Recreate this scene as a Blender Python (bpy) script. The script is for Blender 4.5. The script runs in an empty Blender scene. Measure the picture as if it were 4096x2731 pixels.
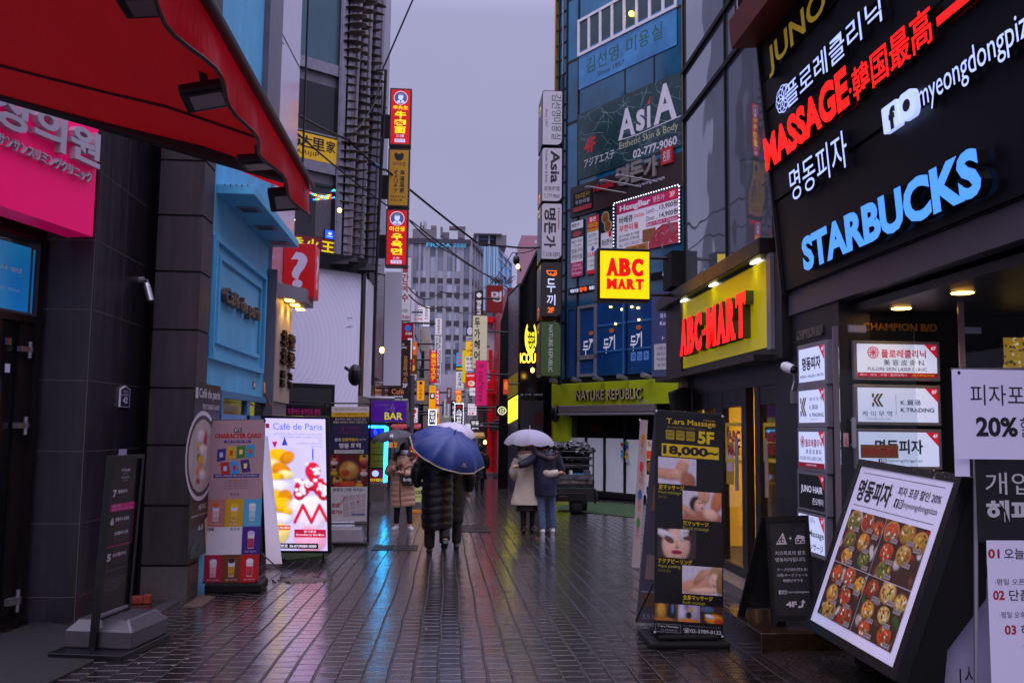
import bpy, bmesh, math, random
from mathutils import Vector, Matrix, noise as mnoise
R = math.radians
SC = bpy.context.scene
COL = SC.collection
random.seed(7)

# ------------------------------------------------------------------ camera
F = 3700.0; CH = 1.5; GS = 0.023; VPX, VPY = 1790.0, 1715.0; ROLL = 0.012
CAM_P = Vector((0, 0, CH))
def cam_rot(yaw, pitch):
    return Matrix.Rotation(-yaw, 3, 'Z') @ Matrix.Rotation(math.pi/2 + pitch, 3, 'X') @ Matrix.Rotation(ROLL, 3, 'Z')
def _proj(rot, d):
    l = rot.transposed() @ d
    return 2048 + F*l.x/-l.z, 1365.5 - F*l.y/-l.z
yaw, pitch = R(4), R(5)
for _ in range(40):
    x, y = _proj(cam_rot(yaw, pitch), Vector((0, 1, 0)))
    yaw += (x - VPX)/F*0.9
    pitch += (VPY - y)/F*0.9
ROT = cam_rot(yaw, pitch)
cam = bpy.data.cameras.new('camera'); camo = bpy.data.objects.new('camera', cam); COL.objects.link(camo)
camo.location = CAM_P; camo.rotation_euler = ROT.to_euler()
cam.sensor_width = 36; cam.lens = F/4096*36; cam.clip_end = 3000; cam.clip_start = 0.05
SC.camera = camo
# ------------------------------------------------------------------ world and sun: rainy dusk, overcast
w = bpy.data.worlds.new('World'); SC.world = w; w.use_nodes = True
nt = w.node_tree; nt.nodes.clear(); NN = nt.nodes.new
out = NN('ShaderNodeOutputWorld'); add = NN('ShaderNodeAddShader')
sky = NN('ShaderNodeTexSky'); sky.sky_type = 'NISHITA'; sky.sun_disc = False
SUN_EL, SUN_ROT = R(55), R(200)
sky.sun_elevation = SUN_EL; sky.sun_rotation = SUN_ROT; sky.dust_density = 6; sky.air_density = 1.5
bg1 = NN('ShaderNodeBackground'); bg1.inputs[1].default_value = 0.012
bg2 = NN('ShaderNodeBackground'); bg2.inputs[1].default_value = 1.0
tc = NN('ShaderNodeTexCoord'); sp = NN('ShaderNodeSeparateXYZ'); ramp = NN('ShaderNodeValToRGB')
nt.links.new(sky.outputs[0], bg1.inputs[0])
nt.links.new(tc.outputs['Generated'], sp.inputs[0]); nt.links.new(sp.outputs[2], ramp.inputs[0])
cr = ramp.color_ramp
SKYC = [(0.0, (.40, .38, .60)), (0.13, (.42, .405, .645)), (0.30, (.385, .37, .59)), (0.42, (.40, .385, .62)), (0.62, (1.55, 1.42, 2.15)), (1.0, (3.05, 2.8, 4.1))]
while len(cr.elements) < len(SKYC): cr.elements.new(.5)
for e, (p, c) in zip(cr.elements, SKYC): e.position = p; e.color = (*c, 1)
cn = NN('ShaderNodeTexNoise'); cn.inputs['Scale'].default_value = 2.2; cn.inputs['Detail'].default_value = 4
cm = NN('ShaderNodeMixRGB'); cm.blend_type = 'MULTIPLY'; cm.inputs[0].default_value = .22
nt.links.new(tc.outputs['Generated'], cn.inputs['Vector'])
nt.links.new(ramp.outputs[0], cm.inputs[1]); nt.links.new(cn.outputs[0], cm.inputs[2])
nt.links.new(cm.outputs[0], bg2.inputs[0])
nt.links.new(bg1.outputs[0], add.inputs[0]); nt.links.new(bg2.outputs[0], add.inputs[1]); nt.links.new(add.outputs[0], out.inputs[0])
sl = bpy.data.lights.new('sun', 'SUN'); sl.energy = 0.5; sl.angle = R(40); sl.color = (1, .95, .9)
so = bpy.data.objects.new('sun', sl); COL.objects.link(so)
so.rotation_euler = (math.pi/2 - SUN_EL, 0, math.pi - SUN_ROT)
SC.view_settings.view_transform = 'Standard'; SC.view_settings.look = 'None'
SC.view_settings.exposure = 0.0; SC.view_settings.gamma = 1
SC.cycles.use_denoising = True
SC.cycles.max_bounces = 6; SC.cycles.sample_clamp_indirect = 4

# ------------------------------------------------------------------ pixel -> world (photo pixels, 4096 wide)
def ray(px, py): return (ROT @ Vector(((px-2048)/F, -(py-1365.5)/F, -1)))
def gz(y): return -GS*y          # the street runs gently downhill
def G(px, py, z=0.0):
    d = ray(px, py); t = (z-CH)/(d.z+GS*d.y); return CAM_P + d*t
def PY(px, py, Y):
    d = ray(px, py); return CAM_P + d*(Y/d.y)
def PX(px, py, X):
    d = ray(px, py); return CAM_P + d*(X/d.x)
class Plane:
    "plane through o spanned by u (right) and v (up); n points to the viewer"
    def __init__(s, o, u, v=Vector((0, 0, 1))):
        s.o = Vector(o); s.u = Vector(u).normalized(); v = Vector(v); v = v - s.u*v.dot(s.u); s.v = v.normalized(); s.n = s.u.cross(s.v)
    def hit(s, px, py):
        d = ray(px, py); return CAM_P + d*((s.o-CAM_P).dot(s.n)/d.dot(s.n))
    def uv(s, px, py):
        q = s.hit(px, py)-s.o; return q.dot(s.u), q.dot(s.v)
    def p(s, u, v, d=0): return s.o + s.u*u + s.v*v + s.n*d
    def off(s, d): return Plane(s.o + s.n*d, s.u, s.v)
    def fr(s, tl, br, d=0):
        a = s.uv(*tl); b = s.uv(*br)
        return Fr(s.p(a[0], a[1], d), s.u*(b[0]-a[0]), s.v*(b[1]-a[1]))
    def fruv(s, u0, v0, u1, v1, d=0):
        return Fr(s.p(u0, v1, d), s.u*(u1-u0), s.v*(v0-v1))
def YP(Y): return Plane((0, Y, 0), (1, 0, 0))
def XPL(X): return Plane((X, 0, 0), (0, 1, 0))      # left side of the street, seen face on u runs away
def XPR(X): return Plane((X, 0, 0), (0, -1, 0))     # right side, u runs towards the camera
class Fr:
    "rectangle: o top left, a along the width, b down the height; fractions s,t"
    def __init__(s, o, a, b):
        s.o = Vector(o); s.a = Vector(a); s.b = Vector(b); s.n = (s.b.cross(s.a)).normalized(); s.W = s.a.length; s.H = s.b.length
    def p(s, x, y, d=0): return s.o + s.a*x + s.b*y + s.n*d
    def sub(s, x0, y0, x1, y1, d=0): return Fr(s.p(x0, y0, d), s.a*(x1-x0), s.b*(y1-y0))
def FQ(Y, tl, tr, bl):
    a = PY(*tl, Y); b = PY(*tr, Y); c = PY(*bl, Y); return Fr(a, b-a, c-a)
def FB(Y, x0, y0, x1, y1): return YP(Y).fr((x0, y0), (x1, y1))
def FX(X, tl, br): return (XPL(X) if X < 0 else XPR(X)).fr(tl, br)

# ------------------------------------------------------------------ materials
MC = {}
def lin(h):
    if isinstance(h, str):
        h = h.lstrip('#'); c = [int(h[i:i+2], 16)/255 for i in (0, 2, 4)]
        return tuple(x/12.92 if x <= .04045 else ((x+.055)/1.055)**2.4 for x in c)
    return h
def mat(name, col=(.5, .5, .5), rough=.5, metal=0, emit=0, ecol=None, var=0, vs=3, bump=0, bs=30, spec=.5, trans=0, coat=0, stretch=None, ior=None):
    if name in MC: return MC[name]
    m = bpy.data.materials.new(name); m.use_nodes = True; nt = m.node_tree; b = nt.nodes['Principled BSDF']
    c = lin(col); b.inputs['Base Color'].default_value = (*c, 1)
    b.inputs['Roughness'].default_value = rough; b.inputs['Metallic'].default_value = metal
    b.inputs['Specular IOR Level'].default_value = spec
    if trans: b.inputs['Transmission Weight'].default_value = trans
    if ior: b.inputs['IOR'].default_value = ior
    if coat: b.inputs['Coat Weight'].default_value = coat; b.inputs['Coat Roughness'].default_value = .08
    if emit:
        e = lin(ecol) if ecol else c
        b.inputs['Emission Color'].default_value = (*e, 1); b.inputs['Emission Strength'].default_value = emit
    if var or bump:
        g = nt.nodes.new('ShaderNodeTexCoord'); mp = nt.nodes.new('ShaderNodeMapping')
        nt.links.new(g.outputs['Object'], mp.inputs[0])
        if stretch: mp.inputs['Scale'].default_value = stretch
    if var:
        n = nt.nodes.new('ShaderNodeTexNoise'); n.inputs['Scale'].default_value = vs; n.inputs['Detail'].default_value = 6; n.inputs['Roughness'].default_value = .65
        r = nt.nodes.new('ShaderNodeMapRange'); r.inputs['From Min'].default_value = .3; r.inputs['From Max'].default_value = .7
        r.inputs['To Min'].default_value = 1-var; r.inputs['To Max'].default_value = 1+var*.6
        mx = nt.nodes.new('ShaderNodeVectorMath'); mx.operation = 'SCALE'; mx.inputs[0].default_value = c
        nt.links.new(mp.outputs[0], n.inputs['Vector']); nt.links.new(n.outputs[0], r.inputs[0]); nt.links.new(r.outputs[0], mx.inputs['Scale']); nt.links.new(mx.outputs[0], b.inputs['Base Color'])
        r2 = nt.nodes.new('ShaderNodeMapRange'); r2.inputs['To Min'].default_value = max(.02, rough-.12); r2.inputs['To Max'].default_value = min(1, rough+.15)
        nt.links.new(n.outputs[0], r2.inputs[0]); nt.links.new(r2.outputs[0], b.inputs['Roughness'])
    if bump:
        n2 = nt.nodes.new('ShaderNodeTexNoise'); n2.inputs['Scale'].default_value = bs; n2.inputs['Detail'].default_value = 5
        bp = nt.nodes.new('ShaderNodeBump'); bp.inputs['Strength'].default_value = bump; bp.inputs['Distance'].default_value = .02
        nt.links.new(mp.outputs[0], n2.inputs['Vector']); nt.links.new(n2.outputs[0], bp.inputs['Height']); nt.links.new(bp.outputs[0], b.inputs['Normal'])
    MC[name] = m; return m
def pr(h, k=1.0):      # printed, unlit
    return mat('print_%s' % h, h, .45, var=.06, vs=4)
def lit(h, e=1.0):     # backlit
    return mat('lit_%s_%g' % (h, e), h, .35, emit=e)

# ------------------------------------------------------------------ mesh builder
TXC = {}; TOB = {}
TS = bpy.data.scenes.new('scratch')
def text_geo(s, off=0.0, res=3):
    k = (s, off, res)
    if k in TXC: return TXC[k]
    TOB['n'] = TOB.get('n', 0)+1
    if TOB['n'] % 40 == 0 and 't' in TOB:
        o = TOB.pop('t'); c = o.data; bpy.data.objects.remove(o); bpy.data.curves.remove(c)
    if 't' not in TOB:      # keeps the fonts loaded for a while
        c = bpy.data.curves.new('t', 'FONT'); c.body = '한Aア'; o = bpy.data.objects.new('t', c); TS.collection.objects.link(o); TOB['t'] = o
    c = bpy.data.curves.new('t', 'FONT'); c.body = s; c.offset = off; c.resolution_u = res; c.fill_mode = 'FRONT'
    o = bpy.data.objects.new('t', c); TS.collection.objects.link(o)
    TS.view_layers[0].update(); dg = TS.view_layers[0].depsgraph; me = bpy.data.meshes.new_from_object(o.evaluated_get(dg))
    vs = [(v.co.x, v.co.y) for v in me.vertices]; fs = [tuple(p.vertices) for p in me.polygons]
    bpy.data.objects.remove(o); bpy.data.curves.remove(c); bpy.data.meshes.remove(me)
    x0 = min(v[0] for v in vs); x1 = max(v[0] for v in vs); y0 = min(v[1] for v in vs); y1 = max(v[1] for v in vs)
    vs = [((x-x0)/max(x1-x0, 1e-6), (y1-y)/max(y1-y0, 1e-6)) for x, y in vs]
    # boundary edges for extrusion
    cnt = {}
    for f in fs:
        for i in range(len(f)):
            e = (f[i], f[(i+1) % len(f)]); cnt[e] = 1
    be = [e for e in cnt if (e[1], e[0]) not in cnt]
    TXC[k] = (vs, fs, be, (x1-x0)/max(y1-y0, 1e-6)); return TXC[k]
class MB:
    def __init__(s): s.v = []; s.f = []; s.m = []; s.mats = []; s.sm = False
    def mi(s, m):
        if m not in s.mats: s.mats.append(m)
        return s.mats.index(m)
    def face(s, pts, m):
        i = len(s.v); s.v += [Vector(p) for p in pts]; s.f.append(tuple(range(i, i+len(pts)))); s.m.append(s.mi(m)); return s
    def grid(s, rows, m, close=False):
        i = len(s.v); n = len(rows[0])
        for r in rows: s.v += [Vector(p) for p in r]
        k = s.mi(m)
        for a in range(len(rows)-1):
            for b in range(n if close else n-1):
                c = (b+1) % n
                s.f.append((i+a*n+b, i+a*n+c, i+(a+1)*n+c, i+(a+1)*n+b)); s.m.append(k)
        return s
    def hexa(s, p, m):   # p: 8 points, 0-3 front ring, 4-7 back ring
        i = len(s.v); s.v += [Vector(q) for q in p]; k = s.mi(m)
        for f in ((0, 1, 2, 3), (7, 6, 5, 4), (0, 4, 5, 1), (1, 5, 6, 2), (2, 6, 7, 3), (3, 7, 4, 0)):
            s.f.append(tuple(i+j for j in f)); s.m.append(k)
        return s
    def box(s, x0, y0, z0, x1, y1, z1, m):
        return s.hexa([(x0, y0, z0), (x1, y0, z0), (x1, y0, z1), (x0, y0, z1), (x0, y1, z0), (x1, y1, z0), (x1, y1, z1), (x0, y1, z1)], m)
    def slab(s, fr, x0, y0, x1, y1, d0, d1, m):   # box on a frame between depths
        q = [(x0, y1), (x1, y1), (x1, y0), (x0, y0)]
        return s.hexa([fr.p(a, b, d1) for a, b in q] + [fr.p(a, b, d0) for a, b in q], m)
    def rect(s, fr, x0, y0, x1, y1, d, m):
        return s.face([fr.p(x0, y1, d), fr.p(x1, y1, d), fr.p(x1, y0, d), fr.p(x0, y0, d)], m)
    def poly(s, fr, pts, d, m): return s.face([fr.p(x, y, d) for x, y in pts], m)
    def prism(s, fr, pts, d0, d1, m):
        n = len(pts); i = len(s.v); k = s.mi(m)
        s.v += [fr.p(x, y, d1) for x, y in pts] + [fr.p(x, y, d0) for x, y in pts]
        s.f.append(tuple(range(i, i+n))); s.m.append(k); s.f.append(tuple(range(i+2*n-1, i+n-1, -1))); s.m.append(k)
        for a in range(n):
            b = (a+1) % n; s.f.append((i+a, i+n+a, i+n+b, i+b)); s.m.append(k)
        return s
    def ell(s, fr, cx, cy, rx, ry, d, m, n=20, a0=0, a1=None):
        if a1 is None: return s.poly(fr, [(cx+rx*math.cos(2*math.pi*i/n), cy+ry*math.sin(2*math.pi*i/n)) for i in range(n)], d, m)
        return s.poly(fr, [(cx+rx*math.cos(a0+(a1-a0)*i/n), cy+ry*math.sin(a0+(a1-a0)*i/n)) for i in range(n+1)], d, m)
    def ring(s, fr, cx, cy, rx, ry, th, d, m, n=20, a0=0, a1=2*math.pi):
        r1 = []; r2 = []
        for i in range(n+1):
            a = a0+(a1-a0)*i/n
            r1.append(fr.p(cx+rx*math.cos(a), cy+ry*math.sin(a), d)); r2.append(fr.p(cx+(rx-th)*math.cos(a), cy+(ry-th*ry/rx)*math.sin(a), d))
        return s.grid([r1, r2], m)
    def line(s, fr, pts, wd, d, m):   # flat stroke, width wd metres
        for (a, b) in zip(pts, pts[1:]):
            A = fr.p(*a, d); B = fr.p(*b, d); t = (B-A)
            if t.length < 1e-6: continue
            q = t.normalized().cross(fr.n)*wd/2; e = t.normalized()*wd*.25
            s.face([A-q-e, B-q+e, B+q+e, A+q-e], m); d += .0001
        return s
    def text(s, fr, st, x0, y0, x1, y1, m, d=.003, ext=0, bold=0, side=None, off=0.0, fit=None, res=3):
        """bounding box of the string fitted to the rectangle; fit='h' keeps the letter shape from the height, 'c' the same centred"""
        vs, fs, be, ar = text_geo(st, off, res)
        if fit:
            hh = (y1-y0)*fr.H; ww = min(hh*ar, abs(x1-x0)*fr.W); fx = ww/fr.W
            if fit == 'c': x0 = (x0+x1)/2-fx/2
            if fit == 'r': x0 = x1-fx
            x1 = x0+fx
        k = s.mi(m); ks = s.mi(side or m)
        sh = [0.0] if not bold else [-bold, 0.0, bold]
        for j, b in enumerate(sh):
            dd = d+j*.0004; i = len(s.v); bx = b*(y1-y0)*fr.H/fr.W
            s.v += [fr.p(x0+(x1-x0)*x+bx, y0+(y1-y0)*y, dd+ext) for x, y in vs]
            for f in fs: s.f.append(tuple(i+q for q in f)); s.m.append(k)
            if ext:
                i2 = len(s.v); s.v += [fr.p(x0+(x1-x0)*x+bx, y0+(y1-y0)*y, dd) for x, y in vs]
                for a, c in be: s.f.append((i+a, i2+a, i2+c, i+c)); s.m.append(ks)
        return s
    def vtext(s, fr, st, x0, y0, x1, y1, m, d=.003, gap=.12, **kw):  # stacked glyphs
        n = len(st); h = (y1-y0)/n
        for i, c in enumerate(st):
            if c != ' ': s.text(fr, c, x0, y0+h*(i+gap/2), x1, y0+h*(i+1-gap/2), m, d, **kw)
        return s
    def tube(s, pts, r, m, n=8, cap=True, ry=None, up=None):
        pts = [Vector(p) for p in pts]; rr = r if isinstance(r, (list, tuple)) else [r]*len(pts); rows = []
        ry = ry if ry is not None else rr
        ry = ry if isinstance(ry, (list, tuple)) else [ry]*len(pts)
        pu = None
        for i, p in enumerate(pts):
            t = (pts[min(i+1, len(pts)-1)]-pts[max(i-1, 0)])
            t = t.normalized() if t.length > 1e-9 else Vector((0, 0, 1))
            if pu is None:
                ref = Vector(up) if up else (Vector((0, 0, 1)) if abs(t.z) < .9 else Vector((1, 0, 0)))
                q = t.cross(ref).normalized()
            else: q = (pu - t*pu.dot(t)).normalized()
            pu = q; z = q.cross(t)
            rows.append([p+q*rr[i]*math.cos(2*math.pi*k/n)+z*ry[i]*math.sin(2*math.pi*k/n) for k in range(n)])
        s.grid(rows, m, True)
        if cap: s.face(rows[0], m); s.face(rows[-1][::-1], m)
        return s
    def ball(s, c, rx, ry, rz, m, n=14, k=9, rot=None, fn=None):
        c = Vector(c); rows = []
        for a in range(k+1):
            th = math.pi*a/k; row = []
            for b in range(n):
                ph = 2*math.pi*b/n
                q = Vector((rx*math.sin(th)*math.cos(ph), ry*math.sin(th)*math.sin(ph), rz*math.cos(th)))
                if fn: q = fn(q)
                if rot: q = rot @ q
                row.append(c+q)
            rows.append(row)
        return s.grid(rows, m, True)
    def build(s, name, parent=None, loc=None, smooth=None, solid=0, bevel=0, remesh=0, sub=0):
        o0 = Vector(loc) if loc is not None else (Vector(parent['base']) if parent and 'base' in parent else Vector((0, 0, 0)))
        me = bpy.data.meshes.new(name); me.from_pydata([tuple(v-o0) for v in s.v], [], s.f)
        for m in s.mats: me.materials.append(m)
        me.polygons.foreach_set('material_index', s.m)
        bm = bmesh.new(); bm.from_mesh(me)
        if remesh or bevel or s.sm or smooth: bmesh.ops.remove_doubles(bm, verts=bm.verts, dist=1e-5)
        if remesh or bevel or solid or smooth: bmesh.ops.recalc_face_normals(bm, faces=bm.faces)
        bm.to_mesh(me); bm.free()
        o = bpy.data.objects.new(name, me); COL.objects.link(o)
        if parent: o.parent = parent
        mods = False; par = o.parent; o.parent = None
        if remesh:
            q = o.modifiers.new('r', 'REMESH'); q.mode = 'VOXEL'; q.voxel_size = remesh; mods = True
            q = o.modifiers.new('s', 'SMOOTH'); q.iterations = 3; q.factor = .5
        if bevel:
            q = o.modifiers.new('b', 'BEVEL'); q.width = bevel; q.segments = 2; q.limit_method = 'ANGLE'; mods = True
        if sub:
            q = o.modifiers.new('u', 'SUBSURF'); q.levels = sub; q.render_levels = sub; mods = True
        if mods:
            TS.collection.objects.link(o); TS.view_layers[0].update(); dg = TS.view_layers[0].depsgraph; nm = bpy.data.meshes.new_from_object(o.evaluated_get(dg)); o.modifiers.clear(); TS.collection.objects.unlink(o)
            old = o.data; o.data = nm; bpy.data.meshes.remove(old); nm.name = name
        o.parent = par
        if smooth: o.data.shade_smooth()
        return o
def tag(o, label, cat=None, group=None, kind=None):
    if label: o['label'] = label
    if cat: o['category'] = cat
    if group: o['group'] = group
    if kind: o['kind'] = kind
    return o
def root(name, loc, label, cat, group=None):
    o = bpy.data.objects.new(name, None); COL.objects.link(o); loc = Vector(loc); o.location = loc; o['base'] = tuple(loc); o.empty_display_size = .2
    return tag(o, label, cat, group)
def solo(mb, name, label, cat, group=None, loc=None, **kw):
    if loc is None:
        xs = [v.x for v in mb.v]; ys = [v.y for v in mb.v]; zs = [v.z for v in mb.v]
        loc = ((min(xs)+max(xs))/2, (min(ys)+max(ys))/2, min(zs))
    o = mb.build(name, None, loc, **kw); o.location = loc
    return tag(o, label, cat, group)
def struct(mb, name, label=None, **kw):
    o = mb.build(name, None, (0, 0, 0), **kw); o['kind'] = 'structure'
    if label: o['label'] = label
    return o

def blobs(bg, L, k=1.0, seed=0):
    "soft shaded shapes over a ground colour, for printed photographs: (cx, cy, rx, ry, turn, colour, softness, grain)"
    Q = [(c[0], c[1], c[2], c[3], math.cos(c[4]), math.sin(c[4]), lin(c[5]), c[6] if len(c) > 6 else .25, c[7] if len(c) > 7 else .1) for c in L]; b0 = lin(bg)
    def fn(x, y):
        n0 = mnoise.noise(Vector((x*9*k+seed, y*9, 3))); c = [v*(1+.12*n0) for v in b0]
        for cx, cy, rx, ry, cs, sn, col, so, gr in Q:
            dx, dy = (x-cx)*k, y-cy; u = (dx*cs+dy*sn)/(rx*k); v = (-dx*sn+dy*cs)/ry; d = math.sqrt(u*u+v*v)
            if d > 1+so: continue
            a = min(1, max(0, (1+so-d)/(2*so))); a = a*a*(3-2*a); n = mnoise.noise(Vector((x*26*k+seed, y*26, cx*7))); sh = (1-.28*v-.12*u)*(1-.25*d*d)*(1+gr*2*n)
            for i in range(3): c[i] = c[i]*(1-a)+col[i]*sh*a
        return c
    return fn
def photo_print(fr, nx, ny, fn, parent, name='photo_print', d=.002, emit=0.0):
    mb = MB(); key = 'photo_paper_%g' % emit
    if key not in MC:
        m = mat(key, '#808080', .4, emit=emit or 0); nt = m.node_tree; at = nt.nodes.new('ShaderNodeVertexColor'); at.layer_name = 'print'; b = nt.nodes['Principled BSDF']
        nt.links.new(at.outputs[0], b.inputs['Base Color'])
        if emit: nt.links.new(at.outputs[0], b.inputs['Emission Color'])
    mb.grid([[fr.p(i/nx, j/ny, d) for i in range(nx+1)] for j in range(ny+1)], MC[key]); o = mb.build(name, parent)
    ca = o.data.color_attributes.new('print', 'FLOAT_COLOR', 'POINT'); k = 0
    for j in range(ny+1):
        for i in range(nx+1): c = fn(i/nx, j/ny); ca.data[k].color = (max(0, c[0]), max(0, c[1]), max(0, c[2]), 1); k += 1
    return o

# ================================================================== shared materials
STEEL = mat('steel', '#8f8b93', .28, metal=1, var=.15, vs=6)
DSTEEL = mat('dark_steel', '#2a282c', .4, metal=.6, var=.2, vs=8)
BLACK = mat('black_paint', '#0c0b0d', .35, var=.25, vs=6, spec=.4)
BLACKM = mat('black_matt', '#090809', .65, var=.3, vs=9, spec=.3)
CHAR = mat('charcoal_panel', '#1a1719', .4, var=.18, vs=3, bump=.05, bs=60)
WHITE = mat('white_paint', '#dcd9de', .5, var=.08, vs=3)
GREYP = mat('grey_plastic', '#7c7880', .35, var=.12, vs=8)
ALU = mat('aluminium', '#a6a3ab', .35, metal=.8, var=.1)
DGLASS = mat('dark_glass', '#0b0d12', .06, spec=.8, var=.2, vs=1.2)
GLASS = mat('clear_glass', '#dfe6ea', .03, trans=1.0, ior=1.25)
RUBBER = mat('black_rubber', '#101011', .6, var=.2, bump=.3, bs=80)
CABLE = mat('black_cable', '#0d0c0e', .5)
WARM = mat('warm_lamp', '#ffd9a0', .4, emit=14, ecol='#ffb84d')
COOL = mat('cool_lamp', '#f4f6ff', .4, emit=10, ecol='#f6f3d8')

# ================================================================== street
def ground_mat():
    m = bpy.data.materials.new('wet_brick_paving'); m.use_nodes = True; nt = m.node_tree; N = nt.nodes.new; L = nt.links.new
    b = nt.nodes['Principled BSDF']
    g = N('ShaderNodeTexCoord'); sp = N('ShaderNodeSeparateXYZ'); cb = N('ShaderNodeCombineXYZ')
    L(g.outputs['Object'], sp.inputs[0])
    wn = N('ShaderNodeTexNoise'); wn.inputs['Scale'].default_value = .55; wn.inputs['Detail'].default_value = 3; L(g.outputs['Object'], wn.inputs['Vector'])
    def M(op, a, b_=None, c=None):
        n = N('ShaderNodeMath'); n.operation = op
        for i, v in enumerate((a, b_, c)):
            if v is None: continue
            if isinstance(v, (int, float)): n.inputs[i].default_value = v
            else: L(v, n.inputs[i])
        return n.outputs[0]
    S = .165
    wx = M('MULTIPLY_ADD', wn.outputs[0], .06, sp.outputs[0])      # the courses wander a little
    u = M('DIVIDE', wx, S); row = M('FLOOR', u); fu = M('SUBTRACT', M('FRACT', u), .5)
    v = M('ADD', M('DIVIDE', sp.outputs[1], S), M('MULTIPLY', M('MODULO', row, 2.0), .5)); col = M('FLOOR', v); fv = M('SUBTRACT', M('FRACT', v), .5)
    cell = N('ShaderNodeCombineXYZ'); L(row, cell.inputs[0]); L(col, cell.inputs[1])
    wh = N('ShaderNodeTexWhiteNoise'); wh.noise_dimensions = '2D'; L(cell.outputs[0], wh.inputs['Vector'])
    ws = N('ShaderNodeSeparateColor'); L(wh.outputs['Color'], ws.inputs[0])
    tilt = M('ADD', M('MULTIPLY', fu, M('MULTIPLY_ADD', ws.outputs[0], .005, -.0025)), M('MULTIPLY', fv, M('MULTIPLY_ADD', ws.outputs[1], .006, -.003)))
    def edge(d, w0, w1):
        n = N('ShaderNodeMapRange'); n.interpolation_type = 'SMOOTHSTEP'; L(M('ABSOLUTE', d), n.inputs[0]); n.inputs[1].default_value = w0; n.inputs[2].default_value = w1; return n.outputs[0]
    jt = M('MAXIMUM', edge(fu, .425, .49), M('MULTIPLY', edge(fv, .44, .495), .6))
    height = M('ADD', tilt, M('MULTIPLY', jt, -.016))
    n1 = N('ShaderNodeTexNoise'); n1.inputs['Scale'].default_value = .9; n1.inputs['Detail'].default_value = 6; L(g.outputs['Object'], n1.inputs['Vector'])
    cmix = N('ShaderNodeMixRGB'); cmix.inputs[1].default_value = (.026, .013, .011, 1); cmix.inputs[2].default_value = (.010, .007, .008, 1); L(ws.outputs[2], cmix.inputs[0])
    cj = N('ShaderNodeMixRGB'); cj.inputs[2].default_value = (.062, .052, .056, 1); L(jt, cj.inputs[0]); L(cmix.outputs[0], cj.inputs[1])
    mul = N('ShaderNodeMixRGB'); mul.blend_type = 'MULTIPLY'; mul.inputs[0].default_value = .5; L(cj.outputs[0], mul.inputs[1]); L(n1.outputs[0], mul.inputs[2])
    L(mul.outputs[0], b.inputs['Base Color'])
    rr = N('ShaderNodeMapRange'); rr.inputs['From Min'].default_value = .34; rr.inputs['From Max'].default_value = .66
    rr.inputs['To Min'].default_value = .05; rr.inputs['To Max'].default_value = .2; L(n1.outputs[0], rr.inputs[0])
    L(rr.outputs[0], b.inputs['Roughness'])
    n2 = N('ShaderNodeTexNoise'); n2.inputs['Scale'].default_value = 20; n2.inputs['Detail'].default_value = 5; n2.inputs['Roughness'].default_value = .62
    mp = N('ShaderNodeMapping'); mp.inputs['Scale'].default_value = (.5, 1.7, 1); L(g.outputs['Object'], mp.inputs[0]); L(mp.outputs[0], n2.inputs['Vector'])
    b1 = N('ShaderNodeBump'); b1.inputs['Strength'].default_value = 1.0; b1.inputs['Distance'].default_value = 1.0; L(height, b1.inputs['Height'])
    b2 = N('ShaderNodeBump'); b2.inputs['Strength'].default_value = .6; b2.inputs['Distance'].default_value = .009; L(n2.outputs[0], b2.inputs['Height']); L(b1.outputs[0], b2.inputs['Normal'])
    L(b2.outputs[0], b.inputs['Normal'])
    b.inputs['IOR'].default_value = 1.45; b.inputs['Specular IOR Level'].default_value = .25
    b.inputs['Coat Weight'].default_value = 1; b.inputs['Coat Roughness'].default_value = .06; b.inputs['Coat IOR'].default_value = 1.8; b4 = N('ShaderNodeBump'); b4.inputs['Strength'].default_value = .3; b4.inputs['Distance'].default_value = .009; L(n2.outputs[0], b4.inputs['Height']); L(b1.outputs[0], b4.inputs['Normal']); L(b4.outputs[0], b.inputs['Coat Normal'])
    return m
m_ = MB()
gm = ground_mat()
for a, b in ((-6, 20), (20, 60), (60, 160), (160, 500)):
    m_.grid([[(-150, a, gz(a)), (150, a, gz(a))], [(-150, b, gz(b)), (150, b, gz(b))]], gm)
struct(m_, 'street')

def gpoly(pts, dz): return [G(*p, dz) for p in pts]
def ground_slab(name, pts, h, m, label, cat):
    t = gpoly(pts, h); mb = MB(); n = len(t); mb.face(t, m)
    for i in range(n):
        a, b = t[i], t[(i+1) % n]; mb.face([a, b, b-Vector((0, 0, h)), a-Vector((0, 0, h))], m)
    return solo(mb, name, label, cat, smooth=False)
# manholes and drain gratings
IRON = mat('wet_cast_iron', '#191615', .12, metal=.5, var=.4, vs=40, bump=.8, bs=90)
def grate(name, x0, y0, x1, y1, label):
    mb = MB(); a = G(x0, y1); b = G(x1, y1); c = G(x0, y0)
    A = Vector((a.x, a.y, 0)); B = Vector((b.x, a.y, 0)); D = Vector((a.x, c.y, 0))
    def q(s, t, z): p = A+(B-A)*s+(D-A)*t; p.z = gz(p.y)+z; return p
    mb.face([q(0, 0, .003), q(1, 0, .003), q(1, 1, .003), q(0, 1, .003)], IRON)
    for i in range(9):
        s = (i+.5)/9
        mb.hexa([q(s-.02, .06, .003), q(s+.02, .06, .003), q(s+.02, .06, .006), q(s-.02, .06, .006), q(s-.02, .94, .003), q(s+.02, .94, .003), q(s+.02, .94, .006), q(s-.02, .94, .006)], IRON)
    for t in (0.02, .5, .98):
        mb.hexa([q(0, t-.02, .003), q(1, t-.02, .003), q(1, t-.02, .007), q(0, t-.02, .007), q(0, t+.02, .003), q(1, t+.02, .003), q(1, t+.02, .007), q(0, t+.02, .007)], IRON)
    solo(mb, name, label, 'drain cover')
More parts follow.
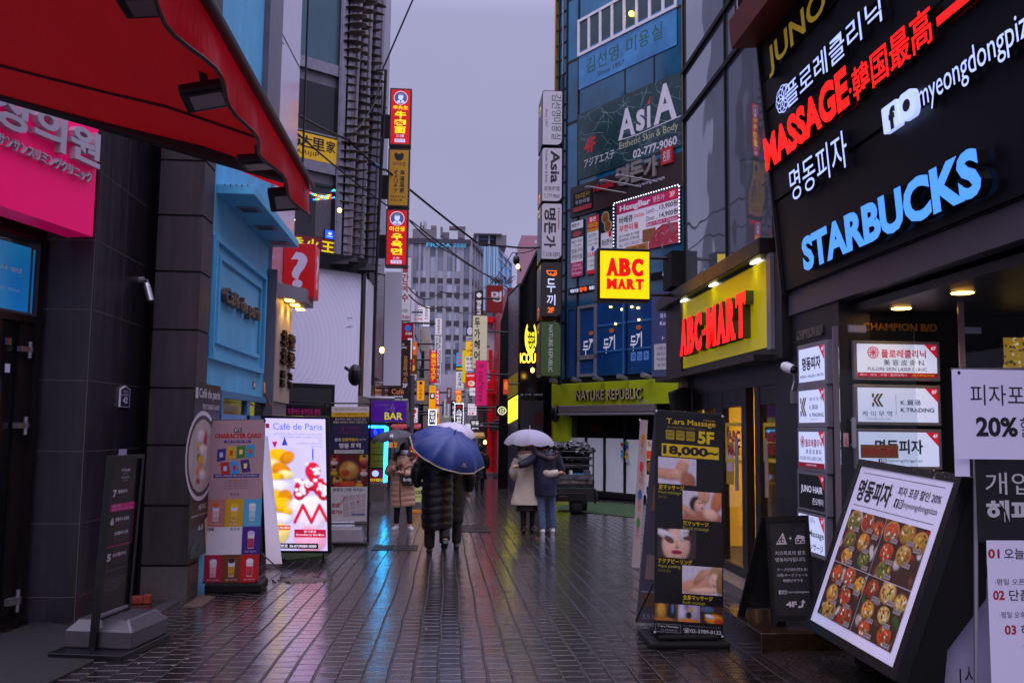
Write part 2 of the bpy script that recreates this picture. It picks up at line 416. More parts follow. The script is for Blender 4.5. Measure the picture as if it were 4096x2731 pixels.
grate('drain_grate', 1817, 2100, 1965, 2127, 'wide iron drain cover in the middle of the street, ahead of the dark parka')
grate('drain_grate', 1483, 2180, 1668, 2200, 'iron drain cover in the paving near the black banner with the water tank')
ground_slab('entrance_mat', [(-420, 2740), (0, 2537), (160, 2479), (370, 2517), (375, 2640), (180, 2735), (-300, 3050)], .012, mat('mat_black', '#161416', .8, var=.35, vs=30, bump=.7, bs=120), 'black ribbed rubber mat on the paving before the dark glass door', 'mat')
ground_slab('turf_mat', [(2230, 2022), (2360, 2003), (2545, 2018), (2545, 2068), (2325, 2046), (2232, 2041)], .015, mat('turf_green', '#1f4410', .8, var=.45, vs=60, bump=1, bs=160), 'green artificial turf mat before the papered cosmetics shop window', 'turf mat')
ground_slab('turf_mat', [(1075, 2215), (1150, 2160), (1340, 2170), (1318, 2208), (1290, 2222), (1150, 2238)], .015, MC['turf_green'], 'green artificial turf strip under the lit dessert panel', 'turf mat')
CHK = mat('checker_plate', '#2c211b', .35, metal=.5, var=.3, vs=5, bump=.0)
_nt = CHK.node_tree; _w = _nt.nodes.new('ShaderNodeTexVoronoi'); _w.inputs['Scale'].default_value = 42; _t = _nt.nodes.new('ShaderNodeTexCoord'); _m = _nt.nodes.new('ShaderNodeMapping'); _m.inputs['Scale'].default_value = (.6, 1.3, 1)
_b = _nt.nodes.new('ShaderNodeBump'); _b.inputs['Strength'].default_value = 1; _b.inputs['Distance'].default_value = .01; _nt.links.new(_t.outputs['Object'], _m.inputs[0]); _nt.links.new(_m.outputs[0], _w.inputs['Vector']); _nt.links.new(_w.outputs['Distance'], _b.inputs['Height']); _nt.links.new(_b.outputs[0], _nt.nodes['Principled BSDF'].inputs['Normal'])
ground_slab('metal_plate', [(3044, 2616), (3360, 2540), (3900, 2600), (4200, 3000), (3500, 3000), (3320, 2800)], .02, CHK, 'brown studded metal ramp plate lying under the tilted pizza board', 'metal plate')
# low step of dark granite before the shop entrance
a = G(3044, 2612); GRAN = mat('brown_granite', '#2b1c12', .16, var=.6, vs=70, spec=.7)
mb = MB(); mb.box(a.x, a.y, gz(a.y)-.2, 3.35, a.y+.95, gz(a.y)+.15, GRAN)
solo(mb, 'granite_step', 'polished dark brown granite step carrying the chalkboard', 'step', bevel=.008)
STEP_Z = gz(a.y)+.15; STEP_Y = a.y

# ================================================================== left: dark stone clinic building
STONE = mat('dark_stone', '#2c262d', .3, var=.45, vs=3, bump=.08, bs=90, stretch=(3, 3, .35), spec=.4)
STONE2 = mat('brown_stone', '#3c3338', .42, var=.4, vs=3, bump=.1, bs=120, stretch=(3, 3, .35), spec=.4)
JOINT = mat('pale_joint', '#5f5852', .6); JOINTD = mat('dark_joint', '#0e0c0e', .7)
gA0, gA1, gB1 = G(0, 2517), G(156, 2476), G(300, 2491)
TOPZ = 9.0
clinic = root('clinic_building', (gB1.x, gB1.y, gz(gB1.y)), 'dark stone clinic building with a glass door and blue lit transom', 'building')
yB = gB1.y; xC = gB1.x
pil0, pil1 = G(579, 2388), G(745, 2398); yP = pil1.y; xP = pil1.x
xq = pil0.x; yCe = yP+.35
mb = MB(); zb = -1.2
# footprint of wall pieces
mb.box(xC-3.6, yB, zb, xC, yCe+.3, TOPZ, STONE)                       # jamb block: frontal black face + street face
def joints(fr, xs, ys, wd, m, d=.004):
    for x in xs: mbj.rect(fr, x-wd/fr.W/2, 0, x+wd/fr.W/2, 1, d, m)
    for y in ys: mbj.rect(fr, 0, y-wd/fr.H/2, 1, y+wd/fr.H/2, d+.001, m)
fC = Fr((xC, yB, TOPZ), (0, yCe-yB, 0), (0, 0, zb-TOPZ))
fB = Fr((xC-1.2, yB, TOPZ), (1.2, 0, 0), (0, 0, zb-TOPZ))
JY = [(PX(344, 1520, xC).z), PX(361, 1236, xC).z, PX(376, 957, xC).z, PX(325, 1806, xC).z, PX(313, 2096, xC).z, PX(303, 2389, xC).z]
JY += [max(JY)+.62*k for k in range(1, 9)]
jy = [(TOPZ-z)/(TOPZ-zb) for z in JY]
mb.build('wall', clinic)
mbj = MB(); joints(fC, [.012, .45, .95], jy, .006, JOINT); joints(fB, [.995], jy, .006, JOINT)
mbj.build('wall_joint', clinic)
# pilaster: chamfered pier of brown panels, stone base
mb = MB(); PF = [(xC, yCe), (xq, yP), (xP, yP), (xP, yP+.42), (xC, yP+.42)]
zp = PX(560, 2260, xC).z if False else PY(660, 2275, yP).z
def prismz(mb, pts, z0, z1, m, inset=0):
    n = len(pts); lo = [(x, y, z0) for x, y in pts]; hi = [(x, y, z1) for x, y in pts]
    for i in range(n):
        j = (i+1) % n; mb.face([lo[i], lo[j], hi[j], hi[i]], m)
    mb.face(hi, m); mb.face(lo[::-1], m)
zs = [PY(660, y, yP).z for y in (2262, 2022, 1780, 1551, 1318, 1085, 860, 640, 420)]
zs += [zs[-1]+.57*k for k in range(1, 8)]
prismz(mb, PF, zb, zs[0]-.012, mat('grey_base_stone', '#57504f', .4, var=.2, vs=14, bump=.1, bs=100))
for z0, z1 in zip(zs, zs[1:]): prismz(mb, PF, z0+.012, z1-.012, STONE2)
PF2 = [(x+(.012 if x < xP else -.012)*1, y+.014) for x, y in PF]; prismz(mb, PF2, zb, zs[-1], JOINTD)
mb.build('pilaster', clinic)
# glazed entrance along plane A
dA = (gA1-gA0); dA.z = 0; dA.normalize(); PA = Plane((gA1.x, gA1.y, 0), dA)
PA_in = PA.off(-.02)
ua = lambda x, y: PA.uv(x, y)
mb = MB(); uw = -2.2
zt = ua(60, 960)[1]
FRM = mat('bronze_frame', '#2a2426', .35, metal=.5, var=.15)
fA = PA.fruv(uw, zb, 0.02, TOPZ)
def uvbox(mb, P, u0, v0, u1, v1, d0, d1, m): mb.slab(P.fruv(u0, v0, u1, v1), 0, 0, 1, 1, d0, d1, m)
zg = gz(gA1.y)
u_s0, u_s1 = ua(150, 1500)[0], ua(212, 1500)[0]
uvbox(mb, PA, u_s1-.03, zb, .03, TOPZ, -.12, .02, STONE)
uvbox(mb, PA, uw, ua(60, 920)[1], u_s1-.03, TOPZ, -.3, .0, BLACKM)
for (x0, x1) in ((120, 142), (180, 212)):
    uvbox(mb, PA, ua(x0, 1500)[0], zb, ua(x1, 1500)[0], ua(60, 920)[1], -.1, .03, FRM)
for (ya, yb) in ((925, 945), (1252, 1282)):
    uvbox(mb, PA, uw, ua(60, yb)[1], u_s1-.035, ua(60, ya)[1], -.1, .025, FRM)
uvbox(mb, PA, uw, zb, u_s1-.035, zg+.05, -.1, .03, FRM)
mb.build('entrance_frame', clinic)
PANEB = mat('blue_lit_pane', '#0d5fb0', .25, emit=.55, ecol='#0a63c0', var=0)
_nt = PANEB.node_tree; _t = _nt.nodes.new('ShaderNodeTexCoord'); _s = _nt.nodes.new('ShaderNodeTexNoise'); _s.inputs['Scale'].default_value = 1.4; _s.inputs['Detail'].default_value = 1
_r = _nt.nodes.new('ShaderNodeValToRGB'); _r.color_ramp.elements[0].position = .35; _r.color_ramp.elements[0].color = (*lin('#0a4fb4'), 1); _r.color_ramp.elements[1].position = .65; _r.color_ramp.elements[1].color = (*lin('#1f86a6'), 1)
_nt.links.new(_t.outputs['Object'], _s.inputs['Vector']); _nt.links.new(_s.outputs[0], _r.inputs[0]); _nt.links.new(_r.outputs[0], _nt.nodes['Principled BSDF'].inputs['Emission Color'])
mb = MB(); fT = PA.fr((-190, 900), (118, 1250), -.02)
mb.rect(fT, 0, 0, 1, 1, 0, PANEB); mb.rect(PA.fr((143, 1000), (178, 1262), -.02), 0, 0, 1, 1, 0, PANEB)
PAL = mat('pale_vinyl', '#9fb4c8', .5, emit=.15)
mb.text(PA.fr((-140, 1018), (92, 1095), -.015), '상상의원', 0, 0, 1, 1, PAL, off=.02)
mb.text(PA.fr((-110, 1128), (84, 1158), -.015), '1:1 다이어트 관리', 0, 0, 1, 1, PAL)
mb.build('window', clinic)
mb = MB(); uvbox(mb, PA, ua(0, 1700)[0]-.8, zg+.06, ua(55, 1700)[0], ua(60, 1284)[1], -.05, -.02, DGLASS)
uvbox(mb, PA, ua(142, 1700)[0]+.01, zg+.06, ua(180, 1700)[0], ua(60, 1284)[1], -.05, -.03, DGLASS)
dr = mb.build('door', clinic)
mb = MB(); uvbox(mb, PA, ua(57, 1700)[0], zg+.06, ua(108, 1700)[0], ua(60, 1284)[1], -.06, .0, FRM); mb.build('frame', dr, loc=clinic['base'])
for (x0, y0, x1, y1) in ((70, 1362, 112, 1433), (52, 1665, 94, 1738), (20, 2365, 62, 2443)):
    mb = MB(); f = PA.fr((x0, y0), (x1, y1))
    mb.slab(f, 0, .33, .98, .64, .0, .05, ALU); mb.tube([f.p(.8, 0, .035), f.p(.8, 1, .035)], .018, ALU, 10)
    mb.build('hinge', dr, loc=clinic['base'])
mb = MB(); f = PA.fr((28, 1349), (54, 1380), -.018)
for i, c in enumerate(('#1b4fb0', '#c21f2c', '#2b8f3c')): mb.rect(f, i/3, 0, (i+1)/3-.04, 1, .001, pr(c))
mb.rect(PA.fr((28, 1453), (46, 1490), -.018), 0, 0, 1, 1, .001, pr('#dfe6ff'))
mb.build('sticker', dr, loc=clinic['base'])

# pink fascia sign with raised silver letters
pink = root('pink_sign', PX(280, 940, xC+.05), 'bright pink clinic fascia with silver raised letters above the glass door', 'sign')
o = PY(370, 947, yB-.1); PK = Plane(o, dA)
mb = MB(); PINK = mat('pink_gloss', '#ff0a72', .4, var=.06, vs=2, spec=.25, emit=.15)  # faint glow added to the pink to lift its brightness
z1 = PK.uv(185, 380)[1]+1.3
uvbox(mb, PK, -3.2, 0, 0, z1, -.25, 0, PINK); mb.build('panel', pink)
mb = MB(); SILV = mat('silver_letter', '#bdb9c4', .3, metal=.3)
f = PK.fruv(-3.2, 0, 0, z1)
def pf(x, y): u, v = PK.uv(x, y); return (u+3.2)/3.2, 1-v/z1
a = pf(-150, 345); b = pf(372, 690)
ht = pf(372, 555)[1]
def ptxt(st, xl, yl, xr, yr, ytl, ext, off):
    "text running along the sign: baseline right end (xr,yr), top left (xl,ytl)"
    s0 = pf(xl, yl)[0]; s1, t1 = pf(xr, yr); t0 = pf(xr, ytl)[1]
    mb.text(f, st, s0, t0, s1, t1, SILV, .002, ext, off=off)
ptxt('상상의원', -260, 500, 374, 682, 540, .06, .03)
ptxt('医院ㅣサンサンスリミングクリニック', -120, 500, 348, 736, 690, .04, .01)
mb.build('lettering', pink)

# address plate
mb = MB(); P0 = XPL(xC); f = P0.fr((476, 1540), (511, 1629))
NAVY = pr('#2b2550'); WH = pr('#e4e2ea')
mb.prism(f, [(0, .16), (.5, 0), (1, .16), (1, 1), (0, 1)], .004, .018, WH); mb.poly(f, [(.06, .185), (.5, .04), (.94, .185), (.94, .97), (.06, .97)], .0195, NAVY)
mb.text(f, '42', .26, .52, .74, .82, WH, .021, off=.03); mb.text(f, '명동길', .25, .2, .75, .32, WH, .021); mb.text(f, 'Myeongdong-gil', .2, .35, .8, .4, WH, .021); mb.rect(f, .06, .43, .94, .45, .021, WH)
solo(mb, 'address_plate', 'small navy house number plate reading 42 on dark stone', 'number plate')
# wall camera on the stone wall
cc = root('security_camera', PX(560, 1120, xC), 'silver bullet security camera on an arm on the dark stone wall', 'security camera')
mb = MB(); p0 = PX(558, 1120, xC); p1 = PY(590, 1122, p0.y-.1)
mb.tube([p0, p0+Vector((.05, 0, 0))], .035, GREYP, 10); mb.tube([p0+Vector((.03, 0, 0)), p1, p1-Vector((0, 0, .04))], .012, GREYP, 8); mb.build('bracket', cc)
mb = MB(); a = PY(586, 1135, p1.y-.02); b = PY(604, 1205, p1.y-.06); mb.tube([a, a+(b-a)*.2, b], [.03, .036, .036], ALU, 12); mb.build('housing', cc)
mb = MB(); mb.ball(b, .03, .03, .03, BLACK, 10, 6); mb.build('lens', cc)

# ================================================================== red awning over the left foreground
AZ = 2.6; AX = -.565*(AZ-CH)-.055; AY = (AZ-CH)/((1715-746)/F)
RED = mat('red_canvas', '#c4060f', .75, var=.28, vs=2.2, bump=.3, bs=140, stretch=(1.5, .5, 1))
def translucent(m, col, f):
    nt = m.node_tree; t = nt.nodes.new('ShaderNodeBsdfTranslucent'); t.inputs[0].default_value = (*lin(col), 1); x = nt.nodes.new('ShaderNodeMixShader'); x.inputs[0].default_value = f
    nt.links.new(nt.nodes['Principled BSDF'].outputs[0], x.inputs[1]); nt.links.new(t.outputs[0], x.inputs[2]); nt.links.new(x.outputs[0], nt.nodes['Material Output'].inputs[0])
translucent(RED, '#d00810', .11)
REDW = mat('red_canvas_wet', '#ff0a20', .3, var=.3, vs=22, bump=.5, bs=36, stretch=(1, 2.2, .22), coat=.15)
translucent(REDW, '#ff1428', .5)
aw = root('awning', (AX, AY, AZ), 'red canvas awning stretched over the pavement above the camera', 'awning')
Pbar = PY(1125, 716, AY); Pw = PY(0, 400, AY)
slope = (Pw.z-Pbar.z)/(Pw.x-Pbar.x); wx = xC-.15; wz = AZ+slope*(wx-AX)
def cz(x): return AZ + slope*(x-AX)
mb = MB(); rows = []
for i in range(13):
    x = AX+(wx-AX)*i/12; rows.append([(x, AY-6.5*j/20, cz(x)+.05*min(1, i/2)-.05*math.sin(math.pi*i/12)) for j in range(21)])
mb.grid(rows, RED)
mb.build('canopy', aw, smooth=True)
mb = MB(); s1 = 4   # sewn seam
x = AX+(wx-AX)*.0
mb.tube([(AX+(wx-AX)*k/12, AY-.62, .05*min(1, k/2)+cz(AX+(wx-AX)*k/12)-.05*math.sin(math.pi*k/12)-.004) for k in range(13)], .007, mat('seam_red', '#3d0408', .8), 6)
mb.build('seam', aw)
mb = MB(); rows = []
n = 90
for k, (hz, amp) in enumerate(((.0, .0), (-.04, .003), (-.085, .007), (-.125, .012), (-.155, .017))):
    rows.append([(AX+.02+amp*math.sin(j*.83)+amp*.6*math.sin(j*.31+1), AY+.03-6.5*j/n, AZ+hz-(.008*math.sin(j*.45)+.008*math.sin(j*.21+2) if k == 4 else 0)) for j in range(n+1)])
mb.grid(rows, REDW); val = mb.build('valance', aw, smooth=True, solid=1)
mb = MB(); mb.tube(rows[-1], .006, mat('hem_cord', '#2b2630', .5), 6); mb.build('hem', val, loc=aw['base'])
mb = MB(); rows = []
for k, hz in enumerate((0.0, -.025, -.05)):
    rows.append([(AX+.02+(wx-AX)*j/24, AY+.03+.008*math.sin(j*1.1)*k, cz(AX+(wx-AX)*j/24)+.05*min(1, j/4)+hz*(.55 if j > 3 else 1)) for j in range(25)])
mb.grid(rows, REDW); mb.build('side_valance', aw, smooth=True)
mb = MB(); mb.box(AX+.01, AY-6.4, AZ-.01, AX+.045, AY+.045, AZ+.02, mat('rail_grey', '#4a464c', .35, metal=.3, var=.3, vs=40)); mb.build('front_rail', aw, bevel=.008)
mb = MB(); A0 = Vector((AX-.02, AY-.06, AZ+.01)); A1 = Vector((wx, AY-.06, cz(wx)+.03))
mb.hexa([A0+Vector((0, -.05, -.03)), A1+Vector((0, -.05, -.03)), A1+Vector((0, -.05, .04)), A0+Vector((0, -.05, .04)), A0+Vector((0, .03, -.03)), A1+Vector((0, .03, -.03)), A1+Vector((0, .03, .04)), A0+Vector((0, .03, .04))], mat('arm_brown', '#2a0d10', .5, metal=.4))
mb.build('arm', aw, bevel=.006)
# floodlights under the awning rail
FLB = mat('floodlight_body', '#1c181b', .45, metal=.3, var=.2)
LENS = mat('floodlight_glass', '#77757c', .12, spec=.7)
def flood(px, dx, tilt, label):
    r = root('floodlight', PX(*px, AX-dx), label, 'floodlight', 'floodlights under the red awning')
    T = Matrix.Translation(Vector(r['base'])) @ Matrix.Rotation(tilt[0], 4, 'X') @ Matrix.Rotation(tilt[1], 4, 'Y')
    def tb(mb, x0, y0, z0, x1, y1, z1, m):
        c = [(x0, y0, z0), (x1, y0, z0), (x1, y0, z1), (x0, y0, z1), (x0, y1, z0), (x1, y1, z0), (x1, y1, z1), (x0, y1, z1)]
        mb.hexa([T @ Vector(q) for q in c], m)
    mb = MB(); tb(mb, -.078, -.06, -.015, .078, .06, .02, FLB); b = mb.build('body', r, bevel=.008)
    mb = MB(); tb(mb, -.064, -.047, -.0185, .064, .047, -.0155, FLB); tb(mb, -.05, -.036, -.0205, .05, .036, -.0185, LENS); mb.build('lens', b, loc=r['base'])
    mb = MB(); tb(mb, -.012, -.012, .02, .012, .012, .09, FLB); mb.build('bracket', r)
flood((828, 385), .12, (-.25, -.25), 'black floodlight midway along the awning rail, grey lens facing down')
flood((1035, 650), .11, (-.05, -.1), 'black floodlight near the awning end, lens mirroring a shop sign')
flood((1148, 797), .05, (-.6, -.15), 'black floodlight hanging lowest at the outer corner of the awning')
flood((600, 5), .1, (-.1, -.1), 'black floodlight at the top edge of the photo, cut off by it')

# ================================================================== left: pale blue cafe building
XB = xP-.05; YB0 = PX(832, 1500, XB).y; YB1 = -XB*F/725.0
BLUE = mat('pale_blue_paint', '#5fbce2', .5, var=.2, vs=2.5, bump=.04, bs=14, stretch=(1, 1, .4), spec=.35)
BLUED = mat('blue_trim', '#3f7c9e', .45, var=.12, vs=4)
RUST = mat('rust_stain', '#4a2c22', .8, var=.4, vs=20)
cafe = root('cafe_building', (XB, (YB0+YB1)/2, gz(12)), 'pale blue painted cafe front with panelled wall and a flat canopy', 'building')
PBL = XPL(XB)
mb = MB(); mb.box(XB-6, yP+.42, -1.5, XB, YB1, 14.5, BLUE); mb.build('wall', cafe)
# wide return at the far end that catches the light
mb = MB()
fo = PBL.fr((853, 935), (1042, 1497)); fi = PBL.fr((872, 1018), (1030, 1437))
def frame_mb(mb, f, wd, d, m):
    tx, ty = wd/f.W, wd/f.H
    mb.slab(f, 0, 0, 1, ty, 0, d, m); mb.slab(f, 0, 1-ty, 1, 1, 0, d, m); mb.slab(f, 0, ty, tx, 1-ty, 0, d, m); mb.slab(f, 1-tx, ty, 1, 1-ty, 0, d, m)
frame_mb(mb, fo, .07, .05, BLUE); frame_mb(mb, fi, .05, .035, BLUE); mb.build('moulding', cafe, bevel=.008)
mb = MB()
u0, v0 = PBL.uv(881, 1180); u1, v1 = PBL.uv(1021, 1300)
LETB = mat('bronze_letter', '#5d4f4c', .45, metal=.2)
f = PBL.fruv(u0, PBL.uv(950, 1262)[1], u1, PBL.uv(950, 1186)[1])
mb.text(f, 'Café de paris', 0, 0, 1, 1, LETB, .01, .06, off=.025); mb.build('lettering', cafe)
# canopy slab with three recessed downlights
cn0 = PY(838, 733, YB0); xo = PY(1016, 771, YB0).x
zc0 = PY(838, 771, YB0).z; zc1 = cn0.z
mb = MB(); mb.box(XB, YB0+.02, zc0, xo, YB1+.02, zc1, BLUE); can = mb.build('canopy', cafe, bevel=.006)
for k in range(3):
    mb = MB(); y = YB0+.75+1.0*k; x = (XB+xo)/2
    mb.box(x-.13, y-.13, zc0-.012, x+.13, y+.13, zc0-.001, GREYP); mb.box(x-.09, y-.09, zc0-.014, x+.09, y+.09, zc0-.012, DSTEEL); mb.build('downlight', can, loc=cafe['base'])
# rust runs on the canopy lip
mb = MB(); f = Fr((XB, YB0+.018, zc1), (xo-XB, 0, 0), (0, 0, zc0-zc1))
for i in range(5): mb.poly(f, [(.2+.15*i, .0), (.22+.15*i, .25+.1*(i % 2)), (.24+.15*i, .0)], .003, RUST)
mb.build('rust_run', can, loc=cafe['base'])
# door below the panel
fd = PBL.fr((868, 1560), (1040, 2300)); fd.b.z = gz(YB0+1.5)-fd.o.z
mb = MB(); frame_mb(mb, fd, .09, .06, BLUED); mb.slab(fd, .48, .03, .54, 1, 0, .05, BLUED); mb.slab(fd, 0, .12, 1, .15, 0, .05, BLUED)
dd = mb.build('door', cafe)
mb = MB(); mb.rect(fd, .05, .03, .48, .99, .012, DGLASS); mb.rect(fd, .54, .03, .96, .99, .012, DGLASS); mb.build('glass', dd, loc=cafe['base'])
mb = MB(); mb.tube([fd.p(.6, .2, .03), fd.p(.62, .2, .12), fd.p(.75, .23, .12), fd.p(.8, .3, .03)], .02, BLACK, 8); mb.build('handle', dd, loc=cafe['base'])
mb = MB(); f = PBL.fr((1010, 1525), (1020, 1553), .008); mb.rect(f, 0, 0, 1, 1, 0, pr('#c33a4c')); mb.rect(f, .2, .2, .8, .8, .002, pr('#d8d3dd')); mb.build('sticker', cafe)

# white panelled upper storeys beyond the cafe
XW = XB+.05; YW0 = -XW*F/786.0*0.985; YW1 = -XW*F/627.0
PANW = mat('white_metal_panel', '#c9c3d3', .14, metal=.35, var=.07, vs=1.2, bump=.12, bs=1.6)
GREYW = mat('grey_panel', '#6d6872', .35, metal=.3, var=.12)
wpb = root('panel_building', (XW, (YW0+YW1)/2, 3.6), 'white metal clad upper storeys with slanting joints above the lit beige shop', 'building')
mb = MB(); z_low = 3.35
mb.box(XW-6, YB1+.02, z_low, XW, YW1, 15, PANW); mb.build('wall', wpb)
mb = MB(); mb.box(XW-.1, YB1-.9, 5.2, XW+.03, YB1+.02, 15, GREYW); mb.build('corner_post', wpb)
mb = MB(); P = XPL(XW); f = P.fr((1066, 0), (1210, 600))
def pp(x, y): u, v = P.uv(x, y); a0 = P.uv(1066, 0); a1 = P.uv(1210, 600); return ((u-a0[0])/(a1[0]-a0[0]), (v-a0[1])/(a1[1]-a0[1]))
mb.line(f, [pp(1066, 15), pp(1203, 280)], .022, .004, JOINTD); mb.line(f, [pp(1063, 140), pp(1083, 132), pp(1136, 178)], .012, .004, JOINTD)
mb.slab(f, .985, -2, 1, 1.5, 0, .03, DSTEEL); mb.build('joint', wpb)

# beige shop with raised golden letters and a lit canopy
XS = XB+.12; YS0 = YB1+.02; YS1 = -XS*F/630.0
BEI = mat('beige_panel', '#a99a86', .5, var=.08, vs=3); BEIG = mat('grey_beige_panel', '#77717a', .45, var=.1)
shop = root('beige_shop', (XS, (YS0+YS1)/2, gz(14)), 'beige tea shop front with a lit canopy and stacked golden letters', 'shop')
PS = XPL(XS); zt = PY(1090, 1080, YS0).z
mb = MB(); mb.box(XS-3, YS0, -1.5, XS-.02, YS1, zt-.1, BEIG); mb.build('wall', shop)
mb = MB(); mb.box(XB-.02, YS0-.06, -1.0, XS+.02, YS0, zt, BEIG); mb.build('side_column', shop)
zl = PX(1190, 1620, XS).z; z_can = PX(1112, 1190, XS).z
mb = MB(); mb.box(XS-.02, YS0+.02, zl, XS+.02, YS1, zt-.12, BEI); mb.build('sign_panel', shop)
xo2 = PY(1250, 1262, YS1).x
mb = MB(); mb.hexa([(XS, YS0, z_can), (xo2, YS0+.6, z_can), (xo2, YS0+.6, z_can+.2), (XS, YS0, z_can+.2), (XS, YS1+.05, z_can), (xo2, YS1+.05, z_can), (xo2, YS1+.05, z_can+.2), (XS, YS1+.05, z_can+.2)], GREYP)
cnp = mb.build('canopy', shop)
for k in range(3):
    y = YS0+.45+.5*k; x = XS+.12
    mb = MB(); mb.box(x-.06, y-.1, z_can-.012, x+.06, y+.1, z_can-.004, mat('shop_downlight', '#ffcf80', .4, emit=16, ecol='#ffb545')); mb.build('downlight', cnp, loc=shop['base'])
    ld = bpy.data.lights.new('downlight', 'SPOT'); ld.energy = 14; ld.color = (1, .68, .25); ld.spot_size = 2.2; ld.spot_blend = .6; ld.shadow_soft_size = .06
    lo = bpy.data.objects.new('downlight_lamp', ld); COL.objects.link(lo); lo.location = (x, y, z_can-.03)
GOLDL = mat('dark_gold_letter', '#3d2c12', .35, metal=.7)
f = PS.fr((1113, 1320), (1168, 1560), .02); mb = MB()
f2 = PS.fruv(PS.uv(1113, 1400)[0], PS.uv(1140, 1560)[1], PS.uv(1165, 1400)[0], PS.uv(1140, 1325)[1], .02)
mb.vtext(f2, '北北', 0, 0, .42, .62, GOLDL, .0, ext=.05, off=.02); mb.vtext(f2, '堂堂', .55, 0, 1, .62, GOLDL, 0, ext=.05, off=.02)
mb.vtext(f2, '茶茶', .05, .68, .35, .98, GOLDL, 0, ext=.04, off=.02); mb.vtext(f2, '飲飲', .6, .68, .9, .98, GOLDL, 0, ext=.04, off=.02)
mb.build('lettering', shop)
# red question mark cube
YQ = YS0+.85
q = root('cube_sign', PY(1198, 1190, YQ), 'red cube sign with a white question mark on its faces', 'sign')
a = PY(1136, 972, YQ); b = PY(1256, 1188, YQ); wq = b.x-a.x
mb = MB(); REDS = mat('red_sign', '#cf0a12', .3, emit=.12, var=.1, vs=4)
mb.box(a.x, YQ, b.z, b.x, YQ+wq, a.z, REDS); mb.build('cabinet', q, bevel=.01)
QW = mat('question_white', '#cfc3dc', .4, emit=.12)
f = Fr(a, (wq, 0, 0), (0, 0, b.z-a.z)); mb = MB(); mb.text(f, '?', .24, .16, .76, .84, QW, .004, off=.03)
f = Fr((b.x, YQ, a.z), (0, wq, 0), (0, 0, b.z-a.z)); mb.text(f, '?', .24, .16, .76, .84, QW, .004, off=.03); mb.build('lettering', q)
mb = MB(); mb.box(XS-.05, YQ+.1, b.z+.35, a.x, YQ+.16, b.z+.42, DSTEEL); mb.build('bracket', q)
# electric cable and box below
mb = MB(); mb.tube([PX(1057, 1530, XS), PX(1058, 1570, XS+.04), PX(1075, 1610, XS+.03), PX(1090, 1622, XS+.03)], .012, mat('orange_conduit', '#b5843a', .5), 6)
solo(mb, 'conduit', 'loose yellow conduit hanging on the beige shop side column', 'conduit')

# ================================================================== left corner: chinese restaurant with white hoarding
CH0 = Vector((-2.30, 21.0, 0)); du = Vector((.8, .6, 0)); PCH = Plane(CH0, du)      # u<0 goes left, towards camera
rest = root('restaurant_building', (CH0.x, CH0.y, gz(21)), 'corner restaurant building with steel framed windows over a white hoarding', 'building')
mb = MB(); WALLD = mat('dark_wall', '#6f6a74', .4, var=.25)
e0 = PCH.p(-9, 0); P1 = CH0; P2 = Vector((-2.2, 27.5, 0)); P3 = Vector((-12, 27.5, 0))
prismz(mb, [(e0.x, e0.y), (P1.x-.05, P1.y-.02), (P2.x-.1, P2.y), (P3.x, P3.y)], -2, 16, WALLD); mb.build('wall', rest)
def chf(tl, br, d=0): return PCH.fr(tl, br, d)
SKYG = mat('window_sky_glass', '#3d5f6c', .1, spec=.8, var=.15, vs=.8); ROOMD = mat('room_glass', '#15131a', .07, spec=.7, var=.3, vs=1)
def winr(x0, y0, x1, y1, m, d=.02):
    a = PCH.uv(x0, y0); b = PCH.uv(x1, y1); return PCH.fruv(-5.2, b[1], b[0], a[1], d)
mb = MB(); w1 = winr(1210, -140, 1366, 275, SKYG); mb.rect(w1, 0, 0, 1, 1, 0, SKYG); mb.build('window', rest)
w2 = winr(1210, 318, 1362, 560, ROOMD); mb = MB(); mb.rect(w2, 0, 0, 1, 1, 0, ROOMD); mb.build('window', rest)
w3 = winr(1210, 720, 1350, 965, ROOMD); mb = MB(); mb.rect(w3, 0, 0, 1, 1, 0, ROOMD)
BRK = mat('white_brick', '#5a5660', .6, var=.3, vs=20); fb = PCH.fr((1262, 770), (1318, 955), .024); mb.rect(fb, 0, 0, 1, 1, 0, BRK); wi = mb.build('window', rest)
mb = MB()
for k, (y0, y1) in enumerate(((275, 318), (652, 712), (560, 566))):
    a = PCH.uv(1366, y0); b = PCH.uv(1366, y1); uvbox(mb, PCH, -5.2, b[1], -.15, a[1], 0, .09, STEEL)
for xx, wd in ((1352, .05), (1372, .16), (1395, .1)):
    u = PCH.uv(xx, 400)[0]; uvbox(mb, PCH, u-wd, 4.2, u, 16, .0, .12, STEEL)
mb.build('window_frame', rest)
# fairy lights, lamp and tablet behind the middle window
mb = MB(); cols = ['#ff2a2a', '#2a5bff', '#30ff50', '#ffd22a']
for i in range(16):
    t = i/15; p = PCH.hit(1238+100*t, 774+14*math.sin(t*math.pi)+(-14 if t > .8 else 0)); mb.ball(p+PCH.n*.05, .022, .022, .022, lit(cols[i % 4], 6), 6, 4)
for i in range(10):
    t = i/9; p = PCH.hit(1250+84*t, 800-8*t); mb.ball(p+PCH.n*.05, .02, .02, .02, lit(cols[(i+1) % 4], 6), 6, 4)
solo(mb, 'string_lights', 'strings of small coloured bulbs across the restaurant window', 'string lights', loc=PCH.hit(1290, 780))
for (x, y), nm in (((1160, 883), 'small round warm lamp above the blue canopy edge'), ((1347, 845), 'small warm lamp beside the steel window post')):
    mb = MB(); p = PCH.hit(x, y)+PCH.n*.12; mb.ball(p, .05, .05, .05, WARM, 10, 6); mb.tube([p, p-PCH.n*.14], .012, STEEL, 6); solo(mb, 'wall_lamp', nm, 'lamp')
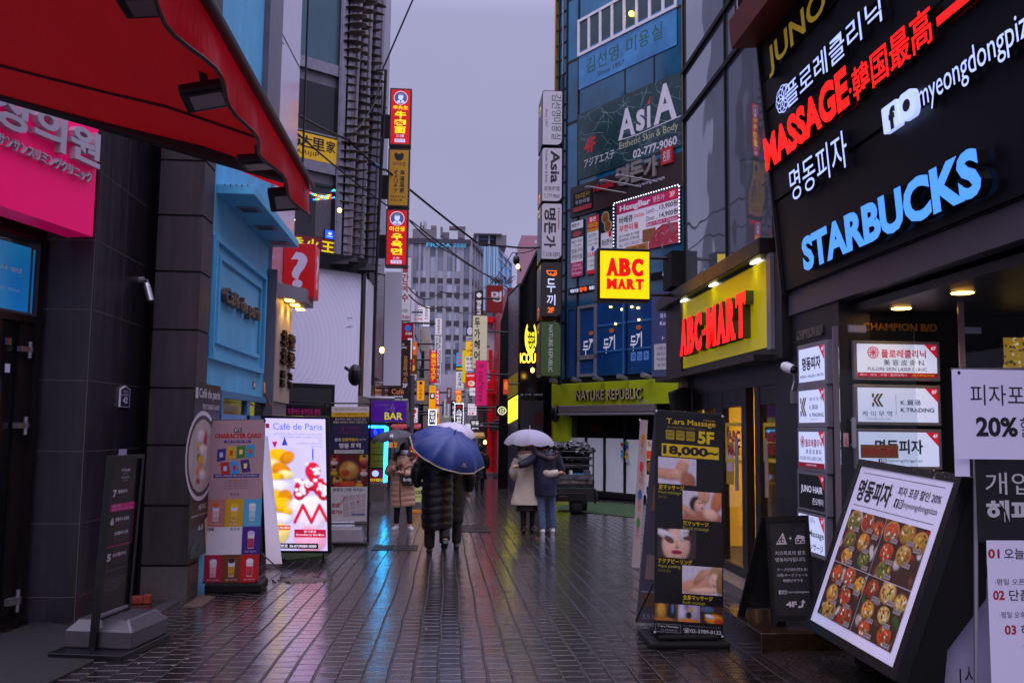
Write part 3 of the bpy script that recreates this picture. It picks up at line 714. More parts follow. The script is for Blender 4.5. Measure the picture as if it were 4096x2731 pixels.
mb = MB(); f = PCH.fr((1296, 920), (1332, 960), .06); mb.slab(f, -.06, -.06, 1.06, 1.06, -.03, -.002, BLACK); mb.rect(f, 0, 0, 1, 1, 0, lit('#2458e8', 1.2)); mb.ell(f, .5, .4, .2, .18, .003, lit('#b9cdff', 1)); mb.rect(f, .2, .68, .8, .78, .003, lit('#b9cdff', 1))
solo(mb, 'lit_tablet', 'small blue glowing notice in the restaurant window', 'display')
# yellow restaurant banner
yb_ = root('yellow_sign', PCH.hit(1290, 660), 'yellow restaurant banner with black brush characters under a window', 'sign')
YEL = mat('yellow_vinyl', '#e8b800', .4, emit=.1, var=.05); INK = pr('#1b140c')
a = PCH.uv(1366, 572); b = PCH.uv(1353, 668)
f = PCH.fruv(-3.4, b[1], PCH.uv(1362, 600)[0], a[1], .1); mb = MB(); mb.slab(f, 0, 0, 1, 1, -.04, 0, YEL)
ff = PCH.fr((1186, 580), (1338, 625), .104); 
us = [(PCH.uv(x, 600)[0]+3.4)/f.W for x in (1120, 1190, 1204, 1257, 1268, 1290, 1295, 1333)]
for c, (s0, s1) in zip('吴鸟达里家'[1:], ((us[0]+.02, us[1]), (us[2]-.06, us[3]-.03), (us[4]-.06, us[5]), (us[6], us[7]))): mb.text(f, c, s0, .1, s1, .58, INK, .004, off=.02)
mb.text(f, 'UDARIJIP', us[0], .68, us[4], .9, INK, .004); mb.build('panel', yb_)
# dark red sign with yellow characters
rs = root('red_sign', PCH.hit(1310, 1045), 'dark red restaurant sign with yellow characters and white Korean text', 'sign')
f = PCH.fruv(-3.2, PCH.uv(1330, 1048)[1], PCH.uv(1337, 1000)[0], PCH.uv(1330, 965)[1], .1); mb = MB(); mb.slab(f, 0, 0, 1, 1, -.06, 0, mat('maroon_sign', '#7a0c22', .35, emit=.1)); YC = lit('#e8d20c', .55)
for i, c in enumerate('川香火王'): mb.text(f, c, .46+.135*i, .1, .575+.135*i, .62, YC, .004, off=.03)
mb.text(f, '면대왕', .46, .7, .6, .92, pr('#d8c8cc'), .004); mb.text(f, '명동점', .84, .7, .96, .92, pr('#d8c8cc'), .004); mb.build('panel', rs)
# white hoarding
hd = root('hoarding', PCH.hit(1300, 1500), 'white curved printed hoarding in a black frame on the corner building', 'hoarding')
TARP = mat('white_tarp', '#d5d2e6', .5, bump=0); nt_ = TARP.node_tree
_t = nt_.nodes.new('ShaderNodeTexCoord'); _m = nt_.nodes.new('ShaderNodeMapping'); _m.inputs['Location'].default_value = (1.6, .8, -.6); _wv = nt_.nodes.new('ShaderNodeTexWave'); _wv.wave_type = 'RINGS'; _wv.rings_direction = 'SPHERICAL'; _wv.inputs['Scale'].default_value = 3.2; _wv.inputs['Distortion'].default_value = 1.2
_mx = nt_.nodes.new('ShaderNodeMixRGB'); _mx.inputs[1].default_value = (*lin('#f0eefa'), 1); _mx.inputs[2].default_value = (*lin('#e6e3f4'), 1)
nt_.links.new(_t.outputs['Object'], _m.inputs[0]); nt_.links.new(_m.outputs[0], _wv.inputs['Vector']); nt_.links.new(_wv.outputs[0], _mx.inputs[0]); nt_.links.new(_mx.outputs[0], nt_.nodes['Principled BSDF'].inputs['Base Color'])
tz = PCH.uv(1400, 1100)[1]; bz = PCH.uv(1400, 1545)[1]; ur = PCH.uv(1412, 1300)[0]
mb = MB(); uvbox(mb, PCH, -7, -.6, ur, tz, .1, .3, TARP); mb.build('tarp', hd)
mb = MB(); uvbox(mb, PCH, -7, tz, ur+.04, tz+.35, .05, .42, BLACKM); mb.build('top_beam', hd)
cor = PCH.p(ur, 0, .3)
fs = Fr((cor.x+.02, cor.y, tz+.3), (.12, 2.6, 0), (0, 0, bz-tz-.5))
mb = MB(); mb.slab(fs, 0, 0, .2, 1, -.1, .02, BLACK); mb.slab(fs, .8, 0, 1, 1, -.1, .02, BLACK); mb.slab(fs, .2, 0, .8, .08, -.1, .02, BLACK); mb.build('side_frame', hd)
mb = MB(); mb.rect(fs, .2, .08, .8, 1, 0, WHITE); mb.build('side_panel', hd)
mb = MB(); uvbox(mb, PCH, -4, -.55, PCH.uv(1300, 1580)[0], bz, .3, .42, BLACKM); uvbox(mb, PCH, -3.5, bz-.5, PCH.uv(1285, 1580)[0], bz-.1, .42, .44, CHAR); mb.build('plinth', hd)
# floodlights on the hoarding top
for k, (x, y) in enumerate(((1335, 1048), (1372, 1040), (1440, 1072))):
    r = root('floodlight', PCH.hit(x, y+14)+PCH.n*.3, ['left', 'middle', 'outermost'][k]+' black floodlight on the top beam of the white hoarding', 'floodlight', 'floodlights above the white hoarding')
    c = Vector(r['base']); mb = MB(); T = Matrix.Rotation(.5, 3, 'X')
    pts = [c+T @ Vector(v) for v in ((-.22, -.3, .05), (.22, -.3, .05), (.22, -.3, .1), (-.22, -.3, .1), (-.12, .1, .05), (.12, .1, .05), (.12, .1, .12), (-.12, .1, .12))]
    mb.hexa(pts, FLB); b = mb.build('body', r); mb = MB(); mb.face([p-Vector((0, .0, .004)) for p in (pts[0], pts[4], pts[5], pts[1])], ALU); mb.build('lens', b, loc=c)
    mb = MB(); mb.tube([c+Vector((0, .1, .1)), c+Vector((0, .3, .0)), c+Vector((0, .4, -.15))], .03, FLB, 6); mb.build('bracket', r)
mb = MB(); p = PX(1420, 1500, cor.x+.3); mb.ball(p, .13, .16, .2, BLACK, 12, 8); mb.tube([p, p+Vector((-.2, .2, .15))], .03, BLACK, 6); solo(mb, 'speaker', 'small black speaker on the dark frame of the white hoarding', 'speaker')

# steel fin screen climbing the corner
fin_root = root('fin_screen', (-2.0, 23, 3.2), 'tall screen of oval metal fins climbing the restaurant corner', 'facade screen')
FIN = mat('fin_metal', '#5a4a40', .45, metal=.1, var=.3, vs=5)
PMAST = mat('pale_mast', '#8f8a92', .4, var=.15)
cols = [(1396, 1330, 21.0), (1440, 1380, 22.2), (1487, 1437, 23.6)]
for j, (xt, xb_, Y) in enumerate(cols):
    mb = MB(); mb.tube([PY(xb_+10, 1560, Y), PY(xt+18, -60, Y)], .05, PMAST, 8); mb.build('mast', fin_root)
    mb = MB(); mb.tube([PY(xb_+42, 1560, Y+.6), PY(xt+50, -60, Y+.6)], .05, PMAST, 8); mb.build('mast', fin_root)
src = None
mbf = MB(); mbf.ball((0, 0, 0), .30, .24, .016, FIN, 18, 5)
n_rows = 46
for j, (xt, xb_, Y) in enumerate(cols):
    for i in range(n_rows - 16*(j == 9)):
        y = -30 + 33.5*i + 9*j
        t = (y+60)/1620; x = xt+(xb_-xt)*t + (10*math.sin(i*.35+j) if j == 2 else 6*math.sin(i*.5+j*2))
        if y > 1500: continue
        p = PY(x+22, y, Y-.15)
        if src is None:
            src = mbf.build('fin', fin_root, loc=(0, 0, 0), smooth=True); o = src
        else:
            o = src.copy(); COL.objects.link(o); o.parent = fin_root
        o.location = p-Vector(fin_root['base']); o.rotation_euler = (R(6), R(random.uniform(-9, 9)), R(random.uniform(-15, 15)))
        s = .8+.25*math.sin(i*.37+j*1.7); o.scale = (s*(1.15 if j == 2 else 1), s, 1)
# tall grey slab behind the fins
gb = MB(); gb.box(-9, 26.2, 3, PY(1528, 0, 26.2).x, 30, 19, mat('pale_panel', '#8b8694', .3, metal=.3, var=.1)); solo(gb, 'tower_block', 'grey clad tower edge rising behind the oval fins', 'building')

# ================================================================== right: black multi-tenant building
XR = 3.25; PR = XPR(XR)
def prf(tl, br, d=0, X=None): return (XPR(X) if X else PR).fr(tl, br, d)
CH1 = 8.62                                                     # far end of this building
zf = PX(3160, 1262, XR).z; zf2 = PX(3172, 1165, XR).z
FASC = mat('grey_fascia', '#575159', .35, metal=.4, var=.1)
PANB = mat('black_sign_panel', '#0b090b', .42, var=.35, vs=2, stretch=(2, 2, .4), spec=.2, bump=.03, bs=40)
champ = root('black_building', (XR, CH1, gz(CH1)), 'black sign clad building with a stack of lit lettering over an open entrance', 'building')
mb = MB()
mb.box(XR, -3, zf, XR+.12, CH1, zf2, FASC); mb.box(XR+.12, -3, zf+.03, XR+4, CH1-.02, zf2, BLACKM); mb.build('soffit', champ)
lean = .085
def leanX(z): return XR - .02 - lean*(z-zf2)
mb = MB(); ztop = 8.5
mb.hexa([(leanX(zf2), CH1, zf2), (leanX(zf2), -3, zf2), (leanX(ztop), -3, ztop), (leanX(ztop), CH1, ztop), (XR+3, CH1, zf2), (XR+3, -3, zf2), (XR+3, -3, ztop), (XR+3, CH1, ztop)], PANB)
mb.build('facade', champ)
PF_ = Plane((leanX(zf2), CH1, zf2), (0, -1, 0), (-lean, 0, 1))
mb = MB()   # sign bands as stepped boards
bands = [(3172, 1165, 3130, 805), (3130, 805, 3095, 560), (3100, 600, 3080, 440), (3085, 430, 3050, 180), (3060, 240, 3040, 100)]
vv = [0, PF_.uv(3130, 800)[1], PF_.uv(3105, 590)[1], PF_.uv(3090, 440)[1], PF_.uv(3070, 330)[1], PF_.uv(3045, 190)[1]]
for i in range(5): uvbox(mb, PF_, .03, vv[i]+.012, 12, vv[i+1]-.012, -.02, .03+.012*(i % 2), PANB)
mb.build('sign_board', champ)
mb = MB(); uvbox(mb, PF_, 0, -.02, .03, 6, -.02, .06, CHAR); uvbox(mb, PF_, -.02, vv[5]+.0, 12, vv[5]+.28, .0, .3, mat('rust_beam', '#6b2418', .5, metal=.3, var=.3, vs=5)); mb.build('trim', champ)
LB = lit('#4a94f8', 1.0); LRED = lit('#ff1208', 1.5); LWH = lit('#a9bcff', 1.1); GOLD = mat('gold_letter', '#a88f10', .4, emit=.28, var=.1); SIDE = mat('letter_side', '#141216', .4)  # slight glow put into the gold so those letters read brighter
def row(name, st, p0, p1, ytop, m, ext=.06, off=0., label=None, bold=0, cat='sign'):
    "letters on the leaning facade; p0 baseline left px, p1 baseline right px, ytop px of the letter top at p0's x"
    u0, v0 = PF_.uv(*p0); u1, v1 = PF_.uv(*p1); vt = PF_.uv(p0[0]-6, ytop)[1]
    f = PF_.fruv(u0, (v0+v1)/2, u1, (v0+v1)/2+(vt-v0), .05); mb = MB(); mb.text(f, st, 0, 0, 1, 1, m, .0, ext, off=off, bold=bold, side=SIDE)
    return f, mb
f, mb = row('x', 'STARBUCKS', (3268, 1072), (4012, 790), 935, LB, .07, .045)
solo(mb, 'lit_letters', 'big pale blue lit letters spelling STARBUCKS above the entrance', 'sign letters')
f, mb = row('x', 'MASSAGE', (3104, 684), (3450, 424), 548, LRED, .05, .045)
solo(mb, 'lit_letters', 'red lit letters spelling MASSAGE on the black building', 'sign letters')
f, mb = row('x', '·韓国最高', (3452, 420), (3795, 165), 284, LRED, .05, .012)
a = PF_.uv(3810, 170); b = PF_.uv(4200, -80); g = PF_.fruv(a[0]+.02, f.o.z*0+PF_.uv(3104, 684)[1]+.0, a[0]+1.3, PF_.uv(3104, 684)[1]+(PF_.uv(3098, 548)[1]-PF_.uv(3104, 684)[1])+.1, .05); mb.text(g, '工大', 0, 0, 1, 1, LRED, 0, .05, off=.03, side=SIDE)
solo(mb, 'lit_letters', 'red lit Chinese characters following the word MASSAGE', 'sign letters')
f, mb = row('x', '명동피자', (3205, 800), (3440, 668), 668, LWH, .04, .0); 
solo(mb, 'lit_letters', 'white outlined Korean pizza lettering under the red massage row', 'sign letters')
f, mb = row('x', '플로레클리닉', (3186, 425), (3580, 95), 330, LWH, .04, .005)
solo(mb, 'lit_letters', 'white lit Korean clinic lettering below the gold letters', 'sign letters')
f, mb = row('x', 'JUNO HAIR', (3118, 296), (3700, -265), 172, GOLD, .05, .02)
solo(mb, 'gold_letters', 'unlit gold letters spelling JUNO HAIR, topmost row of the black building', 'sign letters')
# flower emblem, social icons and handle
mb = MB(); a = PF_.uv(3130, 462); b = PF_.uv(3184, 330); f = PF_.fruv(a[0], min(a[1], PF_.uv(3155, 455)[1]), b[0], PF_.uv(3155, 335)[1], .055)
for k in range(8): mb.ring(f, .5+.24*math.cos(k*math.pi/4), .5+.24*math.sin(k*math.pi/4), .25, .25, .035, .0+.0003*k, LWH, 14)
solo(mb, 'flower_emblem', 'white line flower emblem beside the clinic lettering', 'emblem')
mb = MB(); u0 = PF_.uv(3580, 500)[0]; u1 = PF_.uv(3645, 480)[0]; u2 = PF_.uv(3652, 470)[0]; u3 = PF_.uv(3712, 440)[0]
v0 = PF_.uv(3600, 528)[1]; v1 = PF_.uv(3590, 424)[1]
def rr(f, r, n=5):
    P = []
    for cx, cy, a0 in ((1-r, r, -.5), (1-r, 1-r, 0), (r, 1-r, .5), (r, r, 1)):
        for i in range(n+1): a = (a0+.5*i/n)*math.pi; P.append((cx+r*math.cos(a), cy+r*math.sin(a)))
    return P
f = PF_.fruv(u0, v0, u1, v1, .05); mb.prism(f, rr(f, .08), 0, .04, LWH); mb.text(f, 'f', .42, .16, .86, 1.0, SIDE, .043, off=.06)
f = PF_.fruv(u2, v0, u3, v1, .05); mb.prism(f, rr(f, .25), 0, .04, LWH); mb.ell(f, .5, .5, .26, .22, .043, SIDE)
solo(mb, 'social_icons', 'white square social media icons on the black building', 'emblem')
um = PF_.uv(3722, 410)[0]; ue = PF_.uv(4096, 200)[0]
f = PF_.fruv(um, v0-.03, um+(ue-um)*1.33, v1-.01, .05); mb = MB(); mb.text(f, 'myeongdongpizza', 0, 0, 1, 1, LWH, 0, .03, side=SIDE); solo(mb, 'lit_letters', 'white lit word myeongdongpizza running off the photo edge', 'sign letters')
# pig shaped board at the beam
pg = root('pig_sign', PF_.hit(2985, 130), 'black pig shaped board marked 401 hanging from the rust beam end', 'sign')
mb = MB(); f = FB(CH1+.1, 2944, -40, 3040, 150); mb.prism(f, [(0, .1), (.2, -.1), (.85, -.1), (1, .1), (1, .9), (.85, 1), (.8, .75), (.5, .72), (.42, 1), (.28, .98), (.25, .7), (.1, .75), (.02, .55)], -.06, 0, BLACKM)
PIGW = pr('#b9b4c4'); mb.line(f, [(.03, .1), (.05, .55), (.12, .72), (.25, .67), (.3, .95), (.4, .97)], .012, .003, PIGW); mb.line(f, [(.5, .69), (.8, .72), (.87, .96), (.97, .88), (.97, .12)], .012, .003, PIGW)
mb.text(f, '401', .28, .34, .72, .52, PIGW, .003, off=.02); mb.text(f, 'RESTAURANT', .28, .58, .72, .64, PIGW, .003); mb.build('board', pg)

# entrance ceiling lamps in a dropped ceiling
yd1 = PX(3350, 1700, XR).y; YRW = yd1+.02; zdc = PY(3605, 1235, YRW-.35).z
mb = MB(); mb.box(XR+.14, 3.5, zdc+.004, XR+4, YRW+.2, zdc+.07, mat('ceiling_board', '#2a2522', .35, var=.2)); mb.build('ceiling', champ)
for x, y, nm in ((3605, 1235, 'round warm downlight in the entrance ceiling, the one over the building name'), (3850, 1173, 'round warm downlight in the entrance ceiling, behind the glass door hinge')):
    p = PX(x, y, XR); d = ray(x, y); p = CAM_P + d*((zdc-.004-CH)/d.z); mb = MB()
    mb.tube([p+Vector((0, 0, .02)), p+Vector((0, 0, .004))], .09, ALU, 20); mb.tube([p+Vector((0, 0, .006)), p+Vector((0, 0, -.002))], .075, WARM, 20)
    solo(mb, 'downlight', nm, 'lamp', loc=p)
    ld = bpy.data.lights.new('downlight', 'SPOT'); ld.energy = 16; ld.color = (1, .62, .2); ld.spot_size = 2.4; ld.spot_blend = .7; ld.shadow_soft_size = .07
    lo = bpy.data.objects.new('downlight_lamp', ld); COL.objects.link(lo); lo.location = p-Vector((0, 0, .03))
# piers and recess under the soffit
yd0 = PX(3200, 1700, XR).y; yd1 = PX(3350, 1700, XR).y; YRW = yd1+.02
mb = MB(); mb.box(XR+.03, yd1, -1, XR+.3, CH1, zf+.02, CHAR); mb.build('pier', champ)
mb = MB(); mb.box(XR+.05, YRW, -1, XR+4, YRW+.3, zf+.02, BLACKM); mb.build('recess_wall', champ)
XD = XR+.03; PD = XPR(XD)
CHW = mat('gold_name', '#a8731c', .4, metal=.4); CHG = mat('grey_name', '#6f665e', .4, metal=.3)
mb = MB(); f = PD.fruv(PD.uv(3195, 1345)[0], PD.uv(3245, 1352)[1], PD.uv(3296, 1320)[0], PD.uv(3245, 1312)[1], .01); mb.text(f, 'CHAMPION B/D', 0, 0, 1, 1, CHG, 0, .012, off=.01); mb.build('lettering', champ)
mb = MB(); f = FB(YRW, 3446, 1292, 3742, 1328); mb.text(f, 'CHAMPION B/D', 0, 0, 1, 1, CHW, .01, .02, off=.015); mb.build('lettering', champ)
# illuminated directory panels
PW = mat('panel_white', '#cfd8f5', .4, emit=.62, ecol='#c9d6ff'); PRD = pr('#d01030'); PBK = pr('#131116'); PGD = pr('#7a5a2a')
def rednum(mb, f, s, d=.004):
    w = .3*f.H/f.W if f.W > f.H else .3
    mb.poly(f, [(1-w*1.3, .0), (1, 0), (1, .42)], d, lit('#c81826', .5)); mb.text(f, s, 1-w*.62, .05, .985, .16, PW, d+.002, off=.02)
def flower(mb, f, cx, cy, r, m, d):
    k = f.W/f.H
    for i in range(8): mb.ring(f, cx+r*.5*math.cos(i*math.pi/4), cy+r*.5*k*math.sin(i*math.pi/4), r*.5, r*.5*k, r*.09, d+.0002*i, m, 12)
def kmark(mb, f, x0, y0, x1, y1, m, d):
    X = lambda t: x0+(x1-x0)*t; Y = lambda t: y0+(y1-y0)*t
    for dx in (0, .3):
        mb.poly(f, [(X(.35+dx), Y(0)), (X(.55+dx), Y(0)), (X(.2+dx), Y(.5)), (X(.0+dx), Y(.5))], d, m); mb.poly(f, [(X(.0+dx), Y(.5)), (X(.2+dx), Y(.5)), (X(.55+dx), Y(1)), (X(.35+dx), Y(1))], d, m)
    mb.rect(f, X(-.1), Y(0), X(.08), Y(.3), d, m); mb.rect(f, X(-.1), Y(.7), X(.08), Y(1), d, m)
def fb_ig(mb, f, x, y, h, m, bg, d):
    w = h*f.H/f.W
    mb.rect(f, x, y, x+w, y+h, d, m); mb.text(f, 'f', x+w*.4, y+h*.15, x+w*.85, y+h, bg, d+.001, off=.04)
    x += w*1.2; mb.rect(f, x, y, x+w, y+h, d, m); mb.rect(f, x+w*.12, y+h*.12, x+w*.88, y+h*.88, d+.001, bg); mb.ring(f, x+w/2, y+h/2, w*.26, h*.26, w*.09, d+.002, m, 14); mb.ell(f, x+w*.72, y+h*.27, w*.06, h*.06, d+.002, m, 8)
    return x+w*1.25
def panel(f, kind, label, wide=False):
    r = root('directory_sign', f.p(.5, 1), label, 'directory sign', 'lit directory panels at the entrance')
    mb = MB(); fm = .07 if not wide else .04
    k = f.W/f.H
    mb.slab(f, -fm, -fm*k, 1+fm, 1+fm*k, -.06, -.002, GREYP); mb.build('frame', r, bevel=.006)
    mb = MB(); mb.rect(f, 0, 0, 1, 1, 0, PBK if kind == 'juno' else PW)
    if kind == 'pizza':
        if wide:
            mb.text(f, '명동피자', .2, .22, .8, .64, PBK, .003, off=.03); x = fb_ig(mb, f, .24, .78, .11, PBK, PW, .003); mb.text(f, 'myeongdongpizza', x, .79, .79, .89, PBK, .003)
        else:
            mb.text(f, '명동피자', .14, .26, .86, .66, PBK, .003, off=.03); mb.text(f, 'PIZZA | SALAD | PASTA', .06, .8, .97, .9, PBK, .003, off=.01)
        rednum(mb, f, '4F')
    if kind == 'k':
        if wide:
            kmark(mb, f, .19, .17, .34, .55, PGD, .003); mb.text(f, '케 이 무 역', .05, .68, .42, .84, PBK, .003); mb.text(f, 'TRADE CO.LTD', .1, .89, .4, .93, PGD, .003)
            mb.rect(f, .47, .2, .475, .8, .003, GREYP); mb.text(f, 'K.貿易', .53, .34, .78, .5, PBK, .003, off=.01); mb.text(f, 'K.TRADING', .53, .58, .95, .7, PBK, .003, off=.02)
        else:
            kmark(mb, f, .1, .22, .36, .8, PGD, .003); mb.text(f, '케 이 무 역', .44, .22, .92, .35, PBK, .003); mb.text(f, 'K.貿易', .44, .45, .76, .6, PBK, .003); mb.text(f, 'K.TRADING', .44, .71, .97, .82, PBK, .003, off=.01); mb.text(f, 'TRADE CO.LTD', .45, .88, .75, .92, PGD, .003)
        rednum(mb, f, '8F')
    if kind == 'clinic':
        if wide:
            flower(mb, f, .2, .26, .075, PRD, .003); mb.text(f, '플로레클리닉', .3, .16, .86, .41, PRD, .003, off=.02); mb.text(f, '美 容 皮 膚 科', .33, .46, .84, .64, PBK, .003); mb.text(f, 'FULORE SKIN LASER CLINIC', .13, .7, .87, .8, PBK, .003)
            mb.rect(f, 0, .86, 1, 1, .003, PRD); mb.text(f, '흉터 · 제모 · 주름 · 필러보톡스', .03, .9, .62, .96, PW, .005); mb.text(f, '상담 및 예약 02-777-7605', .68, .9, .96, .96, lit('#e8c010', .5), .005)
        else:
            flower(mb, f, .17, .28, .09, PRD, .003); mb.text(f, '플로레클리닉', .28, .2, .92, .42, PRD, .003, off=.02); mb.text(f, '美 容 皮 膚 科', .3, .48, .9, .62, PBK, .003); mb.text(f, 'FULORE SKIN LASER CLINIC', .06, .69, .92, .79, PBK, .003)
            mb.rect(f, 0, .86, 1, 1, .003, PRD); mb.text(f, '상담 및 예약 02-777-7605', .3, .9, .7, .95, PW, .005)
        rednum(mb, f, '6F')
    if kind == 'juno':
        WL = lit('#cfd0e6', .55); mb.text(f, 'JUNO HAIR', .1, .32, .94, .58, WL, .003, off=.015); mb.text(f, '준오헤어', .55, .66, .95, .86, WL, .003); rednum(mb, f, '7F')
    if kind == 'massage':
        mb.text(f, 'Honey & ToTo', .1, .06, .65, .22, PBK, .003); mb.text(f, 'T.ara Massage', -.0, .4, .98, .62, PBK, .003, off=.01); mb.text(f, '摩 /マッサージ', .1, .74, .95, .95, PBK, .003, off=.01); rednum(mb, f, '5F')
    mb.build('face_panel', r)
def pdf(x0, x1, ytl, ybr): return PD.fruv(PD.uv(x0, ytl)[0], PD.uv((x0+x1)/2, ybr)[1], PD.uv(x1, ytl)[0], PD.uv((x0+x1)/2, ytl)[1], .06)
xs0, xs1 = 3217, 3322
for kind, y0, y1, lb in (('pizza', 1390, 1525, 'small lit panel with Korean pizza name, topmost of the narrow directory column'), ('k', 1560, 1690, 'small lit panel with brown striped K logo in the narrow directory column'), ('clinic', 1727, 1870, 'small lit panel with red flower and red Korean clinic name'), ('juno', 1899, 2035, 'dark panel reading JUNO HAIR between lit white panels'), ('massage', 2062, 2205, 'small lit massage panel, lowest of the narrow directory column')):
    panel(pdf(xs0+3, xs1+2, y0, y1), kind, lb)
for kind, x0, y0, x1, y1, lb in (('clinic', 3426, 1374, 3750, 1512, 'wide lit panel with red flower and clinic name behind the glass door'), ('k', 3429, 1549, 3754, 1690, 'wide lit panel with brown striped K logo behind the glass door'), ('pizza', 3433, 1726, 3758, 1866, 'wide lit panel with Korean pizza name, partly covered by a sticker')):
    panel(FB(YRW-.06, x0, y0, x1, y1), kind, lb, True)
# glass door with patch fittings, handle and stickers
YG = YRW-.5
gd = root('glass_door', PY(3600, 1900, YG), 'frameless glass entrance door with steel patch fittings', 'door')
mb = MB(); f = FB(YG, 3352, 1305, 3868, 2400); mb.slab(f, 0, 0, .63, 1, -.006, .006, GLASS); mb.build('pane', gd)
mb = MB(); f2 = FB(YG-.25, 3845, 1140, 4200, 2400); mb.slab(f2, 0, 0, 1, 1, -.006, .006, GLASS); mb.build('pane', gd)
mb = MB(); EDGE = mat('glass_edge', '#6a6068', .2); f = FB(YG, 3350, 1305, 3352, 2400); mb.slab(f, 0, 0, 1, 1, -.008, .008, EDGE); f = FB(YG-.25, 3850, 1140, 3853, 1900); mb.slab(f, 0, 0, 1, 1, -.008, .008, EDGE)
mb.build('edge', gd)
for (x0, y0, x1, y1, Y) in ((3394, 1300, 3462, 1330, YG), (3836, 1307, 3920, 1336, YG), (3882, 1137, 3975, 1178, YG-.25)):
    mb = MB(); mb.slab(FB(Y, x0, y0, x1, y1), 0, 0, 1, 1, -.02, .02, ALU); mb.build('hinge', gd, bevel=.004)
mb = MB(); f = FB(YG, 3394, 1670, 3428, 1790); mb.tube([f.p(.3, 0, .05), f.p(.3, 1, .05)], .018, ALU, 10); mb.tube([f.p(.3, .1, 0), f.p(.3, .1, .05)], .01, ALU, 8); mb.tube([f.p(.3, .9, 0), f.p(.3, .9, .05)], .01, ALU, 8); mb.build('handle', gd)
mb = MB(); f = FB(YG, 3440, 1777, 3592, 1832); mb.rect(f, 0, 0, 1, 1, .009, mat('brown_sticker', '#7a4f38', .5, emit=.05)); mb.text(f, '유리조심', .07, .2, .93, .82, pr('#b02a2e'), .011, off=.02); mb.build('sticker', gd)
mb = MB(); f = FB(YG, 3371, 1731, 3393, 1786); mb.rect(f, 0, 0, 1, 1, .009, pr('#c9979f')); mb.vtext(f, '손조심', .25, .4, .75, .96, pr('#b02a2e'), .011); mb.build('sticker', gd)
# lit pizza picture deeper in the entrance
mb = MB(); f = FB(YRW-.1, 4012, 1350, 4170, 1475); mb.slab(f, -.03, -.05, 1.03, 1.05, -.05, -.003, BLACK); PZL = lit('#b78a18', .5); mb.rect(f, 0, 0, 1, 1, 0, PZL)
rnd = random.Random(3)
for i in range(60): mb.ell(f, rnd.random(), rnd.random(), rnd.uniform(.02, .06), rnd.uniform(.025, .07), .002+.0001*i, lit(('#e9dcae', '#3d4a12', '#d8b02a', '#6d3a10')[i % 4], .45), 8)
solo(mb, 'food_picture', 'lit cheesy pizza close up picture on the dark entrance wall', 'picture')

# ================================================================== right: shoe shop with yellow sign box
XM = 3.32; YM0 = CH1+.05; YM1 = 12.9
abc = root('shoe_shop', (XM, 10.8, gz(10.8)), 'shoe shop with a wavy glass upper storey, lit canopy and yellow sign box', 'shop')
BRN = mat('brown_metal', '#2a2022', .38, metal=.4, var=.15)
ya = 8.95; Xc = PY(3035, 1015, ya).x; zc0 = PY(3028, 1015, ya).z; zc1 = PY(3026, 948, ya).z; yb2 = Xc*F/842.0
mb = MB(); mb.box(Xc, ya, zc0, XM+1, yb2, zc1, BRN); canopy = mb.build('canopy', abc, bevel=.01)
XG = Xc+.14; yg1 = XG*F/962.0
mb = MB(); GW = mat('wavy_glass', '#232a30', .025, spec=1, metal=.5, bump=.0)
GW.node_tree.nodes['Principled BSDF'].inputs['Base Color'].default_value = (*lin('#7a848e'), 1)
_nt = GW.node_tree; _t = _nt.nodes.new('ShaderNodeTexCoord'); _n = _nt.nodes.new('ShaderNodeTexNoise'); _n.inputs['Scale'].default_value = 1.3; _n.inputs['Detail'].default_value = 1; _b = _nt.nodes.new('ShaderNodeBump'); _b.inputs['Distance'].default_value = .03; _b.inputs['Strength'].default_value = .25
_nt.links.new(_t.outputs['Object'], _n.inputs['Vector']); _nt.links.new(_n.outputs[0], _b.inputs['Height']); _nt.links.new(_b.outputs[0], _nt.nodes['Principled BSDF'].inputs['Normal'])
mb.box(XG, YM0, zc1, XG+2.4, yg1, 13, GW); mb.build('glazing', abc)
mb = MB(); PG = XPR(XG); fg = PG.fruv(PG.uv(2757, 700)[0], zc1, PG.uv(3010, 700)[0], 13)
for y in [yg1-.03, 8.86, (yg1+YM0)*.5-.1]: mb.box(XG-.025, y-.02, zc1, XG, y+.02, 13, BLACKM)
for z in [PX(2745, 470, XG).z, PX(2900, 45, XG).z, PX(2745, 470, XG).z+4.6]: mb.box(XG-.04, YM0, z-.03, XG-.002, yg1, z+.03, BLACKM)
mb.build('mullion', abc)
zbx0 = PX(2760, 1480, XM-.1).z; zsg = PX(3085, 1425, XM-.1).z
zb0 = PX(2740, 1480, XM-.15).z
XSg = XM-.12
zlo = PX(2745, 1478, XSg).z
mb = MB(); mb.box(XSg, YM0, zlo-.12, XM+.6, yb2-.1, zc0, CHAR); mb.box(XSg-.18, YM0+.3, zlo-.12, XSg, yb2-.15, zlo-.06, BRN); mb.build('sign_case', abc)
PSg = XPR(XSg); YP_ = mat('yellow_panel', '#dccb00', .18, emit=.18, var=.04, vs=2)
f = PSg.fruv(PSg.uv(2735, 1300)[0], zlo+.02, PSg.uv(3082, 1200)[0], zc0-.04, .012)
sg = root('yellow_sign', f.p(.5, 1), 'glossy yellow sign panel with big red lit shoe shop letters', 'sign')
mb = MB(); mb.slab(f, 0, 0, 1, 1, -.01, 0, YP_); mb.build('panel', sg)
mb = MB(); t = .035; mb.slab(f, -t, -.04, 0, 1.04, -.01, .03, DSTEEL); mb.slab(f, 1, -.04, 1+t, 1.04, -.01, .03, ALU); mb.build('frame', sg)
RL = lit('#ff0d06', 1.7); RLS = mat('letter_side_olive', '#3c3a0c', .4)
mb = MB(); ul = PSg.uv(2748, 1430)[0]+.04; urr = PSg.uv(3018, 1330)[0]+.04
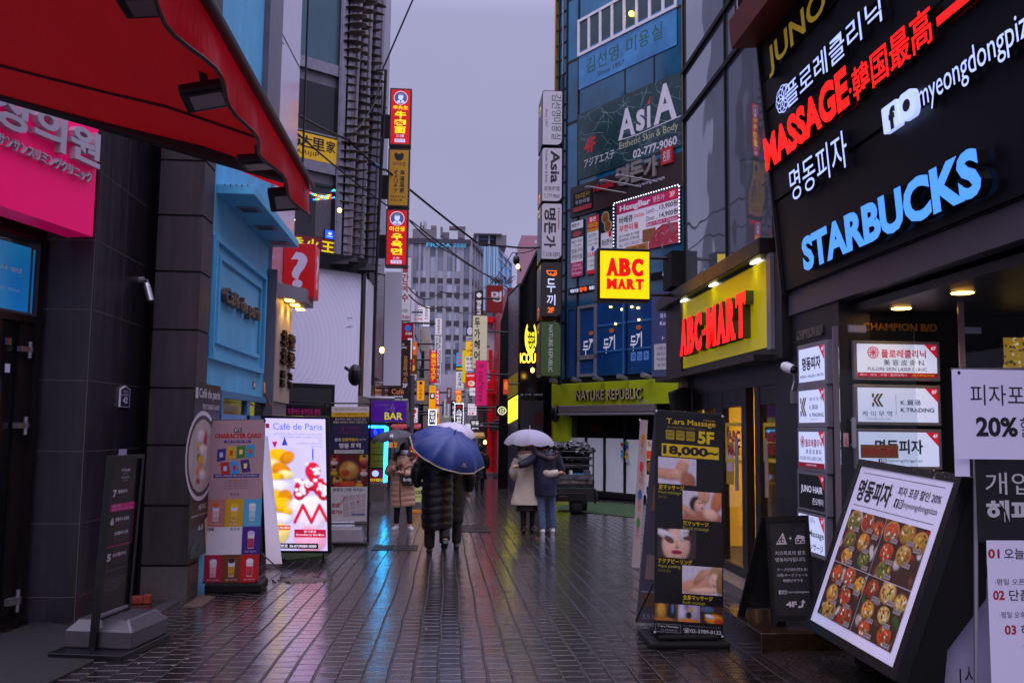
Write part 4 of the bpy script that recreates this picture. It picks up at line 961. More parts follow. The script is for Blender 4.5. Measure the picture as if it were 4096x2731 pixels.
va, vb = PSg.uv(2880, 1388)[1], PSg.uv(2880, 1225)[1]
g = PSg.fruv(ul, va, urr, vb, .014)
def slab_text(mb, f, letters, m, ext, side, d=0.):
    "slab serif capitals: bold letters with serif blocks"
    n = len(letters); wts = {'-': .5, 'M': 1.25}; tot = sum(wts.get(c, 1) for c in letters); x = 0
    for c in letters:
        wd = wts.get(c, 1)/tot; a, b = x+wd*.04, x+wd*.96; x += wd
        if c == '-': mb.slab(f, a, .5, b, .64, d, d+ext, side); mb.rect(f, a, .5, b, .64, d+ext+.001, m); continue
        mb.text(f, c, a+wd*.05, 0, b-wd*.03, 1, m, d, ext, off=.05, side=side, bold=.035)
        w_ = wd*(.26 if c == 'M' else .34); h = .13
        feet = {'A': [(a-wd*.03, 1), (b-w_+wd*.04, 1)], 'M': [(a-wd*.02, 1), (b-w_+wd*.02, 1)], 'R': [(a-wd*.02, 1), (b-w_+wd*.05, 1), (a-wd*.02, h)], 'T': [((a+b)/2-w_/2, 1)], 'B': [(a-wd*.03, 1), (a-wd*.03, h)]}.get(c, [])
        for fx, fy in feet: mb.slab(f, fx, fy-h, fx+w_, fy, d, d+ext+.0007, side); mb.rect(f, fx, fy-h, fx+w_, fy, d+ext+.0014, m)
        if c == 'T':
            for fx in (a, b-wd*.12): mb.slab(f, fx, 0, fx+wd*.12, .3, d, d+ext+.0007, side); mb.rect(f, fx, 0, fx+wd*.12, .3, d+ext+.0014, m)
        if c == 'C': mb.slab(f, b-wd*.14, .05, b, .34, d, d+ext+.0007, side); mb.rect(f, b-wd*.14, .05, b, .34, d+ext+.0014, m)
slab_text(mb, g, 'ABC-MART', RL, .09, RLS); mb.build('lettering', sg)
for k, (x, y) in enumerate(((2990, 1049), (2795, 1215), (2700, 1216))):
    yy = [9.35, 10.9, 12.3][k]; mb = MB(); mb.box(Xc+.08, yy-.11, zc0-.012, Xc+.2, yy+.11, zc0-.003, COOL); mb.build('downlight', canopy, loc=abc['base'])
    ld = bpy.data.lights.new('downlight', 'SPOT'); ld.energy = 16; ld.color = (1, .97, .75); ld.spot_size = 2.3; ld.spot_blend = .6; ld.shadow_soft_size = .08
    lo = bpy.data.objects.new('downlight_lamp', ld); COL.objects.link(lo); lo.location = (Xc+.14, yy, zc0-.03)
# shop doors, interior and stacked cartons
zt_d = zlo-.12; XDo = XM+.05; PDo = XPR(XDo)
mb = MB(); mb.box(XM+3.2, YM0, -1, XM+3.4, 13.2, zt_d+.2, mat('shop_inner_wall', '#c8a848', .6)); mb.box(XM, 13.0, -1, XM+3.4, 13.2, zt_d+.2, MC['shop_inner_wall']); mb.box(XM+.3, YM0, -1, XM+3.4, YM0+.1, zt_d+.2, MC['shop_inner_wall'])
mb.box(XM, YM0, gz(12)-.6, XM+3.3, 13.1, gz(10)+.14, CHAR); mb.build('interior', abc)
mb = MB(); mb.box(XM+1.2, 9.4, zt_d-.08, XM+1.8, 12.6, zt_d-.02, mat('ceiling_light', '#fff0b0', .5, emit=26, ecol='#ffcf70')); mb.box(XM+.02, YM0, zt_d-.02, XM+3.4, 13.1, zt_d+.1, BLACKM); mb.build('ceiling_light', abc)
zgd = gz(11)+.14
mb = MB(); 
def ypx(x): return XDo*F/(x+10-VPX)
mb.box(XDo-.05, YM0, zt_d-.22, XDo+.08, 13, zt_d, FRM); mb.box(XM-.02, YM0, -.9, XM+.1, ypx(3140), zt_d, CHAR)
for x0, x1 in ((2775, 2795), (2830, 2846), (2875, 2905), (2985, 3005), (3040, 3062), (3138, 3175)): mb.box(XDo-.04, ypx(x1), zgd, XDo+.05, ypx(x0), zt_d-.22, FRM)
for x0, x1 in ((2905, 2985), (3062, 3138), (2795, 2875)): mb.box(XDo-.035, ypx(x1), zgd, XDo+.045, ypx(x0), zgd+.1, FRM); mb.box(XDo-.035, ypx(x1), zt_d-.42, XDo+.045, ypx(x0), zt_d-.22, FRM)
mb.build('door_frame', abc)
mb = MB(); mb.box(XM-.25, YM0+.2, -1, XM+.4, 13.0, zgd, mat('threshold_stone', '#6b6462', .4, var=.3, vs=12)); mb.box(XM-.4, YM0+.2, -1, XM-.25, 13.0, zgd-.12, MC['threshold_stone']); mb.build('step', abc)
for k, (x0, x1) in enumerate(((2905, 2985), (3062, 3138))):
    mb = MB(); mb.box(XDo-.004, ypx(x1), zgd+.1, XDo+.004, ypx(x0), zt_d-.42, GLASS); dg_ = mb.build('door', abc)
    f = PDo.fruv(-ypx(x0)+.04, PX((x0+x1)/2, 1850, XDo).z, -ypx(x1)-.04, PX((x0+x1)/2, 1690, XDo).z, .012); mb = MB(); YT = mat('yellow_tape', '#c9a800', .4, emit=.1)
    frame_mb(mb, f, .04, .003, YT); st = 'ABC MART'; mb.text(f, 'ABC', .14, .2, .86, .48, pr('#b01818'), .001, off=.05); mb.text(f, 'MART', .14, .56, .86, .82, pr('#b01818'), .001, off=.05); mb.build('decal', dg_, loc=abc['base'])
    mb = MB(); y = ypx(x1)+.12 if k == 0 else ypx(x0)-.25; mb.tube([(XDo-.06, y, zgd+.95), (XDo-.06, y, zgd+1.55)], .02, ALU, 8); mb.build('handle', dg_, loc=abc['base'])
    if k == 0:
        mb = MB(); f = PDo.fruv(-ypx(x0)+.05, zgd+1.0, -ypx(x0)+.35, zgd+1.5, .01); mb.rect(f, 0, 0, 1, 1, 0, pr('#c99b10')); mb.rect(f, .12, .15, .88, .7, .002, pr('#d8c8d0')); mb.build('poster', dg_, loc=abc['base'])
CART = mat('carton_yellow', '#b98a1a', .55, var=.12, vs=6)
for i in range(10):
    mb = MB(); z = zgd+.005+.215*i; yy = ypx(3018)+.02*math.sin(i*2.1); mb.box(XDo+.15, yy-.32, z, XDo+.62, yy+.33, z+.205, CART); mb.box(XDo+.148, yy-.03, z+.001, XDo+.15, yy+.03, z+.2, mat('carton_tape', '#8a6a1a', .4))
    solo(mb, 'carton', 'yellow brown carton in the tall stack inside the shoe shop doorway', 'carton', 'cartons stacked in the shop doorway')
# square yellow projecting sign
YSq = 12.5
sq = root('square_sign', PY(2500, 1205, YSq), 'square yellow lit sign with red slab letters on a bracket', 'sign')
a = PY(2390, 990, YSq); b = PY(2603, 1207, YSq)
mb = MB(); mb.box(a.x, YSq, b.z, b.x, YSq+.28, a.z, BLACK); mb.build('cabinet', sq, bevel=.015)
f = FB(YSq, 2398, 1000, 2600, 1199); mb = MB(); mb.rect(f, .015, .015, .985, .985, .004, lit('#ffd200', .9)); RSQ = lit('#d80a08', .8)
slab_text(mb, f.sub(.13, .16, .87, .53), 'ABC', RSQ, .004, RSQ, .005); slab_text(mb, f.sub(.13, .58, .88, .80), 'MART', RSQ, .004, RSQ, .005); mb.build('face_panel', sq)
mb = MB(); bx0 = PY(2672, 1012, YSq+.1); bx1 = PY(2755, 1155, YSq+.1); mb.box(bx0.x, YSq-.1, bx1.z, XG+.1, YSq+.4, bx0.z, BLACKM)
mb.tube([(b.x, YSq+.14, a.z-.1), (bx0.x+.05, YSq+.14, a.z-.1)], .025, BLACK, 6); mb.tube([(b.x, YSq+.14, b.z+.12), (bx0.x+.05, YSq+.14, b.z+.12)], .025, BLACK, 6); mb.build('bracket', sq)
# horn loudspeaker on a post and dome camera
sp_ = root('loudspeaker', PY(2720, 1645, 12.4), 'black wedge shaped loudspeaker on a post beside the shoe shop', 'loudspeaker')
mb = MB(); f = FB(12.4, 2687, 1545, 2760, 1645); mb.prism(f, [(0, .22), (.78, 0), (1, .35), (1, .9), (.85, 1), (.15, .95)], -.25, 0, BLACKM); mb.build('cabinet', sp_, bevel=.02)
mb = MB(); mb.tube([f.p(.95, .35, -.12), f.p(1.25, .35, -.12)], .025, BLACK, 8); p = f.p(1.3, 0, -.12); mb.tube([(p.x, p.y, gz(p.y)), (p.x, p.y, zt_d+.1)], .1, BRN, 12); mb.build('post', sp_)
dc = root('security_camera', PY(3160, 1470, 8.6), 'white dome nosed security camera under the shoe shop sign end', 'security camera')
mb = MB(); a = PY(3132, 1462, 8.5); b = PY(3172, 1478, 8.4); mb.tube([a, a+(b-a)*.3, b], [.035, .05, .045], WHITE, 12); mb.build('housing', dc); mb = MB(); mb.ball(b, .04, .04, .04, BLACK, 10, 6); mb.build('lens', dc)
mb = MB(); mb.tube([b, PY(3178, 1520, 8.5), PY(3168, 1560, 8.5)], .008, WHITE, 6); f = FB(8.5, 3168, 1562, 3208, 1612); mb.slab(f, 0, 0, 1, 1, -.05, 0, GREYP); mb.build('junction_box', dc)

# ================================================================== right: chamfered corner building with stacked tenants
g0 = G(2215, 1979); dN = Vector((.515, -.857, 0)).normalized(); PN = Plane((g0.x, g0.y, 0), dN)
NW_ = 6.3; NZ = gz(g0.y)
BGL = mat('blue_glass', '#177099', .06, spec=1, var=.45, vs=.6, bump=.12, bs=.9); BGL2 = mat('deep_blue_glass', '#115878', .06, spec=1, var=.5, vs=.8, bump=.12, bs=1.1)
GOLDT = mat('gold_tube', '#b5860f', .35, metal=.5, emit=.05)
tow = root('corner_building', (g0.x, g0.y, NZ), 'blue glass corner building covered in shop signs over a green shop front', 'building')
def nv(x, y): return PN.uv(x, y)
mb = MB()
c2 = PN.p(NW_, 0); b0 = Vector((g0.x+4, g0.y+9, 0))
prismz(mb, [(g0.x, g0.y), (c2.x, c2.y), (c2.x+5, c2.y+4), (b0.x, b0.y)], NZ-1, 24, mat('frame_blue_dark', '#141b26', .35, metal=.3, var=.2)); mb.build('wall', tow)
uR = nv(2738, 300)[0]
def nrect(y_top, x_top, y_bot, x_bot, u0, u1, d): return PN.fruv(u0, nv(x_bot, y_bot)[1], u1, nv(x_top, y_top)[1], d)
mb = MB()
uL = nv(2272, 300)[0]
levels = [nv(2320, y)[1] for y in (1290, 830, 480, 232, -20, -300)]
for i in range(5): mb.slab(PN.fruv(uL, levels[i]+.02, uR, levels[i+1]-.02), 0, 0, 1, 1, .0, .03, BGL if i % 2 else BGL2)
mb.slab(PN.fruv(0.02, NZ+4, uL-.06, 22), 0, 0, 1, 1, 0, .02, BGL2); mb.build('glazing', tow)
mb = MB()
for x in (2240, 2272, 2318): u = nv(x, 300)[0]; uvbox(mb, PN, u-.025, NZ+4.5, u+.025, 22, 0, .07, DSTEEL)
for x in (2503, 2620): u = nv(x, 300)[0]; uvbox(mb, PN, u-.02, levels[2], u+.02, 22, 0, .05, DSTEEL)
for y in range(-200, 1300, 62): v = nv(2260, y)[1]; uvbox(mb, PN, 0.02, v-.025, uL, v+.025, 0, .06, DSTEEL)
for v in levels: uvbox(mb, PN, uL, v-.04, uR, v+.04, 0, .05, DSTEEL)
uvbox(mb, PN, -.02, NZ+1, .03, 22, .0, .1, GOLDT); uvbox(mb, PN, uR+.03, levels[1]-.2, uR+.13, 22, 0, .14, GOLDT); mb.build('mullion', tow)
mb = MB(); mb.tube([PN.p(nv(2262, 300)[0], NZ+3, .12), PN.p(nv(2262, 300)[0], 22, .12)], .035, STEEL, 8); mb.build('drainpipe', tow)
# white framed window strip
fw = PN.fruv(nv(2318, 160)[0], nv(2318, 232)[1], nv(2714, 0)[0], nv(2318, 86)[1], .05)
mb = MB(); frame_mb(mb, fw, .1, .05, WHITE)
for k in range(1, 8): mb.slab(fw, k/8-.012, 0, k/8+.012, 1, 0, .04, WHITE)
wf = mb.build('window', tow); mb = MB(); mb.rect(fw, 0, 0, 1, 1, .004, mat('teal_room_glass', '#1d4045', .06, spec=.9, var=.4, vs=1.2)); p = fw.p(.58, .6, .06); mb.ball(p, .09, .09, .09, lit('#ffd34a', 8), 10, 6); mb.build('pane', wf, loc=tow['base'])
GRN = pr('#0f5a38')
s1 = root('banner_sign', PN.hit(2500, 230), 'pale blue hair salon banner with green Korean letters on the glass', 'sign')
fb = PN.fruv(nv(2318, 260)[0], nv(2318, 340)[1], nv(2712, 60)[0], nv(2318, 246)[1], .06); mb = MB(); mb.rect(fb, 0, -.35, 1, 1.25, 0, mat('pale_blue_vinyl', '#3f86bc', .25, var=.4, vs=1.1))
for i, c in enumerate('김선영'): mb.text(fb, c, .09+.125*i, .1, .19+.125*i, .72, GRN, .004)
for i, c in enumerate('미용실'): mb.text(fb, c, .52+.125*i, .1, .62+.125*i, .72, GRN, .004)
mb.text(fb, 'Since 1957', .22, .86, .5, 1.06, pr('#14303a'), .004); mb.build('panel', s1)
s2 = root('banner_sign', PN.hit(2500, 550), 'cracked dark green banner of an aesthetic salon with the word Asia', 'sign')
fa = PN.fruv(nv(2318, 600)[0], nv(2318, 724)[1], nv(2738, 450)[0], nv(2318, 462)[1], .07)
DG = mat('dark_green_vinyl', '#173c40', .35, var=.35, vs=3, bump=.1, bs=8); mb = MB(); mb.slab(fa, 0, 0, 1, 1, -.04, 0, DG)
CRK = pr('#7a9a9c'); rnd = random.Random(11)
for i in range(90):
    x, y = rnd.random(), rnd.random(); pts = [(x, y)]; a = rnd.uniform(0, 6.28)
    for k in range(5):
        a += rnd.uniform(-.5, .5); x += .035*math.cos(a); y += .05*math.sin(a)
        if not (0 < x < 1 and 0 < y < 1): break
        pts.append((x, y))
    if len(pts) > 1: mb.line(fa, pts, .012, .003, CRK)
SW = pr('#d6d3dc'); GR2 = pr('#b9bf9a')
mb.text(fa, 'A', .42, .2, .58, .62, SW, .006, off=.03); mb.text(fa, 's', .59, .3, .67, .6, SW, .006, off=.03); mb.text(fa, 'ı', .69, .3, .72, .6, SW, .006, off=.05); mb.poly(fa, [(.69, .27), (.705, .27), (.73, .18), (.72, .18)], .006, pr('#c8202a')); mb.text(fa, 'A', .75, .08, .95, .6, SW, .006, off=.03)
mb.line(fa, [(.42, .62), (.6, .64), (.98, .6)], .03, .007, SW); mb.text(fa, '4F', .07, .42, .19, .64, pr('#c8202a'), .006, off=.04); mb.text(fa, 'Esthetic Skin & Body', .43, .66, .96, .79, GR2, .006); mb.text(fa, 'アジアエステ', .07, .72, .38, .85, SW, .006, off=.01); mb.text(fa, '02-777-9060', .56, .84, .95, .96, SW, .006, off=.02); mb.build('panel', s2)
# brown band with raised letters
mb = MB(); v0, v1 = nv(2318, 850)[1], nv(2318, 745)[1]
uvbox(mb, PN, nv(2290, 800)[0], v0-.15, uR+.15, v1, .0, .1, mat('brown_band', '#2c1a1c', .5, var=.2)); mb.build('band', tow)
s3 = root('letter_sign', PN.hit(2500, 720), 'raised dark Korean letters with a red seal on the brown band', 'sign')
f3 = PN.fruv(nv(2290, 800)[0], v0-.05, uR, v1+.35, .1); mb = MB(); DKL = mat('dark_metal_letter', '#948c88', .35, metal=.4)
for i, c in enumerate('명돈가'): mb.text(f3, c, .46+.12*i, .16, .57+.12*i, .66, DKL, .0, .08, off=.04)
mb.text(f3, 'Hongbar', .24, .42, .44, .64, mat('red_letter', '#b01620', .4), 0, .05, off=.04); mb.text(f3, 'Myeongdonga', .62, .7, .86, .8, SW, .004); mb.slab(f3, .84, .08, .93, .46, 0, .06, MC['red_letter']); mb.text(f3, '名豚', .855, .14, .915, .4, SW, .063)
mb.slab(f3, .04, .46, .22, .98, 0, .03, BLACKM); mb.text(f3, '참숯초벌구이', .06, .5, .2, .63, pr('#d0b020'), .033); mb.text(f3, '무한리필', .06, .67, .2, .78, SW, .033); mb.slab(f3, .04, .84, .22, .96, .03, .035, MC['red_letter']); mb.build('lettering', s3)
for x, y, nm in ((2440, 770, 'spot lamp arm at the left end under the dark raised letters'), (2500, 745, 'middle spot lamp arm under the dark raised letters'), (2565, 725, 'right hand spot lamp arm under the dark raised letters')):
    mb = MB(); p = PN.hit(x+75, y+5)+PN.n*.1; q = PN.hit(x+5, y-5)+PN.n*.9; mb.tube([p, q], .025, GREYP, 6); mb.tube([q, q+PN.u*-.2], [.05, .08], GREYP, 8); solo(mb, 'spot_lamp', nm, 'lamp', 'spot lamps on arms under the raised letters')
# bbq posters
def poster(tl_y, bl_y, x0, x1, label, fn, name='menu_poster', d=.09, emit=.28):
    f = PN.fruv(nv(x0, (tl_y+bl_y)/2)[0], nv(x0, bl_y)[1], nv(x1, (tl_y+bl_y)/2)[0], nv(x0, tl_y)[1], d)
    mb = MB(); mb.slab(f, -.02, -.01, 1.02, 1.01, -.06, -.002, DSTEEL); fn(mb, f); solo(mb, name, label, 'poster'); return f
PWH = mat('poster_white', '#d9d4e2', .4, emit=.16, var=.04); MAG = mat('poster_magenta', '#b50c58', .4, emit=.14); RDP = mat('poster_red', '#d01424', .4, emit=.15); K = pr('#1a1518'); MEAT = mat('meat_photo', '#a83246', .4, emit=.12, var=.5, vs=6); FOOD = mat('food_photo', '#8a5a26', .4, emit=.1, var=.6, vs=9)
def hong(mb, f):
    mb.rect(f, 0, 0, 1, 1, 0, PWH); mb.rect(f, 0, 0, 1, .2, .003, MAG); mb.text(f, 'HongBar', .05, .04, .56, .19, PWH, .006, off=.04); mb.text(f, '명돈가', .6, .04, .78, .15, PWH, .006); mb.ell(f, .9, .09, .075, .085, .006, RDP); mb.text(f, '3F', .86, .04, .94, .14, PWH, .009, off=.02)
    mb.text(f, '바베큐', .04, .26, .27, .4, K, .004, off=.02); mb.text(f, '무한리필', .04, .43, .36, .56, RDP, .004, off=.02); mb.text(f, 'Unlimited Barbeque', .29, .27, .46, .37, RDP, .004); mb.text(f, 'Lunch ....', .49, .24, .68, .33, K, .004); mb.text(f, '13,900원', .7, .21, .98, .33, K, .004, off=.02); mb.text(f, 'Dinner ....', .49, .38, .68, .47, K, .004); mb.text(f, '14,900원', .7, .36, .98, .48, K, .004, off=.02)
    mb.text(f, '全ての焼肉 食べ放題', .04, .61, .38, .67, K, .004); mb.text(f, '炭烧烤肉 无限续盘', .04, .69, .38, .75, K, .004); mb.text(f, 'ALL YOU CAN EAT !!', .04, .78, .42, .85, K, .004)
    mb.rect(f, .49, .5, 1, .58, .004, MAG); mb.text(f, 'Beef + Pork + Chicken', .5, .51, .97, .57, PWH, .006); mb.rect(f, .43, .62, .64, .86, .004, FOOD)
    for i in range(4): mb.poly(f, [(.44+.045*i, .8), (.48+.045*i, .8), (.53+.035*i, .66), (.5+.035*i, .66)], .006+.0003*i, pr('#9a5a3a'))
    mb.poly(f, [(.53, .9), (.66, .66), (.75, .6), (.98, .62), (1, 1), (.53, 1)], .008, MEAT)
    rnd = random.Random(5)
    for i in range(12): x = rnd.uniform(.66, .98); y = rnd.uniform(.68, .98); mb.line(f, [(x, y), (x+rnd.uniform(-.06, .06), y+rnd.uniform(-.08, .08))], .02, .011+.0002*i, pr('#d8a8b4'))
    mb.poly(f, [(.83, .58), (.86, .57), (.92, .8), (.89, .8)], .014, ALU); mb.rect(f, .15, .87, .52, 1, .005, pr('#c9783a')); mb.ell(f, .28, .95, .06, .05, .007, FOOD); mb.ell(f, .42, .94, .06, .05, .007, FOOD)
hp = poster(822, 1025, 2476, 2726, 'big lit barbecue poster with meat photo, framed by bulbs', hong)
mb = MB(); BULB = lit('#dfe4ff', 3.5)
for i in range(26): p = hp.p(i/25*1.02-.02, -.035, .06); mb.ball(p, .02, .02, .02, BULB, 6, 4)
for i in range(16):
    mb.ball(hp.p(-.035, i/15, .06), .02, .02, .02, BULB, 6, 4); mb.ball(hp.p(1.02, i/15, .06), .02, .02, .02, BULB, 6, 4)
for i in range(22): mb.ball(hp.p(1.09, -.2+i/15, .06), .02, .02, .02, BULB, 6, 4)
solo(mb, 'bulb_strip', 'strip of white bulbs round the big barbecue poster', 'light strip')
def p1(mb, f):
    mb.rect(f, 0, 0, 1, 1, 0, PWH); mb.text(f, '명돈가', .06, .03, .7, .1, K, .004, off=.02); mb.rect(f, 0, .14, 1, .3, .003, K); mb.ell(f, .5, .23, .36, .05, .005, MEAT); mb.text(f, 'Beef + Pork', .06, .33, .94, .39, K, .004); mb.text(f, '+ Chicken', .14, .41, .86, .46, K, .004); mb.text(f, '참숯구이', .06, .49, .94, .58, K, .004, off=.01); mb.text(f, '무한리필', .06, .6, .94, .69, K, .004, off=.01)
    mb.rect(f, 0, .74, 1, 1, .003, MAG); mb.text(f, 'Unlimited', .16, .76, .84, .82, PWH, .006); mb.text(f, 'Charcoal Grilled', .06, .83, .94, .88, PWH, .006); mb.text(f, 'Barbeque', .1, .9, .9, .98, PWH, .006)
poster(893, 1112, 2292, 2340, 'narrow white barbecue poster with a magenta foot, leftmost of three', p1)
def p2(mb, f):
    mb.rect(f, 0, 0, 1, 1, 0, PWH); mb.rect(f, 0, 0, 1, .22, .003, RDP); mb.text(f, '통큰', .2, .02, .8, .1, PWH, .006, off=.03); mb.text(f, '무한리필', .08, .12, .92, .2, pr('#e8d020'), .006, off=.03); mb.rect(f, 0, .22, 1, .27, .003, pr('#e8a010')); mb.text(f, '할인행사', .12, .3, .88, .37, pr('#2458b0'), .004); mb.text(f, 'Lunch 13,900', .08, .4, .92, .44, K, .004); mb.text(f, 'Dinner 14,900', .08, .47, .92, .51, K, .004); mb.poly(f, [(.42, .53), (.58, .53), (.58, .57), (.68, .57), (.5, .61), (.32, .57), (.42, .57)], .004, pr('#2458b0')); mb.text(f, '13,500', .04, .63, .96, .71, RDP, .004, off=.03); mb.text(f, '+ 우삼겹', .1, .75, .9, .8, K, .004); mb.text(f, '+ 돼지갈비', .1, .83, .9, .88, K, .004); mb.rect(f, 0, .93, 1, 1, .003, RDP)
poster(872, 1100, 2357, 2402, 'narrow barbecue discount poster with a red head', p2)
def p3(mb, f):
    mb.rect(f, 0, 0, 1, 1, 0, PWH); mb.rect(f, 0, 0, 1, .38, .003, K)
    for cx, cy in ((.4, .12), (.62, .28)): mb.ell(f, cx, cy, .34, .11, .005, pr('#c9b890')); mb.ell(f, cx, cy, .28, .09, .006, FOOD); mb.ell(f, cx+.04, cy, .1, .03, .007, MEAT)
    mb.ell(f, .8, .42, .14, .06, .006, RDP); mb.text(f, '점심한식', .06, .5, .94, .6, K, .004, off=.02); mb.text(f, '9,000won', .06, .7, .94, .82, RDP, .004, off=.03)
poster(850, 1078, 2412, 2458, 'narrow lunch poster with two dark food bowls', p3)
# second floor band with lit strip sign and windows
TL = 1240
mb = MB(); f = PN.fruv(nv(2282, 1235)[0], nv(2282, 1240)[1], uR+.1, nv(2282, 1205)[1], .1); f = PN.fruv(nv(2282, 1180)[0], nv(2290, 1180)[1], uR+.15, nv(2290, 1155)[1], .1)
mb.slab(f, 0, 0, 1, 1, -.1, 0, BLACKM); LW2 = lit('#cfd6ff', 1.0); LOR = lit('#ff5a18', 1.2)
mb.text(f, '떡볶이로', .02, .2, .1, .8, LW2, .004, off=.02); mb.text(f, '함께!', .11, .15, .18, .85, LOR, .004, off=.03); mb.text(f, '볶음밥으로', .2, .2, .3, .8, LW2, .004, off=.02); mb.text(f, '두끼', .31, .15, .37, .85, LOR, .004, off=.03); mb.text(f, '즉석떡볶이 무한리필', .82, .1, 1.0, .9, LW2, .004, off=.02)
solo(mb, 'strip_sign', 'thin black strip sign with white and orange lit Korean text', 'sign')
fw2 = PN.fruv(nv(2275, 1400)[0], nv(2330, 1508)[1], uR+.5, nv(2330, 1225)[1], .06)
mb = MB(); mb.rect(fw2, 0, 0, 1, 1, 0, mat('blue_shop_glass', '#1c4a86', .1, spec=.9, var=.3, vs=.8)); mb.build('window', tow)
mb = MB(); CB = mat('blue_frame_line', '#2f6da8', .4)
xs = lambda x: (nv(x, 1400)[0]-nv(2275, 1400)[0])/fw2.W
frame_mb(mb, fw2.sub(0, 0, xs(2310), 1), .06, .03, mat('teal_metal', '#154a66', .4, metal=.3)); frame_mb(mb, fw2.sub(xs(2318), 0, xs(2392), 1), .1, .05, GREYP); mb.slab(fw2, xs(2318), .7, xs(2392), .76, 0, .05, GREYP)
for a_, b_, c_, d_ in ((2395, .3, 2610, .33), (2395, .66, 2610, .685)): mb.slab(fw2, xs(a_), b_, xs(c_), d_, 0, .02, CB)
mb.slab(fw2, xs(2497), 0, xs(2502), 1, 0, .02, CB); mb.slab(fw2, xs(2512), 0, xs(2516), 1, 0, .03, BLACK); mb.build('window_frame', tow)
mb = MB(); WV = mat('window_vinyl', '#d8d8ea', .5, emit=.25); OR = pr('#d8701a')
for x in (2338, 2420, 2528):
    h = .2; a_, b_ = xs(x), xs(x+46); mb.text(fw2, '두', a_, .5, (a_+b_)/2, .5+h, WV, .01, off=.02); mb.text(fw2, '끼', (a_+b_)/2, .46, b_, .46+h, WV, .01, off=.02); mb.ell(fw2, (a_+b_)/2+.02, .4, .02, .03, .01, OR)
for i, c in enumerate('영업중'): a_ = xs(2530+26*i); b_ = xs(2549+26*i); mb.rect(fw2, a_, .72, b_, .83, .01, mat('pale_blue_card', '#5f8fd8', .4, emit=.2)); mb.text(fw2, c, a_+.005, .735, b_-.005, .815, pr('#24408a'), .013, off=.02)
solo(mb, 'window_lettering', 'white Korean snack bar lettering and open cards on the upstairs window', 'window lettering')
for x, y in ((2450, 1228), (2495, 1238), (2535, 1228), (2560, 1232), (2564, 1280), (2470, 1296)): mb = MB(); mb.ball(PN.hit(x, y)+PN.n*.09, .035, .035, .035, WARM, 8, 5); solo(mb, 'ceiling_bulb', 'small warm bulb glowing at the upstairs snack bar window', 'lamp', 'warm bulbs of the upstairs snack bar')
mb = MB(); f = PN.fruv(nv(2614, 1400)[0], nv(2614, 1508)[1], uR+.5, nv(2614, 1170)[1], .08); mb.rect(f, 0, 0, 1, 1, 0, pr('#4a4f7c')); mb.text(f, '즉석떡볶이 무한리필', .2, .27, .98, .33, WV, .004); mb.text(f, 'Korean Topokki', .2, .36, .95, .42, WV, .004); mb.text(f, '即食炒年糕', .35, .45, .9, .5, WV, .004); mb.text(f, 'トッポッキバイ', .25, .53, .95, .58, WV, .004); mb.rect(f, .06, .62, 1, .92, .003, pr('#c9c4cf'))
for i, s_ in enumerate(('이용요금/Price/金額', '성인/Adult/成人', '학생/Student/学生', '소인/Kid/儿童')): mb.text(f, s_, .12, .65+.065*i, .8, .69+.065*i, pr('#a03040') if i == 0 else K, .006)
solo(mb, 'price_board', 'blue grey price board with a white table beside the upstairs window', 'sign')
# green shop front
GRNP = mat('olive_green_paint', '#a9bb14', .4, var=.14, vs=1.6, bump=.03, bs=10)
nat = root('green_shop', PN.p(1.5, NZ), 'olive green cosmetics shop front with a rolled awning and papered window', 'shop')
PN2 = PN.off(.35)
v_b, v_t = PN2.uv(2300, 1622)[1], PN2.uv(2300, 1533)[1]; uL2 = PN2.uv(2206, 1580)[0]; uR2 = PN2.uv(2790, 1560)[0]
mb = MB(); uvbox(mb, PN2, uL2, v_b, uR2, v_t, -.4, 0, GRNP); uvbox(mb, PN2, uL2+.05, NZ-.5, PN2.uv(2262, 1800)[0], v_b, -.4, -.04, GRNP); mb.build('fascia', nat, bevel=.01)
f = PN2.fruv(uL2, v_b, uR2, v_t); xs2 = lambda x: (PN2.uv(x, 1580)[0]-uL2)/f.W
mb = MB(); BRS = mat('pale_gold_letter', '#cbb88c', .4, metal=.1); mb.text(f, 'NATURE REPUBLIC', xs2(2310), .34, xs2(2574), .78, BRS, .004, .08, off=.005, side=BLACKM); mb.text(f, '명동그린점', xs2(2556), .84, xs2(2594), .93, SW, .004); mb.build('lettering', nat)
mb = MB()
for x in (2244, 2330, 2418, 2515, 2612): mb = MB(); q = PN2.p(PN2.uv(x, 1530)[0], v_t, .1); mb.tube([q, q+Vector((0, 0, .06)), q+PN.n*.35+Vector((0, 0, .12))], [.05, .06, .08], ALU, 8); mb.build('sign_lamp', nat)
mb = MB(); v_a = PN2.uv(2300, 1650)[1]; uvbox(mb, PN2, PN2.uv(2243, 1640)[0], v_a-.0, PN2.uv(2620, 1640)[0], v_b, -.1, .12, mat('awning_cassette', '#6e6468', .45, var=.15)); uvbox(mb, PN2, PN2.uv(2243, 1640)[0], v_a-.1, PN2.uv(2620, 1640)[0], v_a-.02, -.02, .16, GREYP); mb.build('awning_cassette', nat, bevel=.02)
PN3 = PN.off(.12); v_w = PN3.uv(2300, 1658)[1]
fg_ = PN3.fruv(PN3.uv(2264, 1800)[0], NZ+.12, PN3.uv(2640, 1800)[0], v_w)
mb = MB(); mb.rect(fg_, 0, 0, 1, 1, -.03, DGLASS); 
xs3 = lambda x: (PN3.uv(x, 1800)[0]-PN3.uv(2264, 1800)[0])/fg_.W
mb.build('window', nat)
mb = MB(); frame_mb(mb, fg_, .1, .06, BLACK)
for x in (2346, 2420, 2501): mb.slab(fg_, xs3(x)-.008, 0, xs3(x)+.008, 1, -.02, .05, BLACK)
mb.slab(fg_, 0, .94, 1, 1, -.02, .08, CHAR); mb.build('window_frame', nat)
